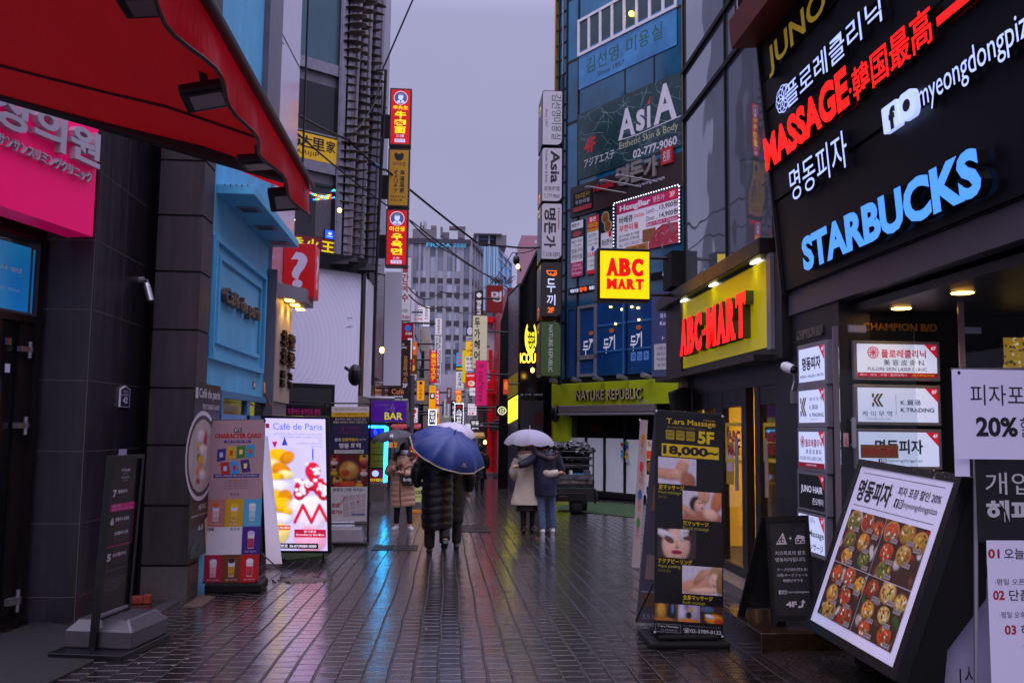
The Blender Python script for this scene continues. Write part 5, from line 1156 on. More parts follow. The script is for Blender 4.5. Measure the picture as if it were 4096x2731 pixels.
PAPER = mat('white_paper_sheet', '#dde2ea', .7, var=.08, vs=2, bump=.35, bs=1.6)
for i, (x0, x1, t0) in enumerate(((2278, 2342, .29), (2350, 2417, .29), (2424, 2498, .29), (2505, 2600, .3))):
    mb = MB(); mb.grid([[fg_.p(xs3(x0)+(xs3(x1)-xs3(x0))*a/8, t0+(.93-t0)*b/8, .0+.008*math.sin(a*1.7+b)) for a in range(9)] for b in range(9)], PAPER); mb.build('paper_sheet', nat, smooth=True)
mb = MB()
for i, (x, y, c) in enumerate(((2488, 1770, '#a83238'), (2488, 1800, '#3a8fc0'), (2488, 1815, '#3a8fc0'), (2505, 1765, '#2f8f4a'), (2505, 1780, '#2438a0'), (2505, 1808, '#c07a28'), (2505, 1822, '#c9b030'), (2508, 1835, '#b8b4c0'))): a_ = xs3(x); t = (PN3.uv(2300, 1658)[1]-PN3.uv(x, y)[1])/fg_.H; mb.rect(fg_, a_, t, a_+.035, t+.035, .06, pr(c))
mb.build('payment_stickers', nat)
mb = MB(); p = PN2.p(PN2.uv(2226, 1660)[0], PN2.uv(2226, 1655)[1], .05); mb.ball(p, .16, .14, .3, BLACK, 14, 8); solo(mb, 'speaker', 'black oval speaker on the green pier of the cosmetics shop', 'speaker')

# ================================================================== stacked lantern signs at the corner
YK = 29.6
def stack(x0, y0, x1, y1, label, face, fn, side_txt=None, side_col=None, rot='tr'):
    xs_ = x0-21; r = root('stacked_sign', PY((x0+x1)/2, y1, YK), label, 'sign', 'stacked signs on the corner post')
    f = FB(YK, x0, y0, x1, y1); mb = MB()
    def outline(r1, r2):
        k = f.W/f.H; P = []
        for cx, cy, a0, rr_ in ((1, 0, -.5, r1), (1, 1, 0, r2), (0, 1, .5, r1*.5), (0, 0, 1, r2*.5)):
            sx = 1-rr_ if cx else rr_; sy = 1-rr_*k if cy else rr_*k
            for i in range(6): a = (a0+.5*i/5)*math.pi; P.append((sx+rr_*math.cos(a), sy+rr_*k*math.sin(a)))
        return P
    O = outline(.05, .28) if rot == 'br' else outline(.28, .05)
    mb.prism(f, [( -.03+1.06*x, -.012+1.024*y) for x, y in O], -1.3, -.004, BLACK); mb.build('cabinet', r)
    mb = MB(); mb.poly(f, O, .0, face); fn(mb, f); mb.build('face_panel', r)
    if side_txt:
        a_ = f.p(-.035, 0, -1.3); g = Fr(a_, f.n*1.3, f.b); mb = MB(); side_txt(mb, g); mb.build('side_lettering', r)
def vt90(mb, f, st, cx, y0, y1, hgt, m, off=0, d=.004):
    "a line of text turned a quarter clockwise, reading downwards"
    c = f.p(cx, y0); g = Fr(f.p(cx+hgt/2, y0), f.b*(y1-y0), -f.a*hgt); g.n = f.n; mb.text(g, st, 0, 0, 1, 1, m, d, off=off)
SGR = mat('stack_grey_face', '#b6b0bd', .4, emit=.12, var=.06); SDK = mat('stack_dark_face', '#2c2726', .4, var=.1); SGN = mat('stack_green_face', '#3f5a26', .4, emit=.05, var=.1); YA = lit('#d8b000', .7); OA = lit('#ff7a20', .8)
stack(2172, 364, 2247, 580, 'grey stacked sign with green vertical Korean letters, topmost on the corner post', SGR, lambda mb, f: ([vt90(mb, f, c, .72, .06+.145*i, .18+.145*i, .5, GRN) for i, c in enumerate('김선영미용실')], vt90(mb, f, 'Since 1957', .2, .34, .68, .12, K)), lambda mb, g: (mb.poly(g, [(.3, .25), (.7, .25), (.5, .16)], .004, YA), vt90(mb, g, '5F', .5, .29, .37, .4, YA)), rot='br')
stack(2170, 592, 2246, 805, 'grey stacked sign reading Asia Esthetic Skin & Body downwards', SGR, lambda mb, f: (vt90(mb, f, 'Asia', .66, .04, .66, .48, K, .03), vt90(mb, f, 'Esthetic Skin & Body', .2, .04, .66, .16, K), mb.text(f, '皮肤护理', .1, .72, .9, .81, K, .004), mb.text(f, 'T.777.9060', .1, .87, .9, .94, K, .004)), lambda mb, g: (mb.poly(g, [(.3, .86), (.7, .86), (.5, .78)], .004, OA), vt90(mb, g, '4F', .5, .89, .97, .4, OA)), rot='br')
stack(2168, 814, 2245, 1036, 'grey stacked sign with heavy black brush letters turned sideways', SGR, lambda mb, f: ([vt90(mb, f, c, .42, .08+.25*i, .3+.25*i, .6, K, .03) for i, c in enumerate('명돈가')], vt90(mb, f, 'Hongbar', .85, .08, .48, .13, pr('#b02030'), .02), mb.text(f, 'T.318-5892', .06, .88, .94, .96, K, .004)), lambda mb, g: (vt90(mb, g, '3F', .5, .03, .1, .4, YA), mb.poly(g, [(.3, .13), (.7, .13), (.5, .2)], .004, YA)), rot='br')
def dk(mb, f):
    O_ = lit('#ff6a1a', 1.0); mb.ring(f, .5, .16, .24, .08, .05, .004, O_, 16, 0, math.pi); mb.ring(f, .62, .19, .18, .06, .05, .005, O_, 16, 0, math.pi); mb.rect(f, .25, .145, .8, .16, .006, O_)
    mb.text(f, '두', .28, .3, .72, .56, PW, .004, off=.01); mb.text(f, '끼', .28, .6, .72, .8, PW, .004, off=.01); mb.text(f, '2F', .34, .84, .66, .94, O_, .004, off=.03)
stack(2166, 1050, 2243, 1264, 'dark stacked sign with an orange bowl, white Korean letters and 2F', SDK, dk, lambda mb, g: (mb.poly(g, [(.3, .87), (.7, .87), (.5, .78)], .004, OA), mb.text(g, '2F', .3, .9, .7, .98, OA, .004)), rot='br')
stack(2164, 1287, 2241, 1503, 'dark green stacked sign reading NATURE REPUBLIC downwards, lowest on the post', SGN, lambda mb, f: vt90(mb, f, 'NATURE REPUBLIC', .5, .06, .93, .2, SW), lambda mb, g: (mb.text(g, '1F', .3, .02, .7, .1, YA, .004), mb.poly(g, [(.3, .13), (.7, .13), (.5, .2)], .004, YA)))
mb = MB(); mb.tube([PY(2252, 300, YK+.3), PY(2238, 1540, YK+.3)], .06, DSTEEL, 8)
solo(mb, 'sign_post', 'dark steel post carrying the stacked signs', 'post')

# ================================================================== black glossy beauty shop with slanting roof
b0_ = G(2026, 1961); YBS = b0_.y
bs = root('black_shop', (b0_.x, YBS, gz(YBS)), 'black glossy shop with a slanting roof edge and a yellow neon emblem', 'shop')
GLB = mat('gloss_black_panel', '#0c0c10', .07, spec=.9, var=.3, vs=.8); GREYV = mat('grey_screen', '#6a6570', .25, metal=.3, var=.2, vs=1)
def q3(x, y, Y=YBS): return PY(x, y, Y)
mb = MB(); pts = [q3(2076, 2000), q3(2215, 2000), q3(2215, 975), q3(2150, 1005), q3(2078, 1160)]
n = len(pts); bk = [p+Vector((0, 7, -.12)) for p in pts]
mb.face(pts, GLB); 
for i in range(n): j = (i+1) % n; mb.face([pts[i], bk[i], bk[j], pts[j]], GLB)
mb.build('front_wall', bs)
lf = [q3(2030, 1990, YBS+1.5), q3(2074, 1990, YBS-.05), q3(2078, 1135, YBS-.05), q3(2034, 1180, YBS+1.5)]
mb = MB(); mb.face(lf, GREYV); mb.face([p+Vector((.05, .25, 0)) for p in lf][::-1], GLB); mb.tube([lf[1], lf[2]], .05, STEEL, 6); mb.tube([lf[2], lf[3]], .04, STEEL, 6); mb.tube([q3(2078, 1160), q3(2150, 1005), q3(2215, 972)], .08, DSTEEL, 6); mb.build('side_screen', bs)
mb = MB(); mb.face([q3(1990, 2000, YBS+1.9), q3(2031, 2000, YBS+1.45), q3(2034, 1170, YBS+1.45), q3(2002, 1290, YBS+1.9)], BLACKM); mb.build('dark_wing', bs)
YN = lit('#f2e23a', 1.6); mb = MB(); f = FB(YBS-.06, 2100, 1282, 2146, 1418)
mb.ring(f, .5, .5, .5, .5, .1, .0, YN, 26, .25*math.pi, 1.3*math.pi); mb.ring(f, .5, .5, .5, .5, .1, .002, YN, 26, -.3*math.pi, .2*math.pi); mb.ring(f, .5, .5, .36, .42, .08, .003, YN, 26, .3*math.pi, 1.2*math.pi)
for i, s_ in enumerate(('THE', 'BODY', 'SHOP')): mb.text(f, s_, .2, .34+.16*i, .85, .46+.16*i, YN, .004, off=.02)
mb.build('neon_emblem', bs)
mb = MB(); f = FB(YBS-.05, 2080, 1412, 2142, 1452); mb.text(f, 'ICOU', .0, .0, 1, 1, lit('#ff7a1a', 20.0), .002, off=.01); mb.rect(FB(YBS-.05, 2078, 1600, 2172, 1760), 0, 0, 1, 1, 0, mat('dim_brick', '#37323a', .5, var=.3, vs=9)); mb.rect(FB(YBS-.05, 2138, 1648, 2174, 1700), 0, 0, 1, 1, .003, pr('#4a0d14')); mb.text(FB(YBS-.05, 2074, 1572, 2172, 1584), 'spa 1+0 -100만', 0, 0, 1, 1, SW, .002)
mb.build('shop_lettering', bs)
mb = MB(); f = Fr(lf[3]+Vector((0, -.02, 0)), lf[2]-lf[3], lf[0]-lf[3]); mb.rect(f, .0, .42, 1, .52, .02, mat('gold_strip', '#8a7a2a', .4, emit=.25)); mb.rect(f, .05, .53, .98, .64, .02, lit('#e8dc30', 3.0))
for i in range(9): mb.rect(f, .1+.1*i, .54, .13+.1*i, .63, .03, pr('#4a4a10'))
mb.build('lit_strip', bs)
mb = MB(); f = FB(YBS+.8, 1984, 1620, 2032, 1664); mb.slab(f, 0, 0, 1, 1, -.15, 0, BLACK); mb.ring(f, .5, .5, .36, .38, .06, .004, lit('#e8ecc0', 1), 20)
for i, s_ in enumerate(('THE', 'BODY', 'SHOP')): mb.text(f, s_, .3, .3+.15*i, .7, .41+.15*i, lit('#e8ecc0', 1), .004, off=.02)
solo(mb, 'round_sign', 'small black sign with a pale ring emblem projecting from the black shop', 'sign')
mb = MB(); p = q3(2065, 1040); mb.ball(p, .14, .2, .2, BLACK, 10, 6); mb.tube([p, p+Vector((0, 0, .3))], .04, BLACK, 6); mb.tube([p, p+Vector((.2, .2, -.4))], .04, BLACK, 6); solo(mb, 'wall_lamp', 'black wall lantern at the slanting roof of the black shop', 'lamp')

# ================================================================== the street beyond: facades, awnings and many small signs
def K2(cx, cy): return 1450+cx/1.8443, 850+cy/1.8443
def facade(x0, x1, y0, y1, zt_, m, label, cols=3, floors=3, name='street_building', win=DGLASS, right=False, extra=None):
    "row building: x0 street face, x1 back"
    zb_ = gz(y1)-1; r = root(name, (x0, (y0+y1)/2, gz((y0+y1)/2)), label, 'building')
    mb = MB(); mb.box(min(x0, x1), y0, zb_, max(x0, x1), y1, zt_, m); mb.build('wall', r)
    s = 1 if x0 > x1 else -1
    P = Plane((x0, y0 if s > 0 else y1, 0), (0, s, 0)); L = y1-y0; g = gz((y0+y1)/2); fh = (zt_-g-3.0)/max(floors, 1)
    for k in range(floors):
        mb = MB()
        for c in range(cols):
            u0 = L*(c+.18)/cols; u1 = L*(c+.82)/cols; v0 = g+3.2+fh*k; v1 = v0+fh*.6
            uvbox(mb, P, u0, v0, u1, v1, -.05, .02, win); uvbox(mb, P, u0-.05, v0-.06, u1+.05, v0, 0, .08, GREYP)
        # windows on the end wall facing us
        xe0, xe1 = (x0-.35, x0-2.2) if s > 0 else (x0+.35, x0+2.2)
        mb.box(min(xe0, xe1), y0-.03, g+3.3+fh*k, max(xe0, xe1), y0+.02, g+3.3+fh*k+fh*.5, win)
        mb.build('window', r)
    mb = MB(); uvbox(mb, P, .1, g, L-.1, g+2.6, .0, .03, DGLASS); uvbox(mb, P, 0, g+2.6, L, g+3.05, 0, .25, BLACKM); mb.build('shopfront', r)
    return r
CREAM = mat('cream_wall', '#b9ad9c', .6, var=.15, vs=2); GREYWL = mat('grey_wall', '#6d666c', .6, var=.18, vs=2); WHITEW = mat('white_wall', '#bfbac8', .6, var=.12, vs=2); BROWNW = mat('brown_wall', '#4c3d36', .6, var=.2, vs=2); REDW2 = mat('red_wall', '#8e1a1c', .5, var=.12); DARKW = mat('dark_grey_wall', '#2f2c34', .5, var=.2)
facade(-2.35, -10, 29, 38, 7.0, DARKW, 'dark narrow building behind the blank white banner', 2, 1)
facade(-2.3, -10, 38, 46, 7.6, BROWNW, 'brown building behind the brown cafe sign', 2, 1)
facade(-2.45, -10, 46, 58, 8.0, CREAM, 'cream building under the halal restaurant sign', 3, 2)
facade(-2.2, -10, 58, 74, 10.2, WHITEW, 'white building with small windows behind the halal food banners', 3, 3)
facade(-1.6, -12, 74, 100, 9.5, CREAM, 'far cream building at the end of the left row', 3, 2)
facade(2.75, 10, 44, 56, 8.3, REDW2, 'red fronted shop building beyond the black beauty shop', 2, 1)
facade(2.6, 10, 56, 66, 9.6, DARKW, 'dark building beside the cream vertical hair salon sign', 2, 2)
facade(2.2, 10, 66, 84, 10.0, BROWNW, 'brown far building on the right behind the yellow signs', 3, 2)
facade(1.9, 11, 84, 110, 8.2, WHITEW, 'white far building at the right end of the street', 3, 2)
# red wall with white mark and its dark vertical board
mb = MB(); Yr = 56; f = FB(43.9, *K2(915, 535), *K2(1035, 735)); mb.slab(f, 0, 0, 1, 1, -.3, 0, mat('brick_red_board', '#8f1d18', .5, emit=.08)); mb.text(f, '명', .3, .22, .92, .62, PWH, .006, off=.03); solo(mb, 'wall_sign', 'large brick red board with one white Korean syllable above the right row', 'sign')
mb = MB(); a = G(*K2(780, 1500)) if False else None
mb.box(-1.2, 104, gz(104)-1, 1.9, 110, 7.6, mat('pale_end_wall', '#aaa3b0', .6, var=.1)); mb.box(-.6, 103.95, 3, -.1, 104.02, 4.6, DGLASS); mb.box(.3, 103.95, 3, .8, 104.02, 4.6, DGLASS); solo(mb, 'end_building', 'pale building closing the far end of the lane', 'building')
# towers ------------------------------------------------------------
def tower(label, x0, x1, xs, ytop, Y, dep, wall, glass, pier, ncol, fl, name='tower', side_n=4):
    "front between photo columns x0..x1, right hand side face out to xs"
    a = PY(x0, ytop, Y); b = PY(x1, ytop, Y); zt_ = a.z; d = (PY(xs, ytop, Y+dep)-b); d.z = 0; u = Vector((b.x-a.x, b.y-a.y, 0))
    r = root(name, ((a.x+b.x)/2, Y, gz(Y)), label, 'building')
    zb_ = gz(Y)-8; mb = MB(); q = [(a.x, a.y), (b.x, b.y), (b.x+d.x, b.y+d.y), (a.x+d.x, a.y+d.y)]; prismz(mb, q, zb_, zt_, glass); mb.build('glazing', r)
    mb = MB(); f = Fr(a, u, (0, 0, zb_-zt_)); H = zt_-zb_; wd = .5*Y/200
    for i in range(ncol+1): mb.slab(f, i/ncol-wd/f.W/2*(1.6 if i % 2 else 1), 0, i/ncol+wd/f.W/2*(1.6 if i % 2 else 1), 1, 0, .35*Y/200, pier)
    g = Fr(b, d, (0, 0, zb_-zt_))
    for i in range(side_n+1): mb.slab(g, i/side_n-wd/g.W/2, 0, i/side_n+wd/g.W/2, 1, 0, .35*Y/200, pier)
    mb.build('pier', r)
    mb = MB(); z = fl[0]
    while z < H:
        for ff in (f, g): mb.slab(ff, 0, z/H, 1, (z+fl[2])/H, 0, .2*Y/200, wall)
        z += fl[1]
    mb.slab(f, 0, 0, 1, 1.2/H, 0, .5, wall); mb.slab(g, 0, 0, 1, 1.2/H, 0, .5, wall); mb.build('spandrel', r)
    return r, f, g
SPD = mat('tower_spandrel', '#383442', .5, var=.1, vs=.2); PIER = mat('tower_pier', '#928f98', .5, var=.08, vs=.2); TGL = mat('tower_glass', '#8d96ac', .12, spec=.8)
_nt = TGL.node_tree; _t = _nt.nodes.new('ShaderNodeTexCoord'); _m = _nt.nodes.new('ShaderNodeVectorMath'); _m.operation = 'SNAP'; _m.inputs[1].default_value = (1.45, 1.45, 3.1); _w = _nt.nodes.new('ShaderNodeTexWhiteNoise'); _r = _nt.nodes.new('ShaderNodeValToRGB')
_r.color_ramp.elements[0].color = (*lin('#5b6378'), 1); _r.color_ramp.elements[1].color = (*lin('#b4b8cc'), 1); _nt.links.new(_t.outputs['Object'], _m.inputs[0]); _nt.links.new(_m.outputs[0], _w.inputs['Vector']); _nt.links.new(_w.outputs['Value'], _r.inputs[0]); _nt.links.new(_r.outputs[0], _nt.nodes['Principled BSDF'].inputs['Base Color'])
YT = 200
x0_, y0_ = K2(300, 190); x1_, y1_ = K2(800, 190)
r, f, g = tower('grey gridded hotel tower with pale piers at the end of the street', x0_, x1_, K2(880, 0)[0], y0_, YT, 14, SPD, TGL, PIER, 8, (8.6, 3.1*1.0, 1.05), name='hotel_tower')
mb = MB(); CY = mat('cyan_letter', '#4aa9c8', .4, emit=.25); ft = FB(YT-.6, *K2(470, 225), *K2(770, 262)); mb.text(ft, 'FRESA', 0, 0, .62, 1, CY, 0, .2, off=.02); 
for i in range(9): mb.slab(ft, .68+.035*i, 0, .695+.035*i, 1, 0, .2, CY)
mb.build('roof_lettering', r)
mb = MB()
for cx0, cy0, cx1, cy1, dz in ((370, 120, 545, 192, 2), (505, 95, 545, 122, 3), (640, 100, 760, 116, 3), (705, 112, 755, 188, 3), (590, 145, 640, 190, 4), (440, 95, 452, 120, 3), (425, 70, 428, 120, 3), (432, 62, 434, 110, 3), (452, 60, 455, 120, 3), (466, 62, 469, 112, 3), (575, 105, 592, 170, 3)):
    ff = FB(YT+dz, *K2(cx0, cy0), *K2(cx1, cy1)); mb.slab(ff, 0, 0, 1, 1, -3, 0, GREYWL)
mb.build('roof_plant', r)
x0_, y0_ = K2(815, 262); x1_, _ = K2(990, 0)
BGT = mat('tower_blue_glass', '#5f9cc4', .1, spec=.8, var=.12, vs=.05); WHT = mat('tower_white', '#b4afc0', .5, var=.05, vs=.1)
r, f, g = tower('pale blue glass office tower with a white side and flat crown', x0_, x1_, K2(1095, 0)[0], K2(0, 250)[1], 300, 26, WHT, BGT, mat('tower_mullion', '#8fb4cc', .4), 10, (3, 4.2, .5), name='office_tower', side_n=3)
mb = MB(); ff = FB(301, *K2(820, 160), *K2(1060, 258)); mb.slab(ff, 0, 0, .85, .08, -12, 2, GREYWL); mb.slab(ff, .1, .08, .15, 1, -8, 0, WHT); mb.slab(ff, .45, .08, .5, 1, -8, 0, WHT); mb.slab(ff, .68, .05, 1, 1, -10, 1, GREYWL); mb.slab(ff, .15, .3, .68, 1, -6, -3, mat('tower_shade', '#5d5866', .5)); mb.build('crown', r)
mb = MB(); ff = FB(120, *K2(1175, 168), *K2(1290, 420)); mb.slab(ff, 0, 0, 1, 3, -8, 0, mat('pinkish_wall', '#9a6f7c', .6, var=.1, vs=.4)); mb.rect(ff, .8, .14, .95, .24, .05, WHT); solo(mb, 'pink_block', 'dusty pink block rising behind the slanting black roof', 'building')

# ------------------------------------------------------------------ projecting signs
def psign(Y, c, base, texts, label, name='shop_sign', em=.35, group=None, side=.18, crop=K2, post=True):
    em *= 2.1
    x0, y0 = crop(c[0], c[1]); x1, y1 = crop(c[2], c[3]); f = FB(Y, x0, y0, x1, y1); k = Y/30
    mb = MB(); bm_ = base if not isinstance(base, str) else mat('sgn_%s_%g' % (base, em), base, .4, emit=em, var=.05)
    mb.slab(f, -.02, -.008, 1.02, 1.008, -side, -.003, DSTEEL); mb.rect(f, 0, 0, 1, 1, 0, bm_)
    d = .003*k+.002
    for t in texts:
        if t[0] == 'v': mb.vtext(f, t[1], *t[2:6], mat('sgn_%s_%g' % (t[6], max(em, .2)), t[6], .4, emit=max(em, .2)), d, off=.03)
        elif t[0] == 'r': vt90(mb, f, t[1], t[2], t[3], t[4], t[5], mat('sgn_%s_%g' % (t[6], max(em, .2)), t[6], .4, emit=max(em, .2)), .02, d)
        elif t[0] == 'b': mb.rect(f, *t[1:5], d, mat('sgn_%s_%g' % (t[5], em), t[5], .4, emit=em)); d += .0015*k
        elif t[0] == 'e': mb.ell(f, *t[1:5], d, mat('sgn_%s_%g' % (t[5], em), t[5], .4, emit=em)); d += .0015*k
        else: mb.text(f, t[1], *t[2:6], mat('sgn_%s_%g' % (t[6], max(em, .2)), t[6], .4, emit=max(em, .2)), d, off=.02)
    # bracket to the wall
    s = -1 if f.o.x < 0 else 1; e = f.p(0, .3) if s < 0 else f.p(1, .3)
    if post: mb.tube([e-Vector((0, -side/2, 0)), e+Vector((s*max(.25, 2.3-abs(e.x)), side/2, 0))], .03*k, DSTEEL, 5)
    return solo(mb, name, label, 'sign', group)
W_, R_, Y_, B_ = '#d8d4de', '#c01422', '#e0b40c', '#141216'
psign(64, (345, 685, 447, 808), W_, [('t', 'HALAL FOOD', -.25, .2, .95, .46, '#1c3a2c'), ('t', 'NEPALL CHINESE', .0, .04, .9, .12, R_), ('t', 'A RESTAURANT', .05, .52, .95, .66, '#1c3a2c'), ('t', '레스토랑', .3, .74, .95, .9, R_)], 'white halal restaurant sign high on the left row', em=.2)
psign(56, (447, 690, 494, 842), W_, [('v', '못의한국수', .25, .04, .72, .66, '#7a6a70'), ('t', '명동점', .2, .76, .8, .9, '#7a6a70')], 'narrow white noodle shop sign beside the halal restaurant sign', em=.15)
psign(50, (538, 780, 585, 903), W_, [('v', '못의한국수', .3, .05, .7, .95, '#8a5a64')], 'small white sign above the vertical halal food banner', em=.15)
psign(50, (536, 910, 584, 1108), W_, [('r', 'HALAL FOOD', .68, .03, .97, .36, '#1c3a2c'), ('r', 'GURKHA', .25, .05, .7, .3, '#1c3a2c')], 'white vertical banner reading HALAL FOOD downwards', em=.15)
psign(52, (538, 1112, 576, 1272), W_, [('v', '돼지갈비', .2, .06, .8, .95, B_)], 'white vertical sign with black Korean letters under the halal banner', em=.15)
psign(44, (500, 1015, 546, 1255), R_, [('v', '横浜エステ', .14, .08, .86, .95, Y_), ('t', '명동', .2, .01, .8, .06, W_)], 'red vertical sign with yellow Japanese beauty lettering', em=.35)
psign(34, (285, 816, 366, 1185), '#8a0f1c', [('e', .56, .1, .26, .065, '#2a6fd0'), ('t', 'KBS', .4, .18, .92, .23, W_), ('b', .58, .3, .95, .72, '#e8e4ee'), ('v', '두부', .45, .75, .9, .95, W_)], 'dark red sign with a blue round emblem above the brown restaurant sign', em=.2)
psign(30, (262, 940, 346, 1262), '#2c1713', [('t', 'LING', .3, .15, .72, .19, W_), ('e', .42, .1, .14, .03, '#8a7a70'), ('v', '오므라이스', .5, .36, .82, .96, '#b08040')], 'brown vertical sign with golden Korean omelette rice lettering', em=.15)
psign(29.5, (192, 1255, 336, 1390), '#2a1512', [('t', '3F', .7, .02, .95, .26, W_), ('t', 'Café', .16, .34, .78, .62, '#c07a50'), ('t', '명동역점', .3, .7, .72, .82, W_), ('t', '02-3789-4690', .1, .87, .98, .97, W_)], 'dark brown cafe sign marked 3F over the purple bar sign', em=.15)
psign(32, (290, 330, 352, 795), W_, [('v', '빨간국수', .05, .1, .75, .72, '#a01828'), ('t', '을지로점', .0, .82, .7, .88, '#5a5058'), ('t', '778-6866', .0, .92, .95, .98, '#a01828')], 'tall white sign with red Korean noodle lettering behind the lower red sign', em=.1)
psign(40, (403, 1240, 455, 1385), '#e0900c', [('e', .5, .12, .22, .08, B_), ('r', '노랑통닭', .5, .25, .95, .4, '#7a4a10')], 'orange vertical chicken shop sign on the left row', em=.4)
psign(46, (493, 1275, 538, 1456), '#e39a10', [('t', '참', .2, .04, .8, .2, '#b07a08'), ('b', .15, .3, .85, .55, B_), ('e', .5, .42, .22, .08, W_)], 'yellow vertical sign with a black square emblem', em=.4)
psign(52, (538, 1306, 568, 1420), '#c8143c', [('v', '부대찌개', .2, .05, .8, .95, W_)], 'red vertical stew sign beside the yellow emblem sign', em=.35)
psign(60, (601, 1375, 640, 1522), '#c4c0cc', [('r', 'baviphat', .5, .08, .85, .6, '#14504a'), ('b', 0, .92, 1, 1, '#8ab01c')], 'white vertical sign reading baviphat downwards', em=.15)
psign(56, (622, 1292, 655, 1408), '#7a4a52', [('v', '청담', .25, .1, .75, .6, W_)], 'dusty rose narrow sign behind the white baviphat sign', em=.1)
psign(42, (494, 1458, 540, 1562), B_, [('v', '닭갈비', .15, .08, .85, .9, W_)], 'black sign with white brush letters framed by bulbs, left of lane centre', em=.45)
psign(48, (684, 1412, 740, 1566), B_, [('t', '火', .2, .03, .8, .2, R_), ('v', '스메한판', .18, .24, .82, .95, W_)], 'black sign with white brush letters framed by bulbs, right of lane centre', em=.45)
psign(54, (658, 1385, 686, 1566), B_, [('v', '막걸리', .2, .2, .8, .8, W_), ('e', .5, .08, .3, .04, W_), ('e', .5, .92, .3, .04, W_)], 'thin black sign with white discs at its ends', em=.3)
psign(66, (693, 1032, 738, 1170), '#1a86b8', [('v', '足全身', .2, .04, .8, .68, R_), ('b', 0, .74, 1, 1, B_), ('t', 'HAIR', .05, .8, .95, .95, Y_)], 'blue foot massage sign with a black and yellow hair strip', em=.4)
psign(70, (690, 1170, 745, 1310), W_, [('v', '뷰티에스테', .3, .08, .7, .78, '#3a3440'), ('t', '757-7679', .1, .88, .9, .96, '#3a3440')], 'white beauty sign under the blue foot massage sign', em=.2)
psign(60, (738, 1015, 762, 1255), '#c8b010', [], 'plain yellow vertical sign edge in the right row', em=.3)
psign(52, (762, 950, 816, 1062), '#d6a80c', [('t', '元', .5, .14, .95, .36, R_), ('t', '상품', .1, .5, .9, .7, '#7a2a10'), ('t', '3F', .5, .8, .9, .94, '#7a2a10')], 'yellow brand goods sign marked 3F', em=.35)
psign(52, (758, 1062, 818, 1166), W_, [('t', '명품', .1, .05, .9, .3, K and B_), ('t', '시계', .1, .37, .9, .62, B_), ('t', '수리', .1, .69, .9, .94, B_)], 'white watch repair sign under the yellow brand goods sign', em=.25)
psign(50, (762, 1184, 831, 1290), '#c01a22', [('t', 'RAPPORT', .1, .12, .9, .24, W_), ('e', .6, .72, .36, .2, '#d8b8a8'), ('e', .5, .7, .2, .12, '#c08a80')], 'red square sign with a pale food picture', em=.35)
psign(58, (758, 1290, 830, 1408), '#8f8a98', [('t', 'HAIR', .06, .12, .5, .22, W_), ('v', '랑크', .3, .35, .75, .95, B_)], 'grey hair sign under the red square sign', em=.1)
psign(47, (790, 1292, 836, 1350), W_, [('t', 'O LENS', .1, .35, .9, .62, B_)], 'small white lens shop sign on the right row', em=.3)
psign(36, (815, 760, 916, 1150), '#c9bfa6', [('v', '두가헤어', .12, .03, .5, .86, B_), ('t', 'DUGA HAIR', .1, .9, .9, .94, B_)], 'tall cream hair salon sign with black Korean letters', em=.2)
psign(34.5, (838, 1092, 916, 1424), '#d0146c', [('r', 'seaNtree', .5, .24, .92, .5, '#8a1048'), ('e', .5, .12, .26, .05, '#a81058')], 'hanging magenta banner reading seaNtree downwards', name='hanging_banner', em=.25)
psign(42, (778, 1410, 840, 1494), W_, [('e', .5, .4, .4, .3, '#b04aa0'), ('e', .5, .4, .36, .26, W_), ('t', 'LENS', .16, .34, .84, .48, '#8a3a90'), ('t', 'I', .2, .78, .3, .94, B_), ('t', '♥', .45, .76, .7, .95, R_)], 'white square lens sign with a purple ring and red heart', em=.35)
psign(42, (830, 576, 888, 760), '#2a1210', [('e', .5, .18, .3, .1, W_), ('v', '명동교', .22, .36, .78, .98, W_)], 'dark vertical board with white Korean letters beside the brick red board', em=.2)
psign(62, (768, 838, 816, 910), B_, [('e', .5, .5, .42, .44, '#c9c4d0')], 'small dark sign with a pale round emblem high on the right row', em=.1)
psign(62, (764, 912, 812, 948), '#b9b4c4', [('t', 'SULBING', .1, .3, .9, .7, '#5a4a4a')], 'small pale strip sign under the round emblem sign', em=.1)
psign(39, (796, 1528, 866, 1610), B_, [('t', '명동', .12, .1, .88, .46, W_), ('t', '교자', .12, .52, .88, .88, W_)], 'black lit dumpling shop sign low on the right side', em=.5)
psign(38.5, (760, 1560, 796, 1620), W_, [('t', 'FRAN', .1, .1, .9, .3, '#3a6a90'), ('t', 'PROV', .1, .4, .9, .6, '#3a6a90'), ('t', 'SERV', .1, .7, .9, .9, '#3a6a90')], 'small white lit box sign left of the dumpling sign', em=.5)
psign(36, (358, 1440, 406, 1548), W_, [('e', .5, .24, .3, .16, R_), ('e', .4, .56, .24, .12, R_), ('e', .6, .84, .24, .1, '#a81c3c'), ('e', .6, .84, .14, .06, W_)], 'white poster with red strawberries on the left row', name='poster_sign', em=.3)
psign(37, (364, 956, 400, 1050), '#d8641a', [('e', .4, .45, .35, .12, W_), ('t', 'F', .1, .4, .4, .55, '#2458b0')], 'orange sign edge behind the dark red sign', em=.3)
psign(37, (360, 1052, 398, 1190), FOOD, [('e', .3, .3, .3, .14, '#c8501c'), ('e', .4, .68, .32, .16, '#d8a040')], 'hanging food picture panel under the orange sign', name='poster_sign', em=.3)
psign(38, (360, 1190, 398, 1232), W_, [('t', '02-776', .1, .4, .9, .6, '#6a6a80')], 'small white caption panel under the food picture', em=.15)
psign(66, (684, 1312, 730, 1334), R_, [('t', 'OPEN', .1, .2, .9, .8, '#ffb040')], 'tiny red lit strip in the middle of the lane', em=.9)
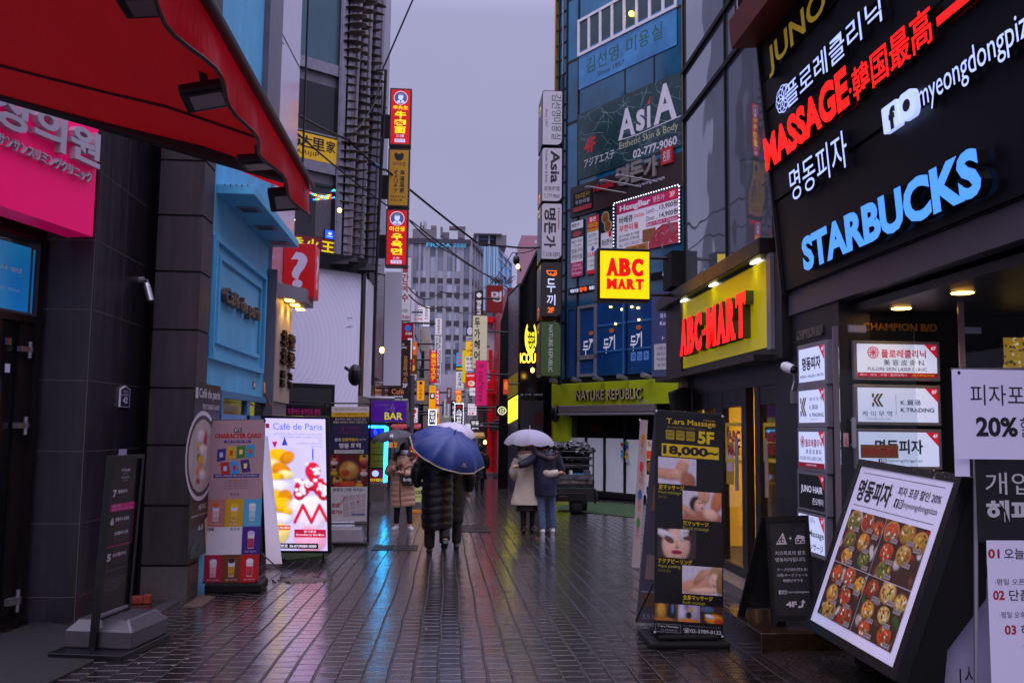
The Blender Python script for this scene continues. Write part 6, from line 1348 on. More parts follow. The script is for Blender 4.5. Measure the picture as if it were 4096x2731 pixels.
psign(64, (688, 1336, 730, 1406), '#d0801a', [('e', .5, .5, .35, .36, '#e8c060'), ('t', '會', .3, .3, .7, .7, R_)], 'small orange sign with a round red character', em=.35)
psign(30, (1040, 1230, 1075, 1340), '#b03a1c', [('e', .5, .4, .4, .3, '#d8742a')], 'orange red lantern shaped sign by the dark wing', em=.3)
psign(47, (540, 1432, 566, 1560), '#e07a14', [('t', '오', .2, .1, .8, .3, W_), ('t', '향', .2, .4, .8, .6, B_)], 'orange strip sign beside the bulb framed black sign', em=.45)
# bulbs framing the two black signs
for (Y, c, lb) in ((42, (490, 1455, 542, 1566), 'white bulb frame around the black sign left of lane centre'), (48, (682, 1409, 742, 1568), 'white bulb frame around the black sign right of lane centre')):
    mb = MB(); f = FB(Y-.02, *K2(c[0], c[1]), *K2(c[2], c[3]))
    for i in range(8): 
        for t in (0, 1): mb.ball(f.p(i/7, t, .05), .022, .022, .022, BULB, 5, 3)
    for i in range(14):
        for t in (0, 1): mb.ball(f.p(t, i/13, .05), .022, .022, .022, BULB, 5, 3)
    solo(mb, 'bulb_strip', lb, 'light strip')
# awnings, red shop frames, street stalls
def small_awning(Y, c, m, label, drop=.35):
    f = FB(Y, *c); mb = MB(); p0, p1 = f.p(0, 0), f.p(1, 0); q0, q1 = f.p(-.03, .62)+f.n*.7, f.p(1.03, .62)+f.n*.7
    mb.face([q0, q1, p1, p0], m); mb.face([q0-Vector((0, 0, f.H*.38)), q1-Vector((0, 0, f.H*.38)), q1, q0], m); mb.face([p0, q0, q0-Vector((0, 0, f.H*.38))], m); mb.face([p1, q1-Vector((0, 0, f.H*.38)), q1], m)
    g = Fr(q0, q1-q0, (0, 0, -f.H*.38)); mb.text(g, 'COFFEE & TEA', .2, .25, .8, .75, PWH, .006)
    return solo(mb, 'shop_awning', label, 'awning')
RAW = mat('red_awning', '#c40f22', .5, emit=.1)
small_awning(33, (1568, 1695, 1630, 1716), RAW, 'bright red shop awning with white lettering under the purple bar sign')
small_awning(36, (1645, 1695, 1684, 1716), RAW, 'smaller red shop awning to the right of the lamp pole')
small_awning(46, (1870, 1728, 1935, 1752), mat('mustard_awning', '#b08a14', .5, emit=.06), 'mustard yellow awning beyond the blue umbrella')
small_awning(40, (1862, 1690, 1930, 1722), mat('plum_awning', '#6a2a44', .5), 'plum coloured awning beyond the blue umbrella')
# red framed doorway on the right
rd = root('red_shopfront', G(1985, 1905), 'glossy red framed shop front with steps on the right of the lane', 'shop'); RDG = mat('gloss_red', '#d20a1a', .25, emit=.10, var=.1)
YRd = rd['base'][1]; mb = MB()
for x0, x1 in ((1952, 1966), (1974, 1990)): f = FB(YRd, x0, 1560, x1, 1905); mb.slab(f, 0, 0, 1, 1, -.25, 0, RDG)
f = FB(YRd, 1950, 1525, 2002, 1575); mb.slab(f, 0, 0, 1, 1, -.6, .3, RDG); f = FB(YRd, 1940, 1270, 1975, 1290); mb.slab(f, 0, 0, 1, 1, -.6, .3, RDG); f = FB(YRd, 1950, 1560, 2002, 1620); mb.slab(f, 0, 0, .2, 1, -.3, .1, RDG)
f = FB(YRd+.5, 1930, 1260, 1985, 1560); mb.slab(f, .0, 0, .25, .2, -.2, 0, MAG); mb.slab(f, .25, .1, .9, 1, -.2, 0, WHITEW); f = FB(YRd, 1960, 1480, 1995, 1530); mb.slab(f, 0, 0, 1, 1, -.3, .2, RDG); f = FB(YRd, 1955, 1400, 1968, 1480); mb.slab(f, 0, 0, 1, 1, -.3, .2, RDG)
mb.build('frame', rd); mb = MB(); f = FB(YRd+.2, 1950, 1600, 2004, 1905); mb.rect(f, 0, 0, 1, 1, 0, DGLASS); mb.build('door', rd); mb = MB(); f = FB(YRd-.5, 1942, 1890, 2010, 1925); mb.slab(f, 0, 0, .8, .5, -.8, 0, GREYWL); mb.slab(f, 0, .5, 1, 1, -1.2, .1, WHITEW); mb.build('step', rd)
# blank white banner
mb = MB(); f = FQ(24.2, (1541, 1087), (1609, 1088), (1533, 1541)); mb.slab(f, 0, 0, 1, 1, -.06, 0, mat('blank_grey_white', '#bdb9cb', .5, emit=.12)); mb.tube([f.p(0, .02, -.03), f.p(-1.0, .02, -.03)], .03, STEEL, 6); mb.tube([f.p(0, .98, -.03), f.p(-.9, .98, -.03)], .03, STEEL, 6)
solo(mb, 'blank_banner', 'tall blank pale grey banner hanging below the lower red sign', 'banner')
# stacked lantern signs on the left
YL = 22.6
def logo_sign(c, base, fn, label):
    f = FB(YL, *c); r = root('lantern_sign', f.p(.5, 1), label, 'sign', 'stacked signs on the left corner'); mb = MB(); mb.slab(f, -.04, -.015, 1.04, 1.015, -.36, -.003, mat('lantern_frame', '#3a3036', .4, metal=.4)); mb.build('cabinet', r)
    mb = MB(); mb.rect(f, .03, .01, .97, .99, 0, base); fn(mb, f); mb.build('face_panel', r); mb = MB(); e = f.p(0, .5, -.18); mb.slab(f, -.45, .44, -.04, .86, -.2, -.12, DSTEEL); mb.tube([f.p(-.45, -.1, -.15), f.p(-.45, 1.05, -.15)], .03, STEEL, 6); mb.build('bracket', r)
RDL = mat('lantern_red', '#e01010', .35, emit=.35); YLW = lit('#f0d818', .9)
def bust(mb, f, cy):
    mb.ell(f, .5, cy, .34, .34*f.W/f.H, .004, RDL, 24); mb.ring(f, .5, cy, .35, .35*f.W/f.H, .03, .005, PW, 28); mb.ell(f, .5, cy, .3, .3*f.W/f.H, .006, lit('#4a5a86', .5)); k = f.W/f.H
    mb.ell(f, .5, cy-.05*k, .13, .17*k, .008, PW, 16); mb.poly(f, [(.26, cy+.26*k), (.36, cy+.12*k), (.64, cy+.12*k), (.74, cy+.26*k)], .0085, PW); mb.poly(f, [(.46, cy+.12*k), (.54, cy+.12*k), (.5, cy+.27*k)], .0095, lit('#2a3050', .4)); mb.ell(f, .5, cy-.17*k, .13, .05*k, .0095, lit('#8a8a9a', .5), 12)
logo_sign((1564, 356, 1639, 580), RDL, lambda mb, f: (bust(mb, f, .16), mb.text(f, '李先生', .12, .3, .88, .37, YLW, .004, off=.02), mb.vtext(f, '牛肉面', .22, .39, .78, .81, YLW, .004, off=.04), mb.text(f, '三樓', .3, .82, .7, .87, PW, .004), mb.rect(f, .24, .9, .76, .96, .004, PW), mb.text(f, '명동점', .3, .91, .7, .95, RDL, .006)), 'red lantern sign with yellow Chinese characters, topmost of three')
logo_sign((1557, 597, 1632, 824), mat('lantern_mustard', '#b8860c', .4, emit=.12), lambda mb, f: (mb.ell(f, .5, .14, .22, .06, .004, INK), mb.ell(f, .36, .1, .1, .04, .005, INK), mb.ell(f, .64, .1, .1, .04, .005, INK), mb.text(f, '오다리집', .18, .22, .82, .29, INK, .004), mb.vtext(f, 'オダリチプ', .26, .36, .46, .78, INK, .004, off=.02), mb.vtext(f, '鳥達里家', .56, .36, .8, .78, INK, .004, off=.02), mb.text(f, '명동역 7번출구', .1, .82, .9, .86, INK, .004), mb.text(f, '本店二樓', .1, .88, .7, .92, INK, .004)), 'mustard lantern sign with black brush lettering between two red ones')
logo_sign((1548, 838, 1626, 1062), RDL, lambda mb, f: (bust(mb, f, .16), mb.text(f, '이선생', .14, .3, .86, .39, YLW, .004, off=.02), mb.vtext(f, '우육면', .24, .42, .78, .82, YLW, .004, off=.04), mb.text(f, '3층', .34, .85, .66, .89, PW, .004), mb.rect(f, .24, .91, .76, .97, .004, PW), mb.text(f, '명동점', .3, .92, .7, .96, RDL, .006)), 'red lantern sign with yellow Korean letters, lowest of three')
# purple bar sign on a bracket, neon framed menu wall and plinth
br_ = root('bar_sign', PY(1555, 1687, 22.3), 'purple bar sign with yellow BAR lettering on a steel arm', 'sign'); f = FB(22.3, 1487, 1602, 1624, 1687)
mb = MB(); mb.slab(f, -.02, -.03, 1.02, 1.03, -.16, -.003, STEEL); mb.build('cabinet', br_); mb = MB(); mb.rect(f, 0, 0, 1, 1, 0, mat('purple_face', '#4a0a8c', .35, emit=.3)); LG = mat('dim_grey_letter', '#6d5a92', .4, emit=.2)
mb.text(f, 'Lounge', .1, .1, .5, .3, LG, .004); mb.text(f, 'on', .38, .36, .52, .48, LG, .004); mb.text(f, '6', .54, .12, .68, .5, LG, .004, off=.02); mb.text(f, 'BAR', .38, .55, .9, .9, lit('#b8b010', .8), .004, off=.02); mb.build('face_panel', br_)
mb = MB(); mb.tube([f.p(-.1, -.14, -.08), f.p(.65, -.14, -.08)], .05, STEEL, 8); mb.tube([f.p(.2, -.14, -.08), f.p(.2, 0, -.08)], .02, STEEL, 6); mb.build('arm', br_)
YNw = 24.4; NEON = mat('neon_cyan', '#35c8ff', .3, emit=9, ecol='#1fb8ff'); ne = root('neon_menu_wall', G(1510, 1985), 'menu wall of posters framed by cyan neon tubes on a stone plinth', 'menu wall')
mb = MB(); f = FB(YNw, 1476, 1690, 1538, 1935); mb.slab(f, -.5, -.02, 1, 1, -.3, -.01, BLACKM); mb.build('wall', ne)
mb = MB(); mb.rect(f, .02, .07, .94, .24, .0, mat('blue_poster', '#1420b0', .4, emit=.45)); mb.text(f, '6', .3, .09, .5, .2, lit('#4a6aff', 1), .004); 
for k in range(2):
    t = .31+.22*k; mb.rect(f, .05, t, .94, t+.2, .0, mat('olive_poster', '#6d6410', .4, emit=.15))
    for i in range(3): mb.text(f, ['オダリチプ', '鳥達里家', '명동역 2층'][i], .1, t+.02+.06*i, .9, t+.06+.06*i, INK, .004)
mb.rect(f, .02, .76, .94, .99, .0, mat('maroon_poster', '#7a0a28', .4, emit=.25)); mb.ell(f, .45, .83, .2, .05, .003, PW); mb.text(f, '李先生牛肉面大王', .05, .91, .9, .96, YLW, .003)
mb.build('poster', ne)
mb = MB(); e = .06; mb.tube([f.p(-.05, .065, e), f.p(1.02, .065, e)], .028, NEON, 8); mb.tube([f.p(1.0, .08, e), f.p(1.0, .97, e)], .028, NEON, 8); mb.tube([f.p(1.1, .07, e-.05), f.p(1.1, .97, e-.05)], .02, NEON, 8); mb.build('neon_tube', ne)
mb = MB(); f2 = FB(YNw-.2, 1470, 1932, 1536, 1996); mb.slab(f2, -.4, 0, 1, 1.15, -.8, 0, mat('plinth_stone', '#6a6158', .4, var=.2)); mb.build('plinth', ne)
mb = MB(); mb.tube([PY(1640, 2040, 30), PY(1648, 1500, 30)], .09, mat('pole_grey', '#5a5458', .5), 10); f = FB(29.9, 1628, 1660, 1640, 1690); mb.slab(f, 0, -.5, 1, 1.6, -.15, 0, GREYP); solo(mb, 'utility_pole', 'grey utility pole with meter boxes beside the red awning', 'pole')
# menu boards behind the standing woman
a_b = root('menu_board', G(1690, 2050), 'orange framed standing menu board behind the woman in beige', 'sign board'); YB_ = a_b['base'][1]
f = FB(YB_, 1640, 1782, 1702, 2012); mb = MB(); OFR = mat('orange_frame', '#e08a08', .45, emit=.1); frame_mb(mb, FB(YB_, 1636, 1900, 1704, 2048), .06, .06, OFR); mb.build('frame', a_b)
mb = MB(); mb.rect(f, 0, 0, 1, .45, 0, RDP); mb.rect(f, .55, .12, 1, .45, .003, PWH); mb.ell(f, .8, .32, .18, .08, .005, FOOD); mb.text(f, '香辣大王', .05, .08, .5, .13, YLW, .003); mb.text(f, '우육면', .05, .2, .5, .25, PWH, .003); mb.rect(f, 0, .6, 1, .98, 0, mat('alcafe_green', '#c8cf80', .4, emit=.15)); mb.text(f, 'Alcafé', .05, .76, .95, .84, K, .004, off=.02); mb.text(f, '카페라떼', .2, .87, .8, .91, K, .004); mb.ell(f, .5, .66, .3, .08, .003, PWH); mb.build('face_panel', a_b)
mb = MB(); f = FB(26, 1551, 1768, 1586, 1790); mb.slab(f, 0, 0, 1, 1, -.2, 0, mat('orange_box', '#e88a0a', .4, emit=.3)); mb.text(f, '1번가', .6, .2, .95, .8, K, .003); solo(mb, 'orange_sign', 'small orange box sign just left of the masked woman', 'sign')
# stall lights reflected in the street: warm lamps under far awnings
for (x, y, Y, nm) in ((1940, 1768, 40, 'warm lamp on the post by the red shop front'), (1881, 1731, 44, 'tiny warm lamp under the plum awning'), (1528, 1400, 26, 'warm lamp behind the blank white banner'), (2130, 1480, 34, 'amber lamp on the black shop front'), (2072, 1066, 34.4, 'amber lamp high on the black shop')):
    mb = MB(); p = PY(x, y, Y-.1); mb.ball(p, .07, .07, .09, WARM, 10, 6); mb.tube([p+Vector((0, 0, .08)), p+Vector((0, .3, .16))], .02, BLACK, 5); solo(mb, 'wall_lamp', nm, 'lamp')
# shrub on the far roof
mb = MB(); rnd = random.Random(4); LEAF = mat('dry_twigs', '#2e2a26', .8, var=.3)
for i in range(60):
    p = PY(rnd.uniform(1978, 2035), rnd.uniform(1122, 1140), 44.5); mb.tube([p, p+Vector((rnd.uniform(-.4, .4), rnd.uniform(-.2, .2), rnd.uniform(.05, .4)))], .012, LEAF, 3, cap=False)
solo(mb, 'roof_shrub', 'bare twiggy shrub on the roof edge right of the lane', 'plant')

# ================================================================== overhead cables
def cable(pts, r, label, sag=0):
    P = [PY(x, y, Y) for x, y, Y in pts]; Q = []
    for a, b in zip(P, P[1:]):
        for i in range(8): t = i/8; q = a.lerp(b, t); q.z -= sag*4*t*(1-t); Q.append(q)
    Q.append(P[-1]); mb = MB(); mb.tube(Q, r, CABLE, 6); return solo(mb, 'cable', label, 'cable', 'overhead cables')
cable([(1660, -20, 22), (1532, 275, 22)], .022, 'cable rising to the sky from the fin screen corner', 0)
cable([(1532, 275, 22), (1494, 420, 21.6), (1398, 556, 20.6)], .018, 'cable dropping along the fin screen', .05)
cable([(1195, 463, 18), (1395, 560, 20.6), (1502, 660, 22), (1545, 680, 22.4), (1905, 968, 26), (2030, 986, 28), (2160, 990, 29)], .03, 'thick cable crossing the lane from the fins to the stacked signs', .03)
cable([(1190, 535, 18), (1650, 888, 24), (2030, 1150, 34)], .018, 'thin cable running past the three lantern signs', .1)
cable([(1640, 885, 24), (1800, 1010, 30), (2000, 1120, 44)], .02, 'upper cable of the bundle in front of the hotel tower', .1)
cable([(1635, 1150, 26), (1760, 1165, 30), (1965, 1130, 44)], .02, 'slack cable across the tower windows', .3)
cable([(1635, 1180, 26), (1770, 1225, 30), (1930, 1240, 44)], .02, 'lowest slack cable before the hotel tower', .2)
cable([(1950, 1150, 44), (2050, 1010, 32), (2160, 985, 29.6)], .018, 'cable from the roof shrub up to the stacked signs', .1)
mb = MB(); p = PY(1503, 660, 22); mb.tube([p+Vector((-.08, 0, .03)), p+Vector((.1, 0, -.04))], .05, mat('blue_joint', '#2a6a80', .5), 8); solo(mb, 'cable_joint', 'small blue cable joint near the fin screen', 'cable joint')
mb = MB(); mb.tube([PY(1505, 281, 21.9), PY(1543, 281, 21.9), PY(1538, 430, 21.9), PY(1524, 690, 21.9), PY(1500, 1200, 21.9), PY(1490, 1540, 21.9)], .035, DSTEEL, 8); solo(mb, 'conduit_pole', 'bent steel conduit pole climbing beside the lantern signs', 'pole')

# ================================================================== pavement boards, left side
# black directory stand with a plastic water base
pb0 = G(369, 2622); dS = Vector((.17, .985, 0)).normalized()
st = root('directory_stand', pb0, 'black floor directory stand with pink band, set in a grey plastic water base', 'sign stand')
PSt = Plane(pb0, dS, Vector((.045, 0, 1)))
a = PSt.uv(369, 2620); u1 = PSt.uv(541, 2058)[0]; vt = PSt.uv(440, 1822)[1]
vbm = PSt.uv(410, 2450)[1]
mb = MB()
for u in (0, u1): uvbox(mb, PSt, u-.018, 0, u+.018, vt, -.025, .025, BLACK)
uvbox(mb, PSt, .018, vt-.03, u1-.018, vt, -.025, .025, BLACK); uvbox(mb, PSt, .018, vbm-.02, u1-.018, vbm, -.02, .02, GREYP); mb.build('frame', st)
f = PSt.fruv(.018, vbm, u1-.018, vt-.03, .004); mb = MB(); mb.slab(f, 0, 0, 1, 1, -.008, 0, CHAR)
PINKP = pr('#c4207a'); GT = pr('#c9c6d0'); DP = pr('#6a2a4a')
mb.text(f, 'PPEUM', .36, .065, .66, .085, GT, .002, off=.01); mb.text(f, '쁨 의 원', .42, .092, .6, .102, GT, .002); mb.text(f, 'SANGSANG', .36, .115, .66, .13, GT, .002); mb.text(f, '상상의원', .42, .137, .6, .147, GT, .002)
for n_, t, s_ in (('7', .2, '쁨클리닉'), ('6', .385, '쁨클리닉 상담실'), ('5', .62, '상상클리닉')): mb.text(f, n_, .12, t, .25, t+.05, GT, .002, off=.05); mb.text(f, s_, .3, t+.003, .62 if n_ == '7' else .78, t+.028, GT, .002, off=.03)
mb.text(f, '상상클리닉 상담', .3, .48, .8, .505, GT, .002, off=.03)
for t in (.235, .25, .42, .435, .45, .515, .53, .545, .655, .67, .685): mb.rect(f, .3, t, .3+.3+.1*((t*100) % 3), t+.004, .002, DP)
mb.rect(f, .06, .295, .94, .345, .002, PINKP); mb.text(f, '쁨쁨이벤트', .14, .302, .45, .317, pr('#e8b8d0'), .004); mb.text(f, '당일 예약 상담 가능', .14, .325, .9, .336, pr('#e8b8d0'), .004)
mb.line(f, [(.06, .345), (.06, .575), (.94, .575), (.94, .345)], .006, .003, PINKP); mb.rect(f, .1, .73, .95, .732, .002, GREYP)
for i in range(5): mb.text(f, '진료시간 안내 평일 토요일 공휴일 점심시간'[:20-2*i], .12, .79+.016*i, .92-.07*i, .799+.016*i, GREYP, .002)
mb.build('face_panel', st)
mb = MB(); fb = PSt.fruv(.1, vt, .22, vt+.045, 0); mb.rect(fb, 0, 0, 1, 1, 0, pr('#9a98c0')); mb.build('card', st)
# base plate + tank
cB = PSt.p(u1*.42, 0, 0); cB.z = gz(cB.y)
Pb = Plane(cB, dS); n_ = Pb.n
def bx(u0, u1_, d0, d1, z0, z1, m, mb, chamf=0):
    lo = [Pb.p(u0, z0, d0), Pb.p(u1_, z0, d0), Pb.p(u1_, z0, d1), Pb.p(u0, z0, d1)]; hi = [Pb.p(u0+chamf, z1, d0+chamf), Pb.p(u1_-chamf, z1, d0+chamf), Pb.p(u1_-chamf, z1, d1-chamf), Pb.p(u0+chamf, z1, d1-chamf)]
    for i in range(4): j = (i+1) % 4; mb.face([lo[i], lo[j], hi[j], hi[i]], m)
    mb.face(hi, m); mb.face(lo[::-1], m)
mb = MB(); bx(-.32, .42, -.26, .3, 0, .05, BLACK, mb); mb.build('base_plate', st, bevel=.008, smooth=False)
WT = mat('water_tank', '#454147', .3, var=.25, vs=5, spec=.6)
mb = MB(); bx(-.16, .40, -.24, .28, .05, .17, WT, mb); bx(-.16, .40, -.24, .28, .17, .25, WT, mb, .07); mb.build('water_tank', st, bevel=.012)
# brick
bk_ = G(575, 2412); mb = MB(); 
for z in (0,): mb.box(bk_.x-.12, bk_.y-.05, gz(bk_.y), bk_.x+.0, bk_.y+.05, gz(bk_.y)+.07, mat('broken_brick', '#9a3d2a', .7, var=.4, vs=18, bump=.6, bs=40)); mb.box(bk_.x-.0, bk_.y-.045, gz(bk_.y), bk_.x+.07, bk_.y+.05, gz(bk_.y)+.085, MC['broken_brick'])
solo(mb, 'brick', 'broken red brick lying at the foot of the stone pier', 'brick', bevel=.012)
mb = MB(); pts = gpoly([(535, 2468), (596, 2472), (720, 2400), (690, 2392)], .012); mb.face(pts, WT); q = [p-Vector((0, 0, .012)) for p in pts]; [mb.face([pts[i], q[i], q[(i+1) % 4], pts[(i+1) % 4]], WT) for i in range(4)]
solo(mb, 'board', 'thin grey board lying flat beside the stone pier', 'board')
mb = MB(); pts = gpoly([(735, 2422), (805, 2424), (862, 2382), (800, 2378)], .008); mb.face(pts, mat('wet_cardboard', '#5a4a3c', .5, var=.4, vs=12)); q = [p-Vector((0, 0, .008)) for p in pts]; [mb.face([pts[i], q[i], q[(i+1) % 4], pts[(i+1) % 4]], MC['wet_cardboard']) for i in range(4)]
solo(mb, 'cardboard', 'wet flattened cardboard beside the character card banner', 'cardboard')
# crumbled patch in the paving
mb = MB(); c = G(1215, 2322); rnd = random.Random(8); RUB = mat('wet_rubble', '#4a4038', .4, var=.5, vs=20, bump=1, bs=60)
mb.ball(c+Vector((0, 0, -.02)), .34, .22, .05, RUB, 24, 8, fn=lambda q: q*(1+.35*mnoise.noise(q*9)))
for i in range(24): a = rnd.uniform(0, 6.28); r_ = rnd.uniform(.1, .45); mb.ball(c+Vector((r_*math.cos(a), .7*r_*math.sin(a), .005)), rnd.uniform(.01, .03), rnd.uniform(.01, .03), .014, RUB, 6, 4)
o = mb.build('rubble', None, c); o.location = c; tag(o, 'patch of broken paving rubble on the left of the street', None, None, 'stuff')

# cafe banner hanging beside the pier
XBn = xP+.01; PBn = XPL(XBn); yb0_ = yP+.0
f = PBn.fruv(PBn.uv(762, 1700)[0], PBn.uv(800, 2214)[1], PBn.uv(866, 1700)[0], PBn.uv(800, 1532)[1], .03)
mb = MB(); mb.slab(f, 0, 0, 1, 1, -.012, 0, mat('dark_banner', '#1c1a1a', .4, var=.15)); CW = pr('#cfcbd2')
mb.slab(f, .03, .03, .11, .09, 0, .002, CW); mb.text(f, 'Café de paris', .15, .03, .97, .1, CW, .002, off=.02); mb.text(f, 'FRUIT SANDO & ADE', .3, .12, .96, .15, CW, .002, off=.02)
mb.ell(f, .34, .42, .58, .26, .002, CW, 30); mb.ell(f, .34, .42, .53, .235, .003, pr('#3a3436'), 30); mb.ell(f, .34, .42, .48, .21, .004, pr('#b8aca8'), 30)
PLT = f.sub(.05, .24, .6, .6)
mb.text(f, '에이드', .3, .7, .6, .735, CW, .002, off=.02); mb.text(f, 'Ade', .66, .705, .85, .73, GREYP, .002); mb.text(f, '블루베리 복숭아 자몽 청포도', .06, .755, .95, .77, CW, .002); mb.text(f, '6.5', .32, .82, .5, .85, CW, .002, off=.04)
mb.poly(f, [(.55, .8), (.95, .76), (.95, 1), (.65, 1)], .003, pr('#c8b498')); mb.poly(f, [(.62, .88), (.9, .86), (.86, 1), (.68, 1)], .004, pr('#d8b020')); mb.poly(f, [(.05, .94), (.2, .9), (.3, .98), (.45, .92), (.5, 1), (.05, 1)], .003, pr('#1f4a3a'))
hbn = solo(mb, 'hanging_banner', 'dark cafe banner with a plate of fruit sandwiches on the pier edge', 'banner')

hbn['base'] = tuple(hbn.location); photo_print(PLT, 26, 40, blobs('#b8aca8', [(.4, .2, .3, .12, .3, '#d8d0d0'), (.7, .25, .12, .14, .2, '#b8341c'), (.3, .35, .16, .07, .3, '#d8a420'), (.6, .42, .3, .1, .2, '#e4dcd8'), (.3, .52, .14, .06, .2, '#4a7a2a'), (.45, .58, .2, .08, .3, '#e0ac20'), (.75, .6, .16, .14, 0, '#ddc4bc'), (.35, .74, .22, .08, .2, '#d88a2a'), (.6, .82, .26, .1, .3, '#e4dcd8'), (.3, .9, .14, .05, 0, '#b83a28')], k=.5), hbn, d=.006)
def cup(mb, f, cx, cy, w, h, top, body, d=.002, straw=None):
    mb.poly(f, [(cx-w/2, cy-h/2), (cx+w/2, cy-h/2), (cx+w*.38, cy+h/2), (cx-w*.38, cy+h/2)], d, pr('#d8ccd8'))
    mb.poly(f, [(cx-w*.44, cy-h*.12), (cx+w*.44, cy-h*.12), (cx+w*.36, cy+h*.46), (cx-w*.36, cy+h*.46)], d+.0006, pr(body)); mb.ell(f, cx, cy-h*.46, w*.48, h*.14, d+.0012, pr(top), 14)
    for i in range(7): mb.ell(f, cx-w*.28+w*.09*i, cy+h*(.3+.08*(i % 2)), w*.05, w*.05*f.W/f.H, d+.0018, pr('#2a1512'), 6)
# drinks X banner
SHEET_T = mat('thin_vinyl_sheet', '#e6e2ea', .5); translucent(SHEET_T, '#f0ecf4', .7)
p0 = G(930, 2366); YX = p0.y
xb = root('drinks_banner', p0, 'tall standing banner with a red CHARACTER CARD heading over a grid of drinks', 'banner')
f = FQ(YX, (846, 1681), (1062, 1679), (812, 2331)); f.b.y += 0
mb = MB(); mb.slab(f, 0, 0, 1, 1, -.006, 0, pr('#a8868a'))
mb.rect(f, .43, .05, .57, .075, .002, K); mb.text(f, 'BT21', .445, .054, .555, .071, CW, .004, off=.02); mb.text(f, 'CHARACTER CARD', .08, .082, .94, .112, pr('#b01420'), .002, off=.05); mb.rect(f, .25, .125, .75, .141, .002, pr('#4a2a80')); mb.text(f, '음료 구매시 카드 증정', .3, .127, .7, .138, CW, .004)
for i, (x, y, c_) in enumerate(((.14, .18, '#3a2078'), (.32, .168, '#c8a010'), (.5, .163, '#2f7a28'), (.67, .158, '#2a90c0'), (.2, .265, '#b02018'), (.37, .26, '#2a90d0'), (.57, .25, '#3a1a70'))):
    s = .02 if i > 3 else -.004; mb.poly(f, [(x, y), (x+.155, y-.006), (x+.16+s*2, y+.07), (x+.005+s*2, y+.076)], .002+.0004*i, pr(c_)); mb.rect(f, x+.05+s, y+.02, x+.11+s, y+.05, .006, pr(('#a8c0e0', '#c02020', '#e0d070', '#b85020')[i % 4]))
mb.rect(f, .09, .335, .93, .357, .002, pr('#4a2a80')); mb.text(f, '세트메뉴 구매하시면 캐릭터카드를 하나씩 드립니다', .12, .339, .9, .352, CW, .004)
for i in range(4): mb.text(f, '기간 한정 이벤트 매장 문의', .28, .37+.016*i, .72, .38+.016*i, pr('#5a4048'), .002)
mb.text(f, '黒 花 堂', .42, .452, .58, .468, pr('#4a3438'), .002)
T = ('#b8706a', '#c89808', '#4aa0c8', '#d2ccd6', '#d2ccd6', '#3c1c7a', '#a8143c', '#6a3418', '#b81018')
for k in range(9):
    i, j = k % 3, k//3; x0, y0 = i/3+.004, .49+.17*j
    mb.rect(f, x0-.002, y0, x0+.333, y0+.17, .0015, pr(T[k]))
    if k in (3, 4): continue
    cup(mb, f, x0+.165, y0+.085, .13, .1, ('#c86018', '#d8b010', '#e0dce8', '', '', '#c8a8d8', '#e0d8e0', '#3a1a08', '#e8e0e8')[k], ('#cdb0b0', '#d8a820', '#a8c8d8', '', '', '#b02858', '#d8a0b0', '#c88a10', '#c83040')[k], .003)
    mb.text(f, '흑당 밀크티', x0+.06, y0+.148, x0+.27, y0+.158, CW, .003)
mb.rect(f, .03, .665, .15, .682, .004, K); mb.text(f, 'BT21', .04, .668, .14, .68, CW, .005, off=.02); mb.text(f, '黒 花 堂', .45, .665, .62, .682, pr('#4a3438'), .004)
mb.build('face_panel', xb)
mb = MB(); mb.tube([f.p(.0, .0, -.02), f.p(1, 0, -.02)], .01, BLACK, 6); mb.tube([f.p(.02, 1, -.02), f.p(1, 1, -.02)], .01, BLACK, 6); mb.tube([f.p(.5, .05, -.05), f.p(.5, 1.02, -.1)], .012, DSTEEL, 6)
for x, y in ((0.01, .005), (.99, .005), (.01, .995), (.97, .995)): mb.ball(f.p(x, y, .006), .013, .008, .013, BLACK, 8, 5)
mb.build('frame', xb)
mb = MB(); c = f.p(.55, 1.0, -.1); c.z = gz(c.y); mb.box(c.x-.28, c.y-.18, c.z, c.x+.3, c.y+.25, c.z+.1, BLACKM); mb.build('base', xb, bevel=.02)
mb = MB(); r1, r2 = f.p(1.0, .25, -.05), f.p(1.0, .98, -.05); e = G(1128, 2270); mb.face([f.p(.9, .1, -.1), e+Vector((-.2, .0, .05)), e+Vector((0, 0, .05)), f.p(1.02, .1, -.12)], SHEET_T); mb.tube([f.p(1.0, .82, -.02), G(1128, 2290)+Vector((0, 0, .02))], .008, BLACK, 6); mb.build('back_sheet', xb)

# lit dessert panel
p0 = G(1304, 2255); YD = p0.y
ld_ = root('lit_display', G(1180, 2250), 'brightly lit dessert display panel with fruit cups on a black stand', 'display')
f = FQ(YD, (1060, 1672), (1301, 1676), (1066, 2200)); k = f.W/f.H
mb = MB(); mb.slab(f, -.07, -.022, 1.06, 1.02, -.1, -.004, BLACK); mb.build('cabinet', ld_, bevel=.01)
LP = mat('lit_panel_white', '#cdd4ff', .4, emit=1.35, ecol='#b0a2ff'); mb = MB(); mb.rect(f, 0, 0, 1, 1, 0, LP)
def L_(h, e=.8): return lit(h, e*.85)
LT = L_('#6a86d8'); mb.text(f, 'Café de Paris', .13, .035, .95, .085, LT, .002, off=.01); mb.rect(f, .01, .04, .07, .075, .002, L_('#8a2038'))
for i, s_ in enumerate(('WE PROUDLY SERVE THE PATENT BON BON SERIES', 'STRAWBERRY CHERRY RASPBERRY MANGO', 'AND', 'EUROPEAN COFFEE & TEA', 'SINCE 2009')): mb.text(f, s_, (.14, .26, .87, .53, .75)[i], .112+.0235*i, .95, .124+.0235*i, LT, .002)
mb.poly(f, [(.11, .18), (.2, .175), (.16, .23)], .002, L_('#d8184a')); mb.poly(f, [(.27, .205), (.37, .205), (.32, .14)], .002, L_('#3a4ac0'))
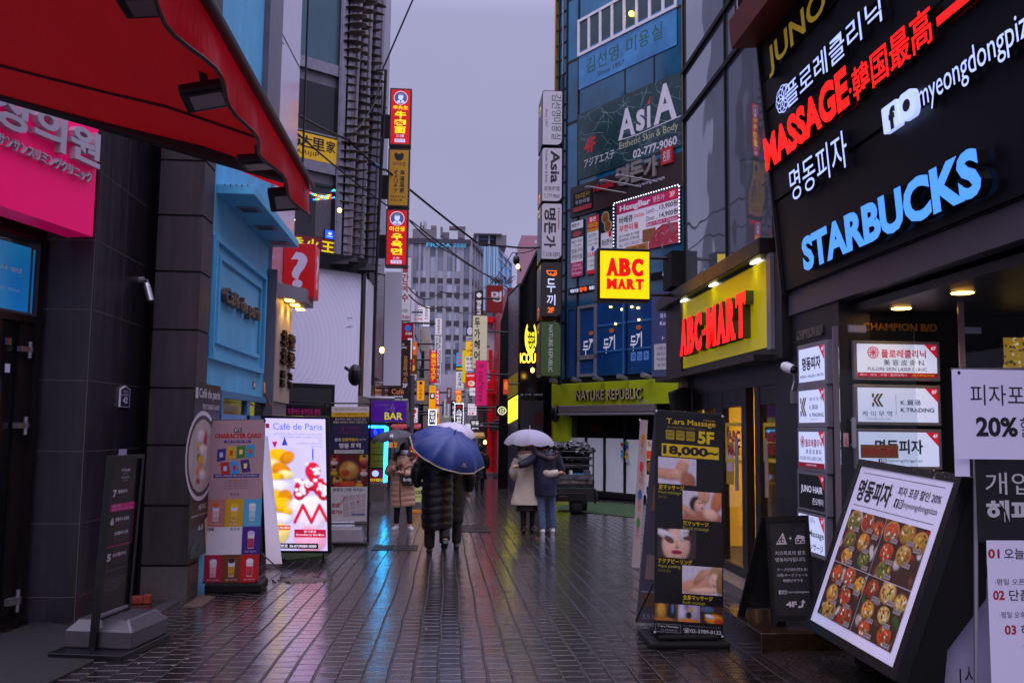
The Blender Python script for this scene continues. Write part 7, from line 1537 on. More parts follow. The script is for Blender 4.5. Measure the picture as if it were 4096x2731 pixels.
yl = L_('#f0b808', .95); yd = L_('#e08a10', .9); wh = L_('#efe8ff', 1.15); rd_ = L_('#d81838', .85); pk = L_('#f090b0', 1.0)
Y1, Y2, Y3, WT_, RS, PKK = '#f2bc10', '#e08a0c', '#f6e2a0', '#f4eeff', '#d41434', '#f0a8c8'
DB = [(.2, .29, .24, .06, 0, Y1, .12), (.36, .3, .1, .06, .9, Y2, .2), (.08, .38, .2, .07, 0, Y3, .2), (.26, .4, .17, .06, .5, Y2, .15), (.34, .43, .14, .035, .15, Y3, .2), (.14, .45, .16, .035, -.1, Y1, .2), (.18, .52, .24, .05, 0, WT_, .25), (.12, .6, .18, .06, 0, Y1, .15), (.32, .6, .12, .06, .3, Y2, .2), (.26, .66, .18, .06, -.1, Y1, .15), (.06, .68, .12, .05, .4, Y2, .2), (.36, .7, .08, .04, 0, Y1, .2), (.2, .76, .24, .04, 0, WT_, .25), (.19, .87, .2, .08, 0, '#f0d884', .15),
 (.72, .66, .34, .07, 0, WT_, .25), (.74, .74, .28, .12, 0, '#f0ddf6', .2), (.72, .92, .27, .1, 0, PKK, .15)]
rnd = random.Random(2)
for cx, cy, r_ in ((.78, .4, .13), (.6, .53, .13), (.9, .52, .13), (.55, .57, .1), (.95, .57, .1), (.76, .5, .1)):
    DB.append((cx, cy, r_, r_*k*1.15, 0, RS, .15, .2)); DB += [(cx+r_*.8*rnd.uniform(-1, 1), cy+r_*k*rnd.uniform(-1, .3), .035, .014, 0, WT_, .4) for i in range(9)]
DB += [(.47+.017*i, .66+.125*abs(((i*.0625*2) % 2)-1), .028, .014, 0, RS, .4) for i in range(32)] + [(.775, .355, .07, .022, 0, RS, .15), (.785, .27, .012, .05, 0, '#2a3ab0', .3)]
photo_print(f.sub(0, .22, 1, 1), 90, 120, (lambda g_: (lambda x, y: g_(x, .22+.78*y)))(blobs('#c9c0ff', DB, k=k)), ld_, d=.001, emit=.95)
mb.rect(f, 0, .81, .4, .845, .006, L_('#e07020')); mb.text(f, '봉봉 Mango BonBon', -.02, .816, .39, .84, wh, .007)
mb.rect(f, .46, .84, .98, .9, .006, L_('#c81840')); mb.text(f, '딸기봉봉', .62, .847, .82, .865, wh, .007); mb.text(f, 'Strawberry BonBon', .49, .872, .95, .892, wh, .007); mb.rect(f, 0, .945, .85, .985, .007, K); mb.text(f, '특허출원번호 30-0739089-0000', .01, .952, .82, .978, wh, .0085, off=.01)
mb.build('face_panel', ld_)
mb = MB(); zg_ = gz(YD)
for x in (f.p(.0, 0).x, f.p(1.03, 0).x): mb.tube([(x, YD+.05, f.p(0, 1).z), (x, YD+.05, zg_+.01)], .012, BLACK, 6); mb.tube([(x, YD-.2, zg_+.012), (x, YD+.3, zg_+.012)], .012, BLACK, 6)
mb.build('leg', ld_)
# black rice cake banner with water base, and one more behind it
def stand(Y, c, label, fn, panel_m, tank=True, nm='menu_banner'):
    f = FQ(Y, *c); g_ = f.p(.5, 1); g_.z = gz(Y); r = root(nm, g_, label, 'banner'); mb = MB()
    for s in (-.04, 1.04): mb.tube([f.p(s, -.03, -.02), (f.p(s, 1).x, Y+.02, gz(Y)+.02)], .016, BLACK, 6)
    mb.tube([f.p(-.04, -.03, -.02), f.p(1.04, -.03, -.02)], .014, BLACK, 6); mb.tube([f.p(-.04, 1.02, -.02), f.p(1.04, 1.02, -.02)], .014, BLACK, 6); mb.build('frame', r)
    mb = MB(); mb.slab(f, 0, 0, 1, 1, -.006, 0, panel_m); fn(mb, f); mb.build('face_panel', r)
    if tank:
        mb = MB(); x0 = f.p(-.1, 0).x; x1 = f.p(.98, 0).x; z = gz(Y); mb.hexa([(x0, Y-.22, z+.04), (x1, Y-.22, z+.04), (x1-.05, Y-.14, z+.27), (x0+.05, Y-.14, z+.27), (x0, Y+.25, z+.04), (x1, Y+.25, z+.04), (x1-.05, Y+.16, z+.27), (x0+.05, Y+.16, z+.27)], GREYP); mb.build('water_tank', r, bevel=.03)
        mb = MB(); mb.box(x0-.04, Y-.25, z, x1+.06, Y+.28, z+.045, BLACK); mb.build('base_plate', r, bevel=.006)
    return r
PHQ = []
def rice(mb, f):
    mb.rect(f, 0, 0, 1, .05, .002, CW); mb.text(f, 'SBS 미운우리새끼 (2019.11.10 방영)', .08, .012, .95, .04, K, .003); mb.rect(f, .0, .05, 1, .09, .002, pr('#d8b010')); mb.text(f, '(떡볶이)국물떡볶이 맛집', .08, .056, .92, .083, K, .003)
    mb.text(f, '줄서서먹는 떡볶이 먹고싶은 맛집', .1, .1, .92, .12, CW, .002); mb.text(f, '특별한 명동만의 떡볶이 차별화된 맛', .05, .127, .95, .148, CW, .002); mb.rect(f, .0, .155, 1, .41, .0015, pr('#1c2050')); mb.text(f, '줄기채볶은', .27, .17, .75, .205, pr('#7a1a40'), .003); mb.text(f, '자꾸생각나 맛집', .22, .215, .8, .25, pr('#7a1a40'), .003)
    mb.text(f, '원조', .1, .275, .27, .305, CW, .003, off=.03); mb.text(f, '곱창떡볶이', .29, .275, .72, .305, pr('#d8b820'), .003, off=.03); mb.text(f, '(곱,떡)', .74, .28, .94, .3, CW, .003); mb.text(f, '명동 화떡', .22, .32, .8, .365, CW, .003, off=.04); mb.rect(f, .1, .38, .88, .41, .003, CW); mb.text(f, '예약문의 02.753.9588', .14, .384, .84, .405, K, .004)
    RB = [(.5, .5, .3, .34, 0, '#5a4a44', .08), (.5, .5, .26, .28, 0, '#c88a38', .1, .3), (.55, .42, .14, .14, .3, '#d8b060', .3), (.4, .58, .12, .1, 0, '#b8401c', .3), (.5, .92, .3, .1, 0, '#c8501c', .3)]
    for i, (x, y) in enumerate(((.1, .16), (.9, .14), (.1, .48), (.9, .5), (.2, .82), (.78, .86))): RB += [(x, y, .13, .16, 0, ('#a81818', '#c8a020', '#7a3a1c')[i % 3], .15), (x, y+.1, .1, .07, 0, ('#d0c8d0', '#c03040', '#d8a820')[i % 3], .2), (x, y-.03, .05, .09, 0, '#d0a080', .15), (x, y-.09, .055, .05, 0, '#18100e', .2)]
    PHQ.append((f.sub(0, .42, 1, .7), RB)); mb.rect(f, .0, .7, 1, 1, .002, CW); mb.text(f, '알겠고..그럼 위치는?', .08, .712, .92, .74, K, .003, off=.02); mb.text(f, '바로', .07, .84, .28, .88, pr('#b01020'), .004, off=.04); mb.text(f, '여기!!', .04, .9, .34, .94, pr('#b01020'), .004, off=.04)
    mb.poly(f, [(.35, .78), (.95, .76), (.95, .96), (.38, .96)], .003, pr('#b8a8ae'))
    for a_, b_ in (((.38, .84), (.95, .8)), ((.42, .92), (.95, .88)), ((.5, .77), (.55, .96)), ((.68, .765), (.72, .96)), ((.84, .76), (.86, .96))): mb.line(f, [a_, b_], .012, .004, CW)
    mb.line(f, [(.28, .85), (.42, .79)], .012, .005, pr('#b01020')); mb.rect(f, .6, .935, .95, .945, .0045, pr('#2a5ab0')); mb.ell(f, .76, .83, .02, .012, .0048, pr('#c01020'))
rcs = stand(G(1400, 2176).y, ((1327, 1626), (1476, 1626), (1316, 2085)), 'black framed rice cake banner with food photos and a map, on a grey water base', rice, pr('#16131c'))
photo_print(PHQ[0][0], 48, 40, blobs('#5a140c', PHQ[0][1], k=1.2), rcs, d=.003)
stand(G(1220, 2140).y, ((1142, 1618), (1294, 1622), (1140, 2070)), 'black banner with pink Korean lettering showing just above the lit dessert panel', lambda mb, f: (mb.text(f, '트롯여신 송가인도 반한', .06, .03, .92, .085, pr('#d82a90'), .003, off=.03), mb.text(f, '줄서서먹는 소문난 밥도둑', .15, .1, .85, .135, pr('#d8c020'), .003)), pr('#16131c'), tank=False)

# ================================================================== pavement boards, right side
# massage banner
YT2 = G(2725, 2580).y
tb = root('massage_banner', G(2725, 2570), 'tall black massage price banner with yellow lettering and treatment photos', 'banner')
f = FQ(YT2, (2623, 1640), (2894, 1662), (2616, 2532)); k = f.W/f.H; TB = mat('black_banner', '#0f0d0f', .3, var=.2, vs=4); YLB = mat('banner_yellow', '#c8a80a', .4, emit=.06); WB = pr('#c6c2cc'); SKN = pr('#c89478'); SKD = pr('#a86a50'); PHB = pr('#b8aebc')
mb = MB(); mb.slab(f, 0, 0, 1, 1, -.006, 0, TB)
mb.text(f, 'T.ara Massage', .16, .032, .88, .064, YLB, .002, off=.01); mb.text(f, '티 아라 마사지', .7, .026, .87, .034, YLB, .002); mb.text(f, '静かで高級な空間でお手頃価格のマッサージ!', .17, .066, .74, .078, pr('#8a7a20'), .002)
for i, s_ in enumerate(('LINE ID', 'Wechat', 'WI-FI')): x = .15+.15*i; mb.rect(f, x, .085, x+.125, .128, .002, pr('#a08a0c')); mb.text(f, s_, x+.015, .09, x+.11, .1, K, .003); mb.text(f, 'FREE' if i == 2 else 'honey', x+.015, .106, x+.11, .118, K, .003)
mb.text(f, '5F', .62, .08, .86, .138, YLB, .002, off=.04); mb.rect(f, .09, .148, .93, .205, .002, YLB); mb.text(f, '18,000~', .11, .155, .92, .202, K, .003, off=.05)
SK, SD, SL = '#d0977a', '#a86850', '#e6bba4'
PHS = [('#c9c2d2', [(.15, .62, .45, .2, .05, SK), (.45, .62, .3, .2, -.3, SK), (.62, .38, .16, .36, .35, SK), (.72, .12, .1, .14, .3, SL)]+[(.6+.05*i, .06+.03*i, .03, .07, .4, SL) for i in range(5)]+[(.78, .85, .2, .34, -.5, SD), (.5, .62, .1, .24, -.5, SL)]+[(.4+.055*i, .6+.02*i, .024, .2, .25, '#dca88c', .3) for i in range(4)]),
 ('#cdc6d4', [(.5, .95, .6, .3, 0, SD), (.1, .66, .3, .12, .5, SK), (.9, .3, .16, .45, .3, '#c87848'), (.33, .42, .15, .26, .3, '#2c1812'), (.45, .47, .14, .25, .5, SL), (.5, .12, .1, .28, -.2, SK), (.62, .2, .07, .24, .3, SK), (.43, .4, .04, .02, .5, '#5a3024'), (.5, .38, .03, .02, .5, '#5a3024'), (.5, .57, .04, .025, .5, '#a83840'), (.72, .78, .2, .2, .3, SL)]),
 ('#3a2c2c', [(.48, .56, .36, .6, 0, SL, .12), (.2, .22, .26, .14, .4, '#d8d2da', .2), (.68, .14, .12, .3, .25, '#d8d2da', .2), (.3, .38, .14, .1, .5, '#6a4038'), (.78, .3, .12, .07, 0, '#5a3a34'), (.5, .52, .035, .16, 0, '#d8a48c'), (.5, .64, .06, .03, 0, '#b07060'), (.5, .8, .14, .075, 0, '#b81450', .15), (.5, .79, .13, .012, 0, '#70102c')]),
 ('#c8c2d0', [(.4, .7, .5, .28, -.2, SK), (.86, .3, .2, .34, .2, '#a8845a'), (.8, .5, .14, .28, .35, SL), (.42, .4, .08, .34, .6, '#c08a6a'), (.55, .3, .07, .3, .7, SK), (.6, .85, .4, .12, -.05, SL), (.76, .46, .035, .012, .6, '#5a3024'), (.84, .5, .03, .012, .6, '#5a3024'), (.79, .66, .04, .02, .5, '#a83848'), (.95, .6, .1, .4, 0, '#8a6a48')])]
def photo(x0, y0, x1, y1, kind):
    g = f.sub(x0, y0, x1, y1); photo_print(g, 44, 34, blobs(*PHS[kind], k=g.W/g.H, seed=kind*3), tb)
for kd, x0, y0, x1, y1, a_, b_, c_ in ((0, .04, .21, .6, .33, '足マッサージ', 'Foot massage', '발마사지'), (1, .4, .355, .97, .485, '顔マッサージ', 'Facial massage', '얼굴마사지'), (2, .04, .53, .6, .66, 'アクアピーリング', 'Aqua peeling', '아쿠아 필링'), (3, .4, .69, .98, .815, '全身マッサージ', 'Body massage', '전신마사지')):
    photo(x0, y0, x1, y1, kd); q = (len(a_)*.062); mb.text(f, a_, x0+.01, y1+.005, x0+.01+q, y1+.027, YLB, .002, off=.02); mb.text(f, b_, x0+.01, y1+.031, x0+.01+len(b_)*.027, y1+.049, pr('#a8a030'), .002); mb.text(f, c_, x0+.01, y1+.054, x0+.01+len(c_)*.03, y1+.067, pr('#8a7a20'), .002)
for i, (bg_, L_b) in enumerate((('#6a4a20', [(.3, .4, .2, .5, 0, '#c8943a'), (.75, .5, .2, .6, 0, '#20242c'), (.8, .3, .06, .3, 0, '#5a7aa0'), (.4, .95, .5, .16, 0, '#a86a20')]), ('#8f86a0', [(.2, .5, .16, .6, 0, '#c8c0d4'), (.7, .4, .25, .5, 0, '#b0a8bc'), (.6, .28, .09, .16, 0, '#c8a040'), (.5, .6, .12, .2, 0, '#1a161a'), (.5, .95, .5, .16, 0, '#c87a30')]), ('#3a2014', [(.6, .75, .4, .3, 0, '#d88a18'), (.4, .6, .22, .12, .2, '#d8d0dc'), (.3, .2, .3, .2, 0, '#4a6080'), (.8, .9, .2, .2, 0, '#b83a18')]))): g = f.sub(i/3+.004, .865, (i+1)/3-.004, .94); photo_print(g, 30, 20, blobs(bg_, L_b, k=g.W/g.H, seed=i), tb)
mb.line(f, [(.02, .955), (.38, .955), (.38, .99), (.02, .99), (.02, .955)], .004, .002, GREYP); mb.text(f, 'T.ara Massage', .05, .959, .35, .972, WB, .003); mb.text(f, 'ティ·アラマッサージ', .1, .977, .33, .986, WB, .003); mb.text(f, '☎02-3789-0122', .42, .966, .97, .989, WB, .003, off=.01); mb.text(f, 'ソウル特別市中区明洞2街 チャンピオンビル5階', .42, .953, .95, .96, GREYP, .003)
mb.build('face_panel', tb)
mb = MB(); mb.tube([f.p(0, 0, -.01), f.p(1, 0, -.01)], .01, BLACK, 6); mb.tube([f.p(0, 1, -.01), f.p(1, 1, -.01)], .01, BLACK, 6); mb.tube([f.p(.5, .02, -.04), f.p(.5, 1.02, -.06)], .014, DSTEEL, 6)
for x, y in ((.01, .005), (.985, .005), (.01, .995), (.985, .995)): mb.ball(f.p(x, y, .006), .012, .008, .012, ALU, 8, 5)
mb.build('frame', tb)
mb = MB(); c = f.p(.45, 1.0); z = gz(c.y); mb.box(c.x-.3, c.y-.12, z, c.x+.33, c.y+.4, z+.045, BLACKM); mb.box(c.x-.22, c.y-.05, z+.045, c.x+.26, c.y+.3, z+.085, BLACKM); mb.build('base', tb, bevel=.015)
bl = G(2543, 2496); t0 = f.p(0, .0, -.03); t1 = f.p(.9, 0, -.05); dv = t1-t0
h = Fr(t0, dv*.9, bl+Vector((0, 0, .02))-t0); mb = MB(); BS = pr('#6e6a80'); mb.rect(h, 0, 0, 1, 1, 0, BS); mb.rect(h, .1, .33, .5, .45, .002, pr('#b8845c')); mb.rect(h, .1, .66, .5, .78, .002, pr('#b89a98')); mb.rect(h, .05, .84, .6, .845, .002, CW); mb.rect(h, .05, .85, .6, .92, .002, pr('#8a6a58')); mb.text(h, '5510-0', .12, .955, .6, .98, CW, .002); mb.build('back_sheet', tb)
mb = MB(); mb.tube([f.p(0.0, .78, -.02), bl+Vector((0, 0, .03))], .008, BLACK, 6); mb.build('strut', tb)
# narrow white banner seen edge on
nb = G(2540, 2275); ob = root('narrow_banner', nb, 'narrow white banner seen nearly edge on behind the massage banner', 'banner')
h = FQ(nb.y, (2561, 1678), (2592, 1680), (2527, 2268)); mb = MB(); mb.slab(h, 0, 0, 1, 1, -.01, 0, pr('#a89aa4')); 
for i, c_ in enumerate(('#b87a18', '#c03040', '#2a5ab0', '#2f8a3a')): mb.ell(h, .5, .08+.19*i+.05, .25, .035, .002, pr(c_)); mb.vtext(h, ('특가', '세일', '한정', '할인')[i], .25, .16+.19*i, .7, .24+.19*i, pr('#a83848'), .002)
mb.build('face_panel', ob); mb = MB(); mb.tube([h.p(0, 0, -.02), h.p(.9, .1, -.3), h.p(1.5, 1, -.4)], .01, STEEL, 6); mb.tube([h.p(0, 1, -.02), G(2560, 2262)+Vector((.1, .3, .02))], .01, BLACK, 6); mb.build('strut', ob)
sb = G(2598, 2230); h = FB(sb.y, 2586, 1760, 2624, 2060); mb = MB(); mb.slab(h, 0, 0, 1, 1, -.02, 0, pr('#d0ccd4')); mb.text(h, '두끼', .1, .02, .9, .1, K, .002); mb.rect(h, 0, .14, 1, .25, .002, pr('#d8502a')); mb.rect(h, 0, .27, 1, .46, .002, K); mb.ell(h, .5, .36, .5, .08, .003, FOOD); mb.rect(h, 0, .62, 1, .72, .002, K); mb.rect(h, 0, .78, 1, 1, .002, K); mb.ell(h, .5, .68, .4, .03, .003, CW)
mb.tube([h.p(.5, 1, -.02), (h.p(.5, 0).x, sb.y, gz(sb.y))], .02, BLACK, 6); solo(mb, 'snack_board', 'slim snack bar menu board half hidden by the massage banner', 'sign board')
# chalkboard A frame
Yc = STEP_Y+.22; ab = root('chalkboard', PY(3160, 2560, Yc), 'black A frame board with pizza and cheese drawings and 4F arrow', 'sign board')
tl, tr = PY(3062, 2066, Yc+.12), PY(3232, 2060, Yc+.12); bl_ = PY(3090, 2560, Yc); bl_.z = STEP_Z+.0; br2 = PY(3262, 2500, Yc); br2.z = STEP_Z
f = Fr(tl, tr-tl, bl_+(br2-bl_)*.02-tl); CKB = mat('chalkboard_black', '#151317', .55, var=.2, vs=5); CK = pr('#b8b2bc')
def quad(s, t, d=0):
    a = tl.lerp(tr, s); b = bl_.lerp(br2, s); p = a.lerp(b, t); return p+f.n*d
class QF(Fr):
    def p(s, x, y, d=0): return quad(x, y, d)
qf = QF(tl, tr-tl, bl_-tl)
mb = MB(); mb.slab(qf, 0, 0, .07, 1, -.02, .012, BLACKM); mb.slab(qf, .93, 0, 1, 1, -.02, .012, BLACKM); mb.slab(qf, .07, 0, .93, .05, -.02, .012, BLACKM); mb.slab(qf, .07, .9, .93, .95, -.02, .012, BLACKM); mb.build('frame', ab)
mb = MB(); mb.slab(qf, .07, .05, .93, .9, -.012, 0, CKB)
mb.poly(qf, [(.2, .26), (.46, .26), (.38, .15)], .002, CK); mb.poly(qf, [(.24, .245), (.42, .245), (.37, .175)], .003, CKB)
for x, y in ((.3, .235), (.36, .225), (.4, .24), (.37, .2)): mb.ell(qf, x, y, .02, .012, .004, CK, 8)
mb.text(qf, '+', .52, .19, .58, .22, CK, .002, off=.04); mb.poly(qf, [(.66, .21), (.72, .175), (.88, .19), (.88, .255), (.66, .26)], .002, CK); mb.rect(qf, .68, .213, .86, .25, .003, CKB)
for x, y in ((.72, .225), (.78, .24), (.83, .225)): mb.ell(qf, x, y, .022, .012, .004, CK, 8)
for i, (s_, x0, x1, y0, hh) in enumerate((('치즈폭포의 원조', .17, .88, .32, .038), ('명동피자입니다.', .17, .88, .38, .038), ('チーズが流れ落ちる!', .19, .9, .475, .028), ('元祖·チーズフォール', .18, .9, .525, .028), ('明洞ピザです', .32, .78, .575, .028))): mb.text(qf, s_, x0, y0, x1, y0+hh, CK, .002, off=.008)
x = fb_ig(mb, qf, .2, .675, .035, CK, CKB, .002); mb.text(qf, 'myeongdongpizza', x, .68, .9, .705, CK, .002); mb.text(qf, '4F', .35, .775, .6, .825, CK, .002, off=.04); mb.line(qf, [(.64, .825), (.72, .82), (.75, .78)], .014, .002, CK); mb.poly(qf, [(.69, .785), (.81, .785), (.75, .76)], .003, CK)
mb.build('face_panel', ab)
mb = MB(); o_ = Vector((-.07, .5, 0)); mb.hexa([tl-f.n*.03, tr-f.n*.03, tr-f.n*.03+Vector((0, 0, -.03)), tl-f.n*.03+Vector((0, 0, -.03)), tl-f.n*.05, tr-f.n*.05, tr-f.n*.05+Vector((0, 0, -.03)), tl-f.n*.05+Vector((0, 0, -.03))], BLACKM)
for s in (0.03, .97): a_ = tl.lerp(tr, s)-f.n*.03; b_ = bl_.lerp(br2, s)+Vector((-.12, .42, 0)); mb.hexa([a_+Vector((-.03, 0, 0)), a_+Vector((.03, 0, 0)), a_+Vector((.03, .03, 0)), a_+Vector((-.03, .03, 0)), b_+Vector((-.03, 0, 0)), b_+Vector((.03, 0, 0)), b_+Vector((.03, .03, 0)), b_+Vector((-.03, .03, 0))], BLACKM)
mb.face([tl-f.n*.035, tl.lerp(tr, 1)-f.n*.035, bl_.lerp(br2, 1)+Vector((-.12, .42, .06)), bl_+Vector((-.12, .42, .06))], CKB); mb.build('rear_leg', ab)
# tilted pizza light box
ZB = .25
def GB(px, py): return G(px, py, ZB)
BL = GB(3225, 2504); BR_ = GB(3591, 2726)
Yn, Yf = BR_.y, BL.y; TR = PY(3863, 1905, Yn); TLf = PY(3447, 1838, Yf); 
pz = root('pizza_board', (2.9, (Yn+Yf)/2, gz(6)), 'big black light box tilted back, with a white headed pizza photo menu', 'light box')
tA = (TR+TLf)/2; u_ = BR_-BL; TL2 = TLf; TR2 = TR
class QP(Fr):
    def __init__(s, a, b, c, d): s.q = (a, b, c, d); s.o = a; s.a = b-a; s.b = c-a; s.n = (s.b.cross(s.a)).normalized(); s.W = s.a.length; s.H = s.b.length
    def p(s, x, y, d=0): a, b, c, e = s.q; return a.lerp(b, x).lerp(c.lerp(e, x), y)+s.n*d
q = QP(TL2, TR2, BL, BR_); mb = MB()
fx, fy = .045, .04
for r_ in ((0, 0, 1, fy), (0, 1-fy*1.2, 1, 1), (0, fy, fx, 1-fy*1.2), (1-fx, fy, 1, 1-fy*1.2)): mb.slab(q, *r_, -.05, .02, BLACK)
mb.build('frame', pz, bevel=.004)
nb_ = [Vector((p.x, p.y, p.z)) for p in (TR, PY(3945, 1910, Yn), PY(3946, 2392, Yn), PY(3790, 2600, Yn), PY(3772, 2800, Yn), BR_)]
mb = MB(); off_ = (TLf-TR); 
nr = [p+Vector((0, .004, 0))-q.n*.02 if i in (0, 5) else p for i, p in enumerate(nb_)]; fr_ = [TLf-q.n*.02] + [p+Vector((0, Yf-Yn, 0))+Vector((0, 0, gz(Yf)-gz(Yn))) for p in nb_[1:5]] + [BL-q.n*.02]
mb.face(nr, BLACKM)
for i in range(6): j = (i+1) % 6; mb.face([nr[i], fr_[i], fr_[j], nr[j]], BLACKM)
mb.face(fr_[::-1], BLACKM); mb.build('cabinet', pz)
mb = MB(); mb.box(2.95, Yn+.12, gz(Yn)-.05, 3.2, Yf-.12, gz(6)+.3, BLACKM); mb.build('base', pz)
mb = MB(); g = QP(q.p(fx, fy, .012), q.p(1-fx, fy, .012), q.p(fx, 1-fy*1.2, .012), q.p(1-fx, 1-fy*1.2, .012))
PZW = mat('pizza_board_white', '#d4d0e4', .12, emit=.2, ecol='#cfcbf0', coat=.5); mb.rect(g, 0, 0, 1, 1, 0, PZW)
mb.rect(g, .06, .035, .94, .038, .002, K); mb.rect(g, .06, .24, .94, .243, .002, K); mb.text(g, '명동피자', .06, .075, .46, .215, K, .003, off=.03); mb.text(g, '피자 포장 할인 20%', .52, .075, .94, .13, K, .003, off=.012)
x = fb_ig(mb, g, .52, .15, .05, K, PZW, .003); mb.text(g, 'myeongdongpizza', x, .155, .94, .2, K, .003)
for k in range(4):
    x0 = .06 if k % 2 == 0 else .503; y0 = .275 if k < 2 else .61; h_ = QP(g.p(x0, y0, .002), g.p(x0+.437, y0, .002), g.p(x0, y0+.33, .002), g.p(x0+.437, y0+.33, .002))
    rnd = random.Random(20+k); PB = [(rnd.random(), rnd.random(), rnd.uniform(.04, .1), rnd.uniform(.04, .1), rnd.random()*3, rnd.choice(('#c8c0b8', '#3c5a1c', '#8a2418', '#6a4424', '#b8a890')), .3) for i in range(14)]; tags = []
    for i, (cx, cy) in enumerate(((.2, .2), (.56, .16), (.88, .24), (.24, .56), (.62, .52), (.3, .86), (.76, .82))[:(7 if k != 1 else 6)]):
        r_ = rnd.uniform(.15, .185); cr_ = rnd.choice(('#a8622a', '#3a2a22', '#c88e4a', '#8a4a20')); ch = rnd.choice(('#dca02c', '#c8501c', '#d8bc60', '#a83a1c', '#b8902c', '#6a7a2c')); PB += [(cx, cy, r_, r_*1.1, 0, cr_, .05, .15), (cx, cy, r_*.84, r_*.92, 0, ch, .08, .35)]
        tp = rnd.choice((('#b8241c', '#f0e2b8', '#3c5a18'), ('#7a1a14', '#e8c860', '#4a2c18'), ('#f4ead0', '#5a7a28', '#c8501c')))
        for j in range(15): q_a = rnd.uniform(0, 6.28); q_r = r_*.72*math.sqrt(rnd.random()); PB.append((cx+q_r*math.cos(q_a), cy+q_r*math.sin(q_a)*1.1, r_*rnd.uniform(.09, .2), r_*rnd.uniform(.08, .16), rnd.random()*3, tp[j % 3], .3, .2))
        tags.append((min(.8, cx+.06), min(.9, cy+.1)))
    photo_print(h_, 72, 56, blobs('#43281c', PB, k=1.32, seed=k), pz, d=.002)
    for tx_, ty_ in tags: mb.rect(h_, tx_, ty_, tx_+.16, ty_+.08, .006, pr('#9a8a84')); mb.text(h_, '명동 피자', tx_+.015, ty_+.022, tx_+.14, ty_+.045, K, .0075)
mb.build('face_panel', pz)
mb = MB(); rnd = random.Random(6)
for i in range(70): p = q.p(rnd.random(), rnd.uniform(.0, fy), .021); mb.ball(p, .004, .004, .003, GLASS, 6, 4)
mb.build('water_drops', pz)
# hanging sheets at the right edge
sh = root('price_sheets', PY(3960, 2731, 5.0), 'set of tall white and black Korean price sheets on a stand at the right edge', 'banner')
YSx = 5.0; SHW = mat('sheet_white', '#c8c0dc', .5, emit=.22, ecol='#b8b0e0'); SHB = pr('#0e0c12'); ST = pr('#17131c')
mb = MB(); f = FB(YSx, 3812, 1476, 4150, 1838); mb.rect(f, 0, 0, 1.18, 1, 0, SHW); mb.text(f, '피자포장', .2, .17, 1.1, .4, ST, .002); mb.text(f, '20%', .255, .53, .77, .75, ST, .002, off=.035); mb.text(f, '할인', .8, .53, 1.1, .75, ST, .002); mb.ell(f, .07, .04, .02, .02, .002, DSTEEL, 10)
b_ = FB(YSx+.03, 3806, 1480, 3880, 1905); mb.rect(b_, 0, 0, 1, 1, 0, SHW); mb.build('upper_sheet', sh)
mb = MB(); f = FB(YSx+.02, 3898, 1800, 4150, 2170); mb.rect(f, 0, 0, 1, 1, 0, SHB); mb.text(f, '개업', .16, .24, .95, .48, CW, .002); mb.text(f, '해피', .16, .54, .95, .78, CW, .002, off=.04); mb.build('black_sheet', sh)
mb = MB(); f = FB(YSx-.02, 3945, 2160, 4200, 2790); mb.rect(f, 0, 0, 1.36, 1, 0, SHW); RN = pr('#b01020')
for i, (t, s_, x0) in enumerate((('01', '오늘의 메뉴', .02), ('02', '단품메뉴', .08), ('03', '하이네켄', .26))): y = .06+.285*i if i < 2 else .56; mb.text(f, t, x0+.0, (.055, .32, .54)[i], x0+.2, (.115, .38, .6)[i], RN, .002, off=.03); mb.text(f, s_, x0+.28, (.05, .315, .535)[i], x0+.28+.19*len(s_.replace(' ', '')), (.12, .385, .605)[i], ST, .002, off=.01)
mb.text(f, '→', .68, .165, .85, .19, ST, .002); mb.text(f, '·평일 오픈~오후 2시', .12, .245, 1.15, .285, ST, .002); mb.text(f, '·평일 오후 2시~오후 5시', .18, .455, 1.25, .495, ST, .002); mb.text(f, '·하이네켄 생맥주', .55, .655, 1.3, .695, ST, .002); mb.build('lower_sheet', sh)
mb = MB(); e0 = FB(YSx+.25, 3690, 2150, 4150, 2900); mb.poly(e0, [(.55, .0), (.6, .2), (.2, .55), (0, .9), (0, 1), (1, 1), (1, 0)], 0, pr('#a8a2c0')); mb.text(e0, '1시', .3, .68, .45, .78, ST, .003); mb.build('rear_sheet', sh)
mb = MB(); mb.tube([PY(3900, 1480, YSx+.1), PY(3905, 2900, YSx+.1)], .012, ALU, 6); mb.tube([PY(3806, 1478, YSx+.1), PY(4200, 1476, YSx+.1)], .01, ALU, 6); mb.build('stand', sh)

# ================================================================== people
SKIN = mat('skin', '#b98a72', .5, var=.08, vs=20); HAIR = mat('black_hair', '#0e0b0c', .45, var=.3, vs=60, bump=.4, bs=120)
BPUF = mat('black_puffer', '#151216', .35, var=.25, vs=8, bump=.25, bs=30); BPUF2 = mat('black_coat_cloth', '#1b181c', .6, var=.2, vs=8, bump=.25, bs=40)
BEIGE = mat('beige_puffer', '#c49a84', .5, var=.1, vs=7, bump=.25, bs=28); CREAMC = mat('cream_parka', '#cfc0ae', .6, var=.1, vs=6, bump=.35, bs=22); NAVYC = mat('navy_parka', '#161a38', .55, var=.2, vs=6, bump=.3, bs=24)
TROU = mat('black_trousers', '#0d0c0e', .7, var=.2); JEAN = mat('blue_jeans', '#4a6284', .75, var=.35, vs=7, bump=.2, bs=60); SHOEW = mat('white_trainer', '#c8c4cc', .5, var=.1); SHOEB = mat('black_shoe', '#0f0d0e', .35)
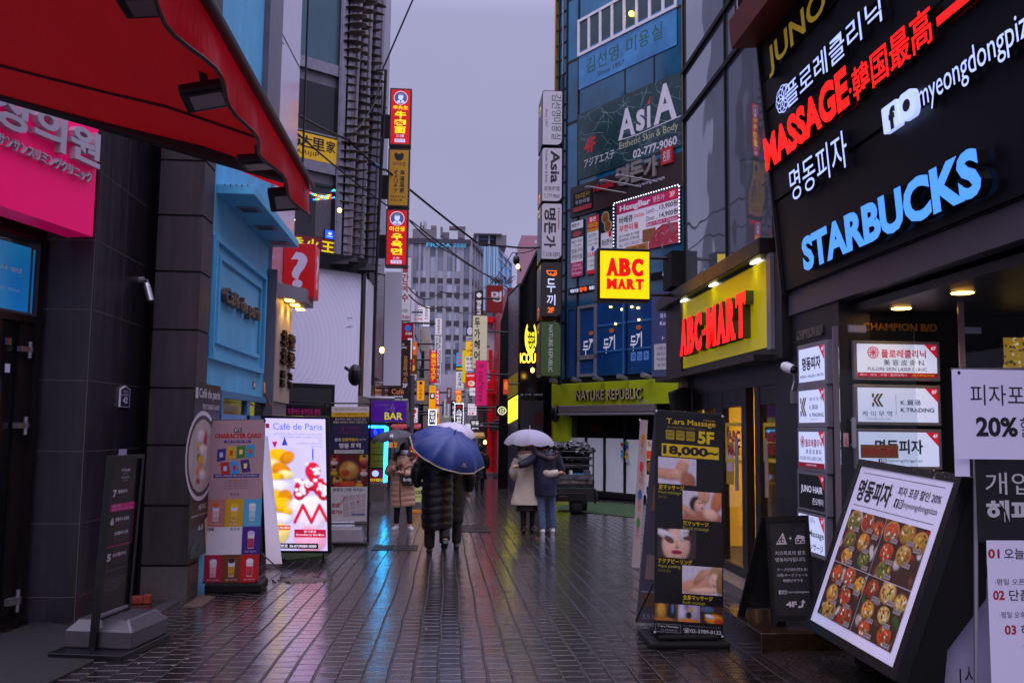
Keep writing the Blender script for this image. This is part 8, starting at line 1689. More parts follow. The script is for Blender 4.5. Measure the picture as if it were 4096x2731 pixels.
SOLE = mat('dark_sole', '#1a1716', .6); MASK = mat('white_mask', '#c2bcc6', .7); FURB = mat('brown_fur', '#6b5346', .9, var=.3, vs=40); FURG = mat('grey_fur', '#6d5f66', .9, var=.4, vs=30); FURC = mat('cream_fur', '#a88a70', .9, var=.3, vs=40); REDK = mat('red_knit', '#b00f16', .85, bump=.4, bs=90); SKIRT = mat('brown_skirt', '#2a2024', .8, var=.2)
def catmull(P, n=6):
    P = [Vector(p) for p in P]; Q = [P[0]*2-P[1]] + P + [P[-1]*2-P[-2]]; out = []
    for i in range(1, len(Q)-2):
        a, b, c, d = Q[i-1:i+3]
        for k in range(n):
            t = k/n; out.append(.5*((2*b)+(c-a)*t+(2*a-5*b+4*c-d)*t*t+(3*b-a-3*c+d)*t**3))
    out.append(Q[-2]); return out
class Person:
    def __init__(s, label, base, heading, H=1.68, lean=(0, 0)):
        s.T = Matrix.Translation(base) @ Matrix.Rotation(heading, 4, 'Z') @ Matrix.Scale(H/1.7, 4)
        s.r = root('person', base, label, 'person'); s.k = H/1.7; s.ln = lean
    def w(s, p):
        p = Vector(p); p.x += s.ln[0]*p.z; p.y += s.ln[1]*p.z; return s.T @ p
    def tube(s, mb, pts, rad, m, n=12, quilt=0, amp=.0, ny=None):
        P = catmull([s.w(p) for p in pts], 6); N = len(P); rr = []
        for i in range(N):
            t = i/(N-1)*(len(rad)-1); a = int(min(t, len(rad)-2)); r = rad[a]+(rad[a+1]-rad[a])*(t-a)
            if quilt: r *= 1+amp*abs(math.sin(math.pi*i/(N-1)*quilt))-amp*.5
            rr.append(r*s.k)
        mb.tube(P, rr, m, n)
    def loft(s, mb, rings, m, n=28, quilt=None, amp=0.0, steps=7, wob=0.012, seed=0):
        "rings: (z, rx, ry, cx, cy)"
        rows = []
        for (a, b) in zip(rings, rings[1:]):
            for k in range(steps): t = k/steps; rows.append(tuple(x+(y-x)*t for x, y in zip(a, b)))
        rows.append(rings[-1]); out = []
        for z, rx, ry, cx, cy in rows:
            q = 1.0
            if quilt: q = 1+amp*(abs(math.sin(math.pi*(z-rings[0][0])/quilt))**.6)-amp*.6
            ring = []
            for i in range(n):
                a = 2*math.pi*i/n; f = q*(1+wob*3*mnoise.noise(Vector((math.cos(a)*2+seed, math.sin(a)*2, z*5))))
                ring.append(s.w((cx+rx*f*math.cos(a), cy+ry*f*math.sin(a), z+(.018*math.sin(a*2+seed) if quilt else 0))))
            out.append(ring)
        mb.grid(out, m, True); mb.face(out[0][::-1], m); mb.face(out[-1], m)
    def body(s, arms, legs, head=(0, 0, 1.575), turn=0, fine=.011):
        mb = MB(); t = s.tube
        t(mb, [(0, 0, .92), (0, 0, 1.1), (0, .01, 1.3), (0, .0, 1.42)], [.14, .125, .15, .09], SKIN)
        t(mb, [(0, 0, 1.38), (head[0]*.6, head[1]*.6+.005, 1.47), (head[0], head[1], head[2]-.03)], [.06, .052, .055], SKIN)
        Rz = Matrix.Rotation(turn, 3, 'Z'); hc = Vector(head)
        def hp(v): return s.w(hc + Rz @ Vector(v))
        rows = []
        for a in range(11):
            th = math.pi*a/10; row = []
            for b in range(18):
                ph = 2*math.pi*b/18; v = Vector((.076*math.sin(th)*math.cos(ph), .094*math.sin(th)*math.sin(ph), .115*math.cos(th)))
                if v.z < 0: v.x *= 1+v.z*2.6; v.y = v.y*(1+v.z*1.2)+(.018 if v.y > 0 else -.005)*min(1, -v.z/.08)
                row.append(hp(v))
            rows.append(row)
        mb.grid(rows, SKIN, True); mb.tube([hp((0, .085, .012)), hp((0, .112, -.026)), hp((0, .09, -.034))], [.008*s.k, .014*s.k, .008*s.k], SKIN, 8)
        for q in (-1, 1): mb.ball(hp((q*.078, -.005, -.012)), .012, .022, .03, SKIN, 8, 6)
        for sh, el, wr, fd in arms:
            t(mb, [sh, el, wr], [.05, .042, .028], SKIN, 10); s.hand(mb, wr, fd)
        for hp_, kn, an, toe in legs:
            t(mb, [hp_, kn, an], [.085, .056, .036], SKIN, 10); t(mb, [an, (Vector(an)*.7+Vector(toe)*.3)], [.036, .026], SKIN, 8)
        b = mb.build('body', s.r, remesh=fine, smooth=True); s.hp = hp; return b
    def hand(s, mb, wr, fd):
        wr = Vector(wr); fd = Vector(fd).normalized(); side = fd.cross(Vector((0, 0, 1))); side = side.normalized() if side.length > .1 else Vector((1, 0, 0)); nrm = side.cross(fd)
        s.tube(mb, [wr, wr+fd*.05, wr+fd*.085], [.028, .036, .034], SKIN, 8)
        for i, (o, L) in enumerate(((-.03, .06), (-.01, .075), (.01, .08), (.03, .07))):
            a = wr+fd*.08+side*o; s.tube(mb, [a, a+fd*L*.5-nrm*.012, a+fd*L*.72-nrm*.04], [.0095, .009, .008], SKIN, 6)
        a = wr+fd*.03-side*.03; s.tube(mb, [a, a+fd*.03-side*.025, a+fd*.055-side*.025-nrm*.02], [.012, .0105, .009], SKIN, 6)
    def shoe(s, name, an, toe, m, lift=0, label=None):
        an, toe = Vector(an), Vector(toe); d = (toe-an); d.z = 0; d.normalize(); up = Vector((0, 0, 1)); mb = MB()
        tilt = Matrix.Rotation(-lift, 3, d.cross(up)) if lift else Matrix.Identity(3)
        def P(f, z): return an+Vector((0, 0, 0)) + tilt @ (d*f+up*z)
        s.tube(mb, [P(-.075, -.045), P(-.03, -.03), P(.06, -.045), P(.14, -.055), P(.19, -.062)], [.03, .045, .044, .046, .026], m, 12)
        s.tube(mb, [P(-.02, -.02), P(-.01, .04)], [.042, .04], m, 10)
        s.tube(mb, [P(-.07, -.078), P(.05, -.08), P(.16, -.08)], [.03, .04, .036], SOLE if m is not SHOEW else m, 8)
        return mb.build(name, s.r, remesh=.007, smooth=True)
def fur(s, mb, path, rad, m, n=260, L=.05, seed=1):
    rnd = random.Random(seed); P = catmull([s.w(p) for p in path], 8)
    mb.tube(P, [rad*.75]*len(P), m, 10)
    for i in range(n):
        j = rnd.randrange(len(P)-1); c = P[j].lerp(P[j+1], rnd.random()); t = (P[j+1]-P[j]).normalized(); v = Vector((rnd.gauss(0, 1), rnd.gauss(0, 1), rnd.gauss(0, 1))); v = (v-t*v.dot(t)).normalized(); a = c+v*rad*.6; e = c+v*(rad+L*rnd.uniform(.3, 1))+Vector((0, 0, -.01)); q = v.cross(t).normalized()*.009
        mb.face([a-q, a+q, e], m)
def umbrella(label, hold, apex_dir, c, Rr, dep, ncan, m, trim=None, ribm=DSTEEL, hook=True, seed=0, mtrans=None, group=None):
    "c: centre of the rim (world), apex_dir: axis"
    ax = Vector(apex_dir).normalized(); q = ax.cross(Vector((0, 1, 0))).normalized(); p2 = ax.cross(q).normalized()
    r = root('umbrella', c, label, 'umbrella')
    def pt(a, t, sc=1):
        seg = (a/(2*math.pi)*ncan) % 1; sag = 1-.11*math.sin(math.pi*seg)*t*t*sc
        rr = Rr*math.sin(t*1.35)/math.sin(1.35)*sag; h = dep*(math.cos(t*1.35)-math.cos(1.35))/(1-math.cos(1.35)) - .04*math.sin(math.pi*seg)*t
        return c+ax*h+q*rr*math.cos(a)+p2*rr*math.sin(a)
    N = ncan*6; rows = [[pt(2*math.pi*i/N, .02+.98*k/10) for i in range(N)] for k in range(11)]
    mb = MB(); mb.grid(rows, m, True); mb.face(rows[0][::-1], m); can = mb.build('canopy', r, smooth=True)
    if trim: mb = MB(); mb.tube(rows[-1]+rows[-1][:1], .011, trim, 6); mb.build('trim', can, loc=r['base'])
    mb = MB(); mb.tube([c+ax*(dep+.07), c+ax*(dep-.02)], [.006, .011], ribm, 8); mb.tube([c+ax*dep, hold], .008, ribm, 8); mb.build('shaft', r)
    mb = MB()
    for i in range(ncan): a = 2*math.pi*i/ncan; mb.tube([pt(a, .1+.9*k/6)-ax*.01 for k in range(7)], .004, ribm, 5)
    mb.build('rib', can, loc=r['base'])
    if hook: mb = MB(); d = (hold-c).normalized(); mb.tube([hold-d*.06, hold+d*.08], .016, BLACKM, 8); mb.build('handle', r)
    return r, pt, can, q, p2, ax
# --- man in the long black parka walking away, and his companion
b1 = G(1745, 2217); P1_ = Person('person walking away in a long black quilted parka under the navy umbrella', b1, R(3), 1.72)
L1 = [((-.09, 0, .9), (-.1, .0, .5), (-.1, .02, .085), (-.1, .17, .04)), ((.09, 0, .9), (.1, .06, .5), (.12, -.19, .2), (.12, -.1, .06))]
P1_.body([((-.19, 0, 1.38), (-.29, .03, 1.12), (-.25, .2, .98), (.1, 1, .0)), ((.19, 0, 1.38), (.26, .1, 1.15), (.15, .3, 1.22), (-.2, .8, .5))], L1)
mb = MB(); P1_.loft(mb, [(.36, .21, .17, .0, -.01), (.5, .225, .18, 0, -.01), (.8, .225, .175, 0, -.01), (1.05, .225, .165, 0, -.01), (1.25, .235, .155, 0, 0), (1.38, .22, .13, 0, 0), (1.46, .12, .1, 0, 0)], BPUF, quilt=.115, amp=.1, steps=9, seed=3)
P1_.tube(mb, [(-.2, 0, 1.38), (-.31, .0, 1.15), (-.28, .16, .97)], [.09, .09, .06], BPUF, 12, 6, .12); P1_.tube(mb, [(.2, 0, 1.38), (.29, .08, 1.15), (.17, .27, 1.2)], [.09, .085, .06], BPUF, 12, 6, .12); mb.build('coat', P1_.r, remesh=.012, smooth=True)
mb = MB(); P1_.tube(mb, [(0-.12, -.06, 1.42), (0, -.13, 1.4), (.12, -.06, 1.42)], [.06, .085, .06], BPUF, 12); mb.build('hood', P1_.r, remesh=.012, smooth=True)
mb = MB(); P1_.tube(mb, [(-.09, 0, .85), (-.1, .0, .5), (-.1, .01, .1)], [.095, .085, .075], TROU); P1_.tube(mb, [(.09, 0, .85), (.1, .05, .5), (.12, -.16, .23)], [.095, .085, .07], TROU); mb.build('trousers', P1_.r, remesh=.012, smooth=True)
mb = MB(); mb.ball(P1_.w((0, -.015, 1.60)), .09, .11, .12, HAIR, 14, 10); mb.build('hair', P1_.r, smooth=True)
P1_.shoe('shoe', (-.1, .02, .085), (-.1, .2, .04), SHOEB); P1_.shoe('shoe', (.12, -.19, .2), (.12, -.02, .05), SHOEB, lift=-1.1)
b2 = b1+Vector((.20, .6, 0)); b2.z = gz(b2.y); P2_ = Person('person in a dark coat mostly hidden behind the long black parka, right side showing', b2, R(-2), 1.68)
P2_.body([((-.19, 0, 1.38), (-.26, .1, 1.15), (-.12, .26, 1.2), (.2, .8, .4)), ((.19, 0, 1.38), (.28, -.02, 1.12), (.26, .12, .92), (0, .6, -.8))], [((-.09, 0, .9), (-.1, .06, .5), (-.1, .08, .085), (-.1, .25, .04)), ((.09, 0, .9), (.1, -.02, .5), (.1, -.12, .1), (.1, .05, .05))])
mb = MB(); P2_.loft(mb, [(.42, .2, .16, 0, 0), (.8, .21, .165, 0, 0), (1.2, .22, .15, 0, 0), (1.38, .2, .12, 0, 0), (1.46, .11, .1, 0, 0)], BPUF2, quilt=.12, amp=.06, steps=9, seed=5); P2_.tube(mb, [(.2, 0, 1.38), (.3, -.02, 1.12), (.28, .1, .9)], [.085, .085, .06], BPUF2, 12, 5, .1); P2_.tube(mb, [(-.2, 0, 1.38), (-.28, .1, 1.15), (-.14, .25, 1.18)], [.085, .085, .06], BPUF2, 12); mb.build('coat', P2_.r, remesh=.013, smooth=True)
mb = MB(); P2_.tube(mb, [(-.09, 0, .85), (-.1, .05, .5), (-.1, .07, .1)], [.09, .08, .07], TROU); P2_.tube(mb, [(.09, 0, .85), (.1, -.02, .5), (.1, -.11, .12)], [.09, .08, .07], TROU); mb.build('trousers', P2_.r, remesh=.013, smooth=True)
mb = MB(); mb.ball(P2_.w((0, -.01, 1.6)), .09, .11, .12, HAIR, 14, 10); mb.build('hair', P2_.r, smooth=True)
P2_.shoe('shoe', (-.1, .08, .085), (-.1, .25, .04), SHOEB); P2_.shoe('shoe', (.1, -.12, .1), (.1, .05, .05), SHOEB)
NAVU = mat('navy_umbrella_cloth', '#1b3880', .45, var=.15, vs=12, bump=.15, bs=60); TRIMW = mat('umbrella_trim', '#b8a88c', .5); WHU = mat('white_umbrella_cloth', '#c8c2d0', .4, var=.05)
cU = PY(1788, 1806, b1.y-.12); r, pt, can, q_, p2_, ax_ = umbrella('large navy umbrella with a pale edge, tilted back over the long black parka', P1_.w((.12, .3, 1.2)), (.34, -.38, .87), cU, .585, .31, 10, NAVU, TRIMW)
mb = MB(); LOGO = pr('#a9a4b4')
a = min((i*2*math.pi/360 for i in range(360)), key=lambda A: (pt(A, .82)-PY(1834, 1842, b1.y-.4)).length); e1 = pt(a, .74); e2 = pt(a, .86); da = .1
f = Fr(pt(a-da, .72)+ax_*.004, pt(a+da, .72)-pt(a-da, .72), e2-e1); 
if f.a.x < 0: f = Fr(pt(a+da, .72), pt(a-da, .72)-pt(a+da, .72), e2-e1)
sgn = 1 if f.n.y < 0 else -1; f.n *= sgn; mb.text(f, 'SnootClan', 0, .65, 1, 1.0, LOGO, .012, off=.03); mb.poly(f, [(.25, .6), (.2, .1), (.35, .3), (.65, .3), (.8, .1), (.75, .6)], .012, LOGO); mb.build('logo', can, loc=r['base'])
cW = PY(1806, 1738, b2.y); umbrella('white umbrella showing above the navy umbrella', P2_.w((-.12, .27, 1.22)), (.05, -.1, 1), cW, .37, .19, 8, WHU, None)

# --- masked woman in the beige puffer, facing the camera
b3 = G(1610, 2119); W1 = Person('person in a white face mask and long beige puffer coat facing the camera', b3, R(180-12), 1.62)
# local x is mirrored when she faces us: local +x is on our left
arm_l = ((.19, 0, 1.37), (.25, .08, 1.15), (.08, .2, 1.27), (-.5, .1, .6)); arm_r = ((-.19, 0, 1.37), (-.25, .06, 1.12), (-.02, .22, 1.13), (.9, .2, .3))
W1.body([arm_l, arm_r], [((.09, 0, .88), (.11, .02, .48), (.13, 0, .085), (.15, .16, .04)), ((-.09, 0, .88), (-.12, .02, .48), (-.15, .0, .085), (-.2, .15, .04))], turn=R(18), fine=.009)
mb = MB(); W1.loft(mb, [(.46, .235, .17, 0, 0), (.6, .24, .175, 0, 0), (.9, .225, .165, 0, 0), (1.15, .22, .15, 0, 0), (1.3, .22, .14, 0, 0), (1.4, .19, .12, 0, 0), (1.47, .1, .095, 0, 0)], BEIGE, quilt=.105, amp=.1, steps=9, seed=9)
W1.tube(mb, [(.2, 0, 1.36), (.3, .04, 1.14), (.13, .19, 1.24)], [.085, .09, .06], BEIGE, 12, 5, .14); W1.tube(mb, [(-.2, 0, 1.36), (-.3, .03, 1.12), (-.07, .22, 1.12)], [.085, .09, .06], BEIGE, 12, 5, .14); mb.build('coat', W1.r, remesh=.011, smooth=True)
mb = MB(); W1.tube(mb, [(.02, .16, 1.3), (.025, .178, 1.0), (.02, .182, .7), (.0, .178, .48)], [.012]*4, mat('zip_dark', '#5a4436', .5), 6); mb.build('zip', W1.r)
mb = MB(); fur(W1, mb, [(.15, .08, 1.36), (.17, -.02, 1.46), (.1, -.1, 1.5), (-.1, -.1, 1.5), (-.17, -.02, 1.46), (-.15, .08, 1.36)], .05, FURB, 420, .06); mb.build('fur_collar', W1.r)
mb = MB(); mb.ball(W1.hp((0, -.02, .02)), .095, .11, .125, HAIR, 16, 10); W1.tube(mb, [W1.T.inverted() @ W1.hp((-.085, -.0, .0)), (-.09, .04, 1.47), (-.1, .06, 1.38)], [.035, .045, .03], HAIR, 10); W1.tube(mb, [W1.T.inverted() @ W1.hp((.08, -.02, .0)), (.09, .01, 1.47), (.08, .04, 1.4)], [.03, .035, .02], HAIR, 10); hr = mb.build('hair', W1.r, smooth=True)
mb = MB(); 
for i in range(9): a = -.7+1.4*i/8; mb.tube([W1.hp((.085*math.sin(a), .095*math.cos(a)+.0, .09)), W1.hp((.088*math.sin(a), .1*math.cos(a), .03))], .014, HAIR, 6)
mb.build('fringe', hr, loc=W1.r['base'])
mb = MB(); rows = []
for k in range(7):
    z = .0-.09*k/6; rows.append([W1.hp(((.082-.12*abs(z+.02)*.2)*math.sin(a), (.108+.02*math.sin(math.pi*k/6))*math.cos(a)*(1 if abs(a) > .1 else 1.05), z)) for a in [-1.15+2.3*i/12 for i in range(13)]])
mb.grid(rows, MASK); mb.build('mask', W1.r, smooth=True)
for sx in (-.032, .032): mb = MB(); mb.ball(W1.hp((sx, .092, .022)), .012, .008, .007, HAIR, 8, 6); mb.build('eye', W1.r)
mb = MB(); W1.tube(mb, [(.09, 0, .6), (.11, .02, .48), (.13, .0, .13)], [.09, .07, .052], TROU); W1.tube(mb, [(-.09, 0, .6), (-.12, .02, .48), (-.15, .0, .13)], [.09, .07, .052], TROU); mb.build('trousers', W1.r, remesh=.011, smooth=True)
W1.shoe('shoe', (.13, 0, .085), (.15, .16, .04), SHOEW); W1.shoe('shoe', (-.15, 0, .085), (-.22, .14, .04), SHOEW)
GRU = mat('dark_grey_umbrella_cloth', '#403c44', .55, var=.15, vs=10)
cG = PY(1568, 1752, b3.y-.05); r, pt, can, q_, p2_, ax_ = umbrella('dark grey folding umbrella with a small white monogram, held by the masked person', W1.w((.08, .21, 1.24)), (-.16, -.06, 1), cG, .40, .15, 8, GRU, None)
a = min((i*2*math.pi/360 for i in range(360)), key=lambda A: (pt(A, .75)-PY(1568, 1743, b3.y-.4)).length); c_ = pt(a, .72); mb = MB(); f = Fr(c_+Vector((-.035, -.012, .035)), (.07, 0, -.012), (.0, -.03, -.06)); f.n = Vector((0, -.9, .4)); mb.text(f, 'N', 0, .1, .8, 1, PWH, .012, off=.04); mb.text(f, 'Y', .25, 0, 1, .9, PWH, .016, off=.04); mb.build('logo', can, loc=r['base'])
bg = root('handbag', PY(1637, 1941, b3.y-.22), 'black cloth handbag with white script hanging from the beige sleeve', 'bag'); BAG = mat('black_bag_cloth', '#141219', .6, var=.2)
mb = MB(); f = FB(b3.y-.24, 1605, 1896, 1668, 1941); mb.prism(f, [(.03, 0), (.97, 0), (1, .6), (.92, .95), (.8, 1), (.2, 1), (.06, .9), (0, .6)], -.12, 0, BAG); mb.build('body', bg, bevel=.015)
mb = MB(); mb.tube([f.p(.1, .05, -.05), f.p(.25, -.5, -.05), f.p(.55, -.75, -.06), f.p(.75, -.4, -.05), f.p(.85, .05, -.05)], .012, BAG, 6); mb.build('strap', bg); mb = MB(); mb.text(f, 'Bordeaux', .14, .3, .9, .62, PWH, .004, off=.01); mb.ell(f, .6, .8, .03, .04, .004, PWH, 8); mb.build('lettering', bg)

# --- couple under the clear umbrella, seen from behind
b4 = G(2108, 2133); C1 = Person('person in a cream parka and red knit hat, arm round the companion in navy', b4, R(0), 1.68, lean=(.012, 0))
b5 = G(2182, 2136); C2 = Person('person in a navy parka with fur hood and blue jeans embracing the companion', b5, R(2), 1.74, lean=(-.012, 0))
C1.body([((-.19, 0, 1.37), (-.24, .05, 1.12), (-.18, .2, 1.0), (.2, .8, .2)), ((.19, 0, 1.37), (.31, -.22, 1.12), (.53, -.245, 1.13), (1, .1, .15))], [((-.09, 0, .88), (-.08, .02, .48), (-.07, -.0, .1), (-.07, .15, .05)), ((.09, 0, .88), (.1, .06, .48), (.1, .1, .1), (.1, .26, .05))])
mb = MB(); C1.loft(mb, [(.53, .30, .2, -.01, -.01), (.6, .295, .2, -.01, 0), (.9, .235, .165, 0, 0), (1.05, .21, .15, 0, 0), (1.25, .22, .14, 0, 0), (1.38, .2, .12, 0, 0), (1.46, .11, .1, 0, 0)], CREAMC, wob=.035, seed=2)
C1.tube(mb, [(-.2, 0, 1.37), (-.28, .03, 1.12), (-.22, .18, 1.0)], [.085, .08, .06], CREAMC, 12, 3, .05); C1.tube(mb, [(.17, -.02, 1.35), (.31, -.235, 1.13), (.53, -.25, 1.14)], [.085, .08, .058], CREAMC, 12, 3, .06); mb.build('coat', C1.r, remesh=.011, smooth=True)
mb = MB(); C1.tube(mb, [(-.16, -.05, 1.42), (-.06, -.16, 1.40), (.08, -.15, 1.42), (.14, -.05, 1.46)], [.055, .085, .08, .05], CREAMC, 12); fur(C1, mb, [(-.17, -.0, 1.44), (-.1, -.12, 1.49), (.06, -.12, 1.5), (.14, -.02, 1.48)], .045, FURC, 240, .05, 4); mb.build('hood', C1.r)
mb = MB(); mb.ball(C1.w((0, .0, 1.635)), .092, .105, .095, REDK, 16, 9); mb.build('knit_hat', C1.r, smooth=True); mb = MB(); mb.ball(C1.w((0, -.02, 1.55)), .085, .1, .11, HAIR, 14, 9); mb.build('hair', C1.r, smooth=True)
mb = MB(); C1.loft(mb, [(.41, .21, .15, 0, 0), (.6, .19, .14, 0, 0)], SKIRT, steps=4); mb.build('skirt', C1.r, smooth=True); mb = MB(); C1.tube(mb, [(-.09, 0, .6), (-.08, .02, .46), (-.07, -.0, .14)], [.08, .062, .045], TROU); C1.tube(mb, [(.09, 0, .6), (.1, .06, .46), (.1, .1, .14)], [.08, .062, .045], TROU); mb.build('tights', C1.r, smooth=True)
C1.shoe('boot', (-.07, 0, .1), (-.07, .15, .05), SHOEB, lift=-.35); C1.shoe('boot', (.1, .1, .1), (.1, .26, .05), SHOEB, lift=-.3)
C2.body([((-.2, 0, 1.38), (-.36, -.13, 1.27), (-.52, -.2, 1.21), (-1, 0, -.15)), ((.2, 0, 1.38), (.28, .05, 1.12), (.1, .28, 1.2), (-.3, .7, .5))], [((-.09, 0, .9), (-.08, .0, .5), (-.06, -.05, .085), (-.06, .12, .04)), ((.09, 0, .9), (.12, .06, .5), (.14, .08, .09), (.15, .25, .04))])
mb = MB(); C2.loft(mb, [(.68, .205, .16, 0, 0), (.9, .205, .16, 0, 0), (1.1, .21, .15, 0, 0), (1.28, .22, .14, 0, 0), (1.4, .2, .12, 0, 0), (1.47, .11, .1, 0, 0)], NAVYC, wob=.025, seed=6); C2.tube(mb, [(-.17, -.02, 1.38), (-.36, -.16, 1.27), (-.5, -.215, 1.22)], [.085, .08, .06], NAVYC, 12, 3, .05); C2.tube(mb, [(.2, 0, 1.38), (.29, .05, 1.12), (.14, .25, 1.18)], [.085, .08, .06], NAVYC, 12, 3, .05); mb.build('coat', C2.r, remesh=.011, smooth=True)
mb = MB(); C2.tube(mb, [(-.15, -.04, 1.41), (0, -.13, 1.38), (.15, -.04, 1.41)], [.05, .075, .05], NAVYC, 12); fur(C2, mb, [(-.19, .02, 1.48), (-.12, -.13, 1.42), (.04, -.17, 1.36), (.17, -.1, 1.38), (.21, .02, 1.46)], .055, FURG, 420, .065, 7); mb.build('hood', C2.r)
mb = MB(); mb.ball(C2.w((0, -.01, 1.605)), .09, .108, .12, HAIR, 16, 10); mb.build('hair', C2.r, smooth=True)
mb = MB(); C2.tube(mb, [(-.09, 0, .85), (-.08, .0, .5), (-.06, -.05, .1)], [.095, .072, .062], JEAN); C2.tube(mb, [(.09, 0, .85), (.12, .05, .5), (.14, .08, .11)], [.095, .072, .062], JEAN); mb.build('trousers', C2.r, remesh=.011, smooth=True)
C2.shoe('shoe', (-.06, -.05, .085), (-.06, .12, .04), SHOEW); C2.shoe('shoe', (.14, .08, .09), (.15, .25, .04), SHOEW, lift=-.2)
CLU = mat('clear_umbrella_film', '#c9c6d6', .2, trans=.35, ior=1.05, var=.04); cC = PY(2117, 1775, b4.y-.05); umbrella('whitish translucent umbrella held over the embracing couple', C2.w((-.05, .3, 1.2)), (.02, .0, 1), cC, .47, .27, 8, CLU, None, ribm=mat('white_rib', '#b8b4c0', .4))
# --- two walkers far down the lane
for x, y, H, lb, sd in ((1848, 1972, 1.66, 'far walker in a black knee length coat, left of the distant pair', 11), (1917, 1972, 1.7, 'far walker in a flared black coat, right of the distant pair', 12)):
    b = G(x, y); q = Person(lb, b, R(0), H); st_ = .07 if sd == 11 else -.06
    q.body([((-.19, 0, 1.38), (-.27, 0, 1.12), (-.24, .1, .9), (0, .4, -.9)), ((.19, 0, 1.38), (.27, 0, 1.12), (.24, .1, .9), (0, .4, -.9))], [((-.09, 0, .9), (-.1, st_, .5), (-.1, st_-.04, .09), (-.1, .15+st_, .04)), ((.09, 0, .9), (.1, -st_, .5), (.1, -st_-.04, .09), (.1, .15-st_, .04))], fine=.015)
    mb = MB(); q.loft(mb, [(.5, .26 if sd == 12 else .22, .17, 0, 0), (.8, .22, .16, 0, 0), (1.2, .22, .15, 0, 0), (1.38, .2, .12, 0, 0), (1.46, .1, .09, 0, 0)], BPUF, quilt=.13, amp=.06, seed=sd)
    for s_ in (-1, 1): q.tube(mb, [(s_*.2, 0, 1.38), (s_*.29, 0, 1.12), (s_*.27, .08, .88)], [.085, .085, .06], BPUF, 10)
    mb.build('coat', q.r, remesh=.016, smooth=True); mb = MB(); mb.ball(q.w((0, -.01, 1.6)), .095, .11, .125, HAIR, 12, 8); mb.build('hair', q.r, smooth=True)
    mb = MB(); q.tube(mb, [(-.09, 0, .8), (-.1, st_, .5), (-.1, st_-.04, .1)], [.09, .07, .06], TROU); q.tube(mb, [(.09, 0, .8), (.1, -st_, .5), (.1, -st_-.04, .1)], [.09, .07, .06], TROU); mb.build('trousers', q.r, smooth=True)
    q.shoe('shoe', (-.1, st_-.04, .085), (-.1, .15+st_, .04), SHOEB); q.shoe('shoe', (.1, -st_-.04, .085), (.1, .15-st_, .04), SHOEB)

# ================================================================== loaded cart before the green shop
kb = G(2310, 2058); YC_ = kb.y; ct = root('loaded_cart', kb, 'dark three wheeled cart heaped with scrap, parked before the green shop', 'cart'); CD = mat('cart_dark', '#131114', .5, var=.3, vs=9)
def cb(x0, y0, x1, y1, Y=YC_): a = PY(x0, y0, Y); b = PY(x1, y1, Y); return a, b
a, b = cb(2218, 1950, 2378, 2006); zc = kb.z
mb = MB(); mb.box(a.x, YC_, b.z, b.x, YC_+1.6, a.z, CD); mb.box(a.x+.05, YC_-.06, b.z+.02, b.x-.2, YC_, a.z-.12, BLACK); mb.box(a.x+.1, YC_-.08, b.z+.08, a.x+.3, YC_-.055, b.z+.14, mat('tail_lamp', '#2a1014', .3)); mb.build('bed', ct, bevel=.01)
def wheel(cx, cy, r, w_):
    mb = MB(); z = gz(cy)+r; mb.tube([(cx-w_/2, cy, z), (cx-w_*.42, cy, z), (cx+w_*.42, cy, z), (cx+w_/2, cy, z)], [r*.9, r, r, r*.9], RUBBER, 24); o = mb.build('wheel', ct); mb = MB(); mb.tube([(cx-w_*.52, cy, z), (cx+w_*.52, cy, z)], r*.5, DSTEEL, 14); mb.build('rim', o, loc=ct['base'])
wheel(PY(2308, 2040, YC_).x, YC_+.25, .22, .27); wheel(PY(2232, 2030, YC_).x, YC_+1.3, .24, .14); wheel(b.x-.05, YC_+1.45, .22, .14)
mb = MB(); t = PY(2300, 1788, YC_).z
for x in (2226, 2374):
    for y in (YC_+.05, YC_+1.4): X = PY(x, 1900, YC_).x; mb.tube([(X, y, a.z), (X, y, t)], .02, BLACK, 6)
for yy in (1900, 1862, 1830, 1805): z = PY(2300, yy, YC_).z; X0 = PY(2226, 1900, YC_).x; X1 = PY(2374, 1900, YC_).x; mb.tube([(X0, YC_+.05, z), (X1, YC_+.05, z)], .016, BLACK, 6); mb.tube([(X0, YC_+.05, z), (X0, YC_+1.4, z)], .016, BLACK, 6); mb.tube([(X1, YC_+.05, z), (X1, YC_+1.4, z)], .016, BLACK, 6)
mb.box(PY(2232, 1900, YC_).x, YC_+.5, a.z, PY(2370, 1900, YC_).x, YC_+1.5, t-.1, CD)
mb.tube([PY(2380, 1955, YC_), PY(2388, 1990, YC_-.05), PY(2378, 2012, YC_-.05)], .03, BLACK, 6); mb.build('frame', ct)
rnd = random.Random(17); CBD = mat('cardboard', '#6f6257', .7, var=.3, vs=7); CBW = mat('pale_board', '#6a6470', .6, var=.2)
k_ = 0
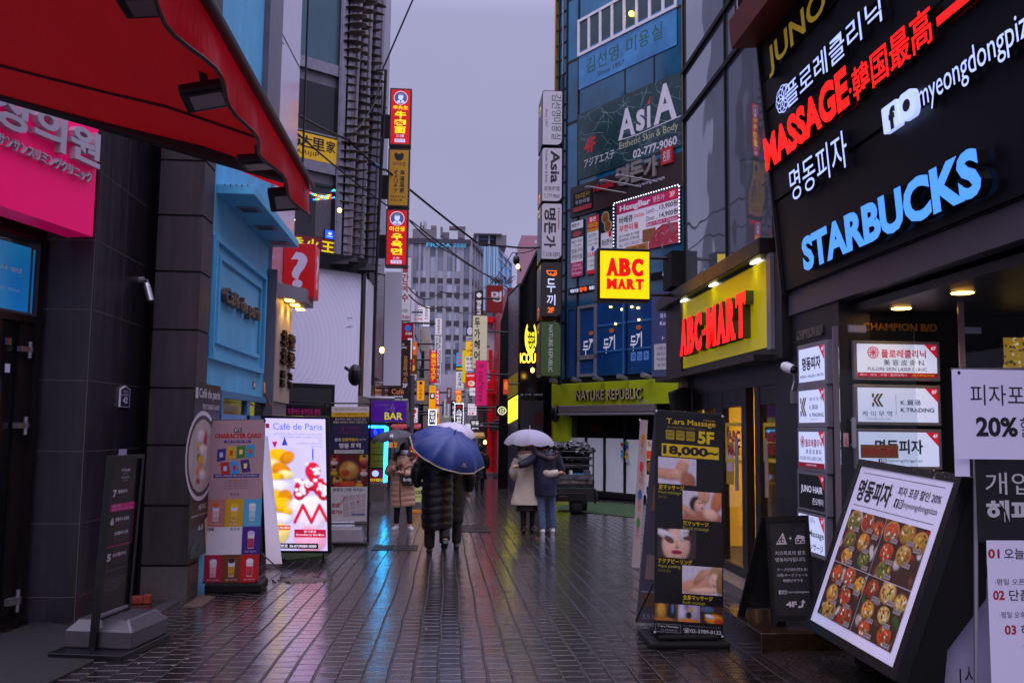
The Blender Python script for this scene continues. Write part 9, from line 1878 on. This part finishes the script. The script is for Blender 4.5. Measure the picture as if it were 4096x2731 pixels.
for (x0, y0, x1, y1, m, lb) in ((2230, 1935, 2380, 1955, CD, 'dark folded sheet at the bottom of the cart load'), (2236, 1918, 2330, 1936, CBD, 'crumpled cardboard on the left of the cart load'), (2326, 1920, 2382, 1938, CBD, 'tan cardboard flaps on the right edge of the cart load'), (2240, 1898, 2370, 1917, CBW, 'pale flattened boards across the middle of the cart load'), (2296, 1893, 2338, 1904, mat('cyan_box', '#2a8fb4', .4), 'bright cyan box in the cart load'), (2338, 1882, 2366, 1898, CBW, 'small grey white box on the cart load'), (2246, 1862, 2262, 1888, mat('yellow_bottle', '#b89a10', .4), 'yellow bottle standing in the cart load'), (2254, 1852, 2330, 1872, mat('brown_carton', '#4a3a30', .6, var=.3), 'dark brown carton on the cart shelf'), (2276, 1880, 2298, 1898, WHITE, 'white packet near the yellow bottle on the cart')):
    a1, b1_ = cb(x0, y0, x1, y1); mb = MB(); yy = YC_+.1+.03*(k_ % 3); k_ += 1
    if 'bottle' in lb: cx = (a1.x+b1_.x)/2; mb.tube([(cx, yy, b1_.z), (cx, yy, b1_.z+(a1.z-b1_.z)*.7), (cx, yy, a1.z)], [.045, .045, .018], m, 12)
    else:
        N = 10; rows = []
        for j in range(2):
            rows.append([(a1.x+(b1_.x-a1.x)*i/N, yy+.02*math.sin(i*1.3+k_), (a1.z if j == 0 else b1_.z)+.012*mnoise.noise(Vector((i*.9, j, k_)))*(3 if m is CBD else 1)) for i in range(N+1)])
        back = [[(x, y+.8, z) for x, y, z in r_] for r_ in rows]; mb.grid([rows[0], rows[1]], m); mb.grid([back[0], rows[0]], m); mb.grid([rows[1], back[1]], m); mb.face([rows[0][0], rows[1][0], back[1][0], back[0][0]], m); mb.face([rows[0][-1], back[0][-1], back[1][-1], rows[1][-1]], m)
    solo(mb, 'bottle' if 'bottle' in lb else ('cardboard' if m in (CBD, CBW) else 'box'), lb, 'bottle' if 'bottle' in lb else ('cardboard' if m in (CBD, CBW) else 'box'), smooth=False)
TARPB = mat('black_tarpaulin', '#121014', .25, var=.3, vs=8, bump=.6, bs=12, coat=.5)
for (x0, y0, x1, y1, lb, sd) in ((2222, 1766, 2384, 1832, 'shiny black tarpaulin bundle heaped on top of the cart', 1), (2214, 1768, 2262, 1800, 'smaller black bundle on the left top corner of the cart', 5), (2232, 1826, 2372, 1850, 'dark bundle of odds and ends on the upper cart shelf', 9)):
    a1, b1_ = cb(x0, y0, x1, y1); c = Vector(((a1.x+b1_.x)/2, YC_+.6, (a1.z+b1_.z)/2)); mb = MB(); mb.ball(c, (b1_.x-a1.x)/2, .6, (a1.z-b1_.z)/2, TARPB, 40, 20, fn=lambda q: Vector((q.x, q.y, q.z))*(1+.30*mnoise.noise(Vector((q.x*6+sd, q.y*6, q.z*9)))+.12*mnoise.noise(Vector((q.x*20+sd, q.y*20, q.z*24)))))
    solo(mb, 'bundle', lb, 'bundle', smooth=False)

# scraps on the wet paving
mb = MB(); rnd = random.Random(33); SCR = [mat('scrap_pale', '#8a8070', .6), mat('scrap_leaf', '#4a3418', .6), mat('scrap_dark', '#1a1614', .5)]
for i in range(70):
    c = G(rnd.choice((rnd.uniform(500, 1100), rnd.uniform(900, 2600))), rnd.uniform(2250, 2700)); a = rnd.uniform(0, 6.28); r_ = rnd.uniform(.008, .022)
    mb.face([c+Vector((r_*math.cos(a+k*1.57)*(1 if k % 2 else .6), r_*math.sin(a+k*1.57)*(1 if k % 2 else .6), .006)) for k in range(4)], SCR[i % 3])
o = mb.build('litter', None, (0, 8, 0)); o.location = (0, 8, 0); tag(o, 'tiny leaf and paper scraps on the wet paving', None, None, 'stuff')

c = TOB['t'].data; bpy.data.objects.remove(TOB['t']); bpy.data.curves.remove(c); bpy.data.scenes.remove(TS)
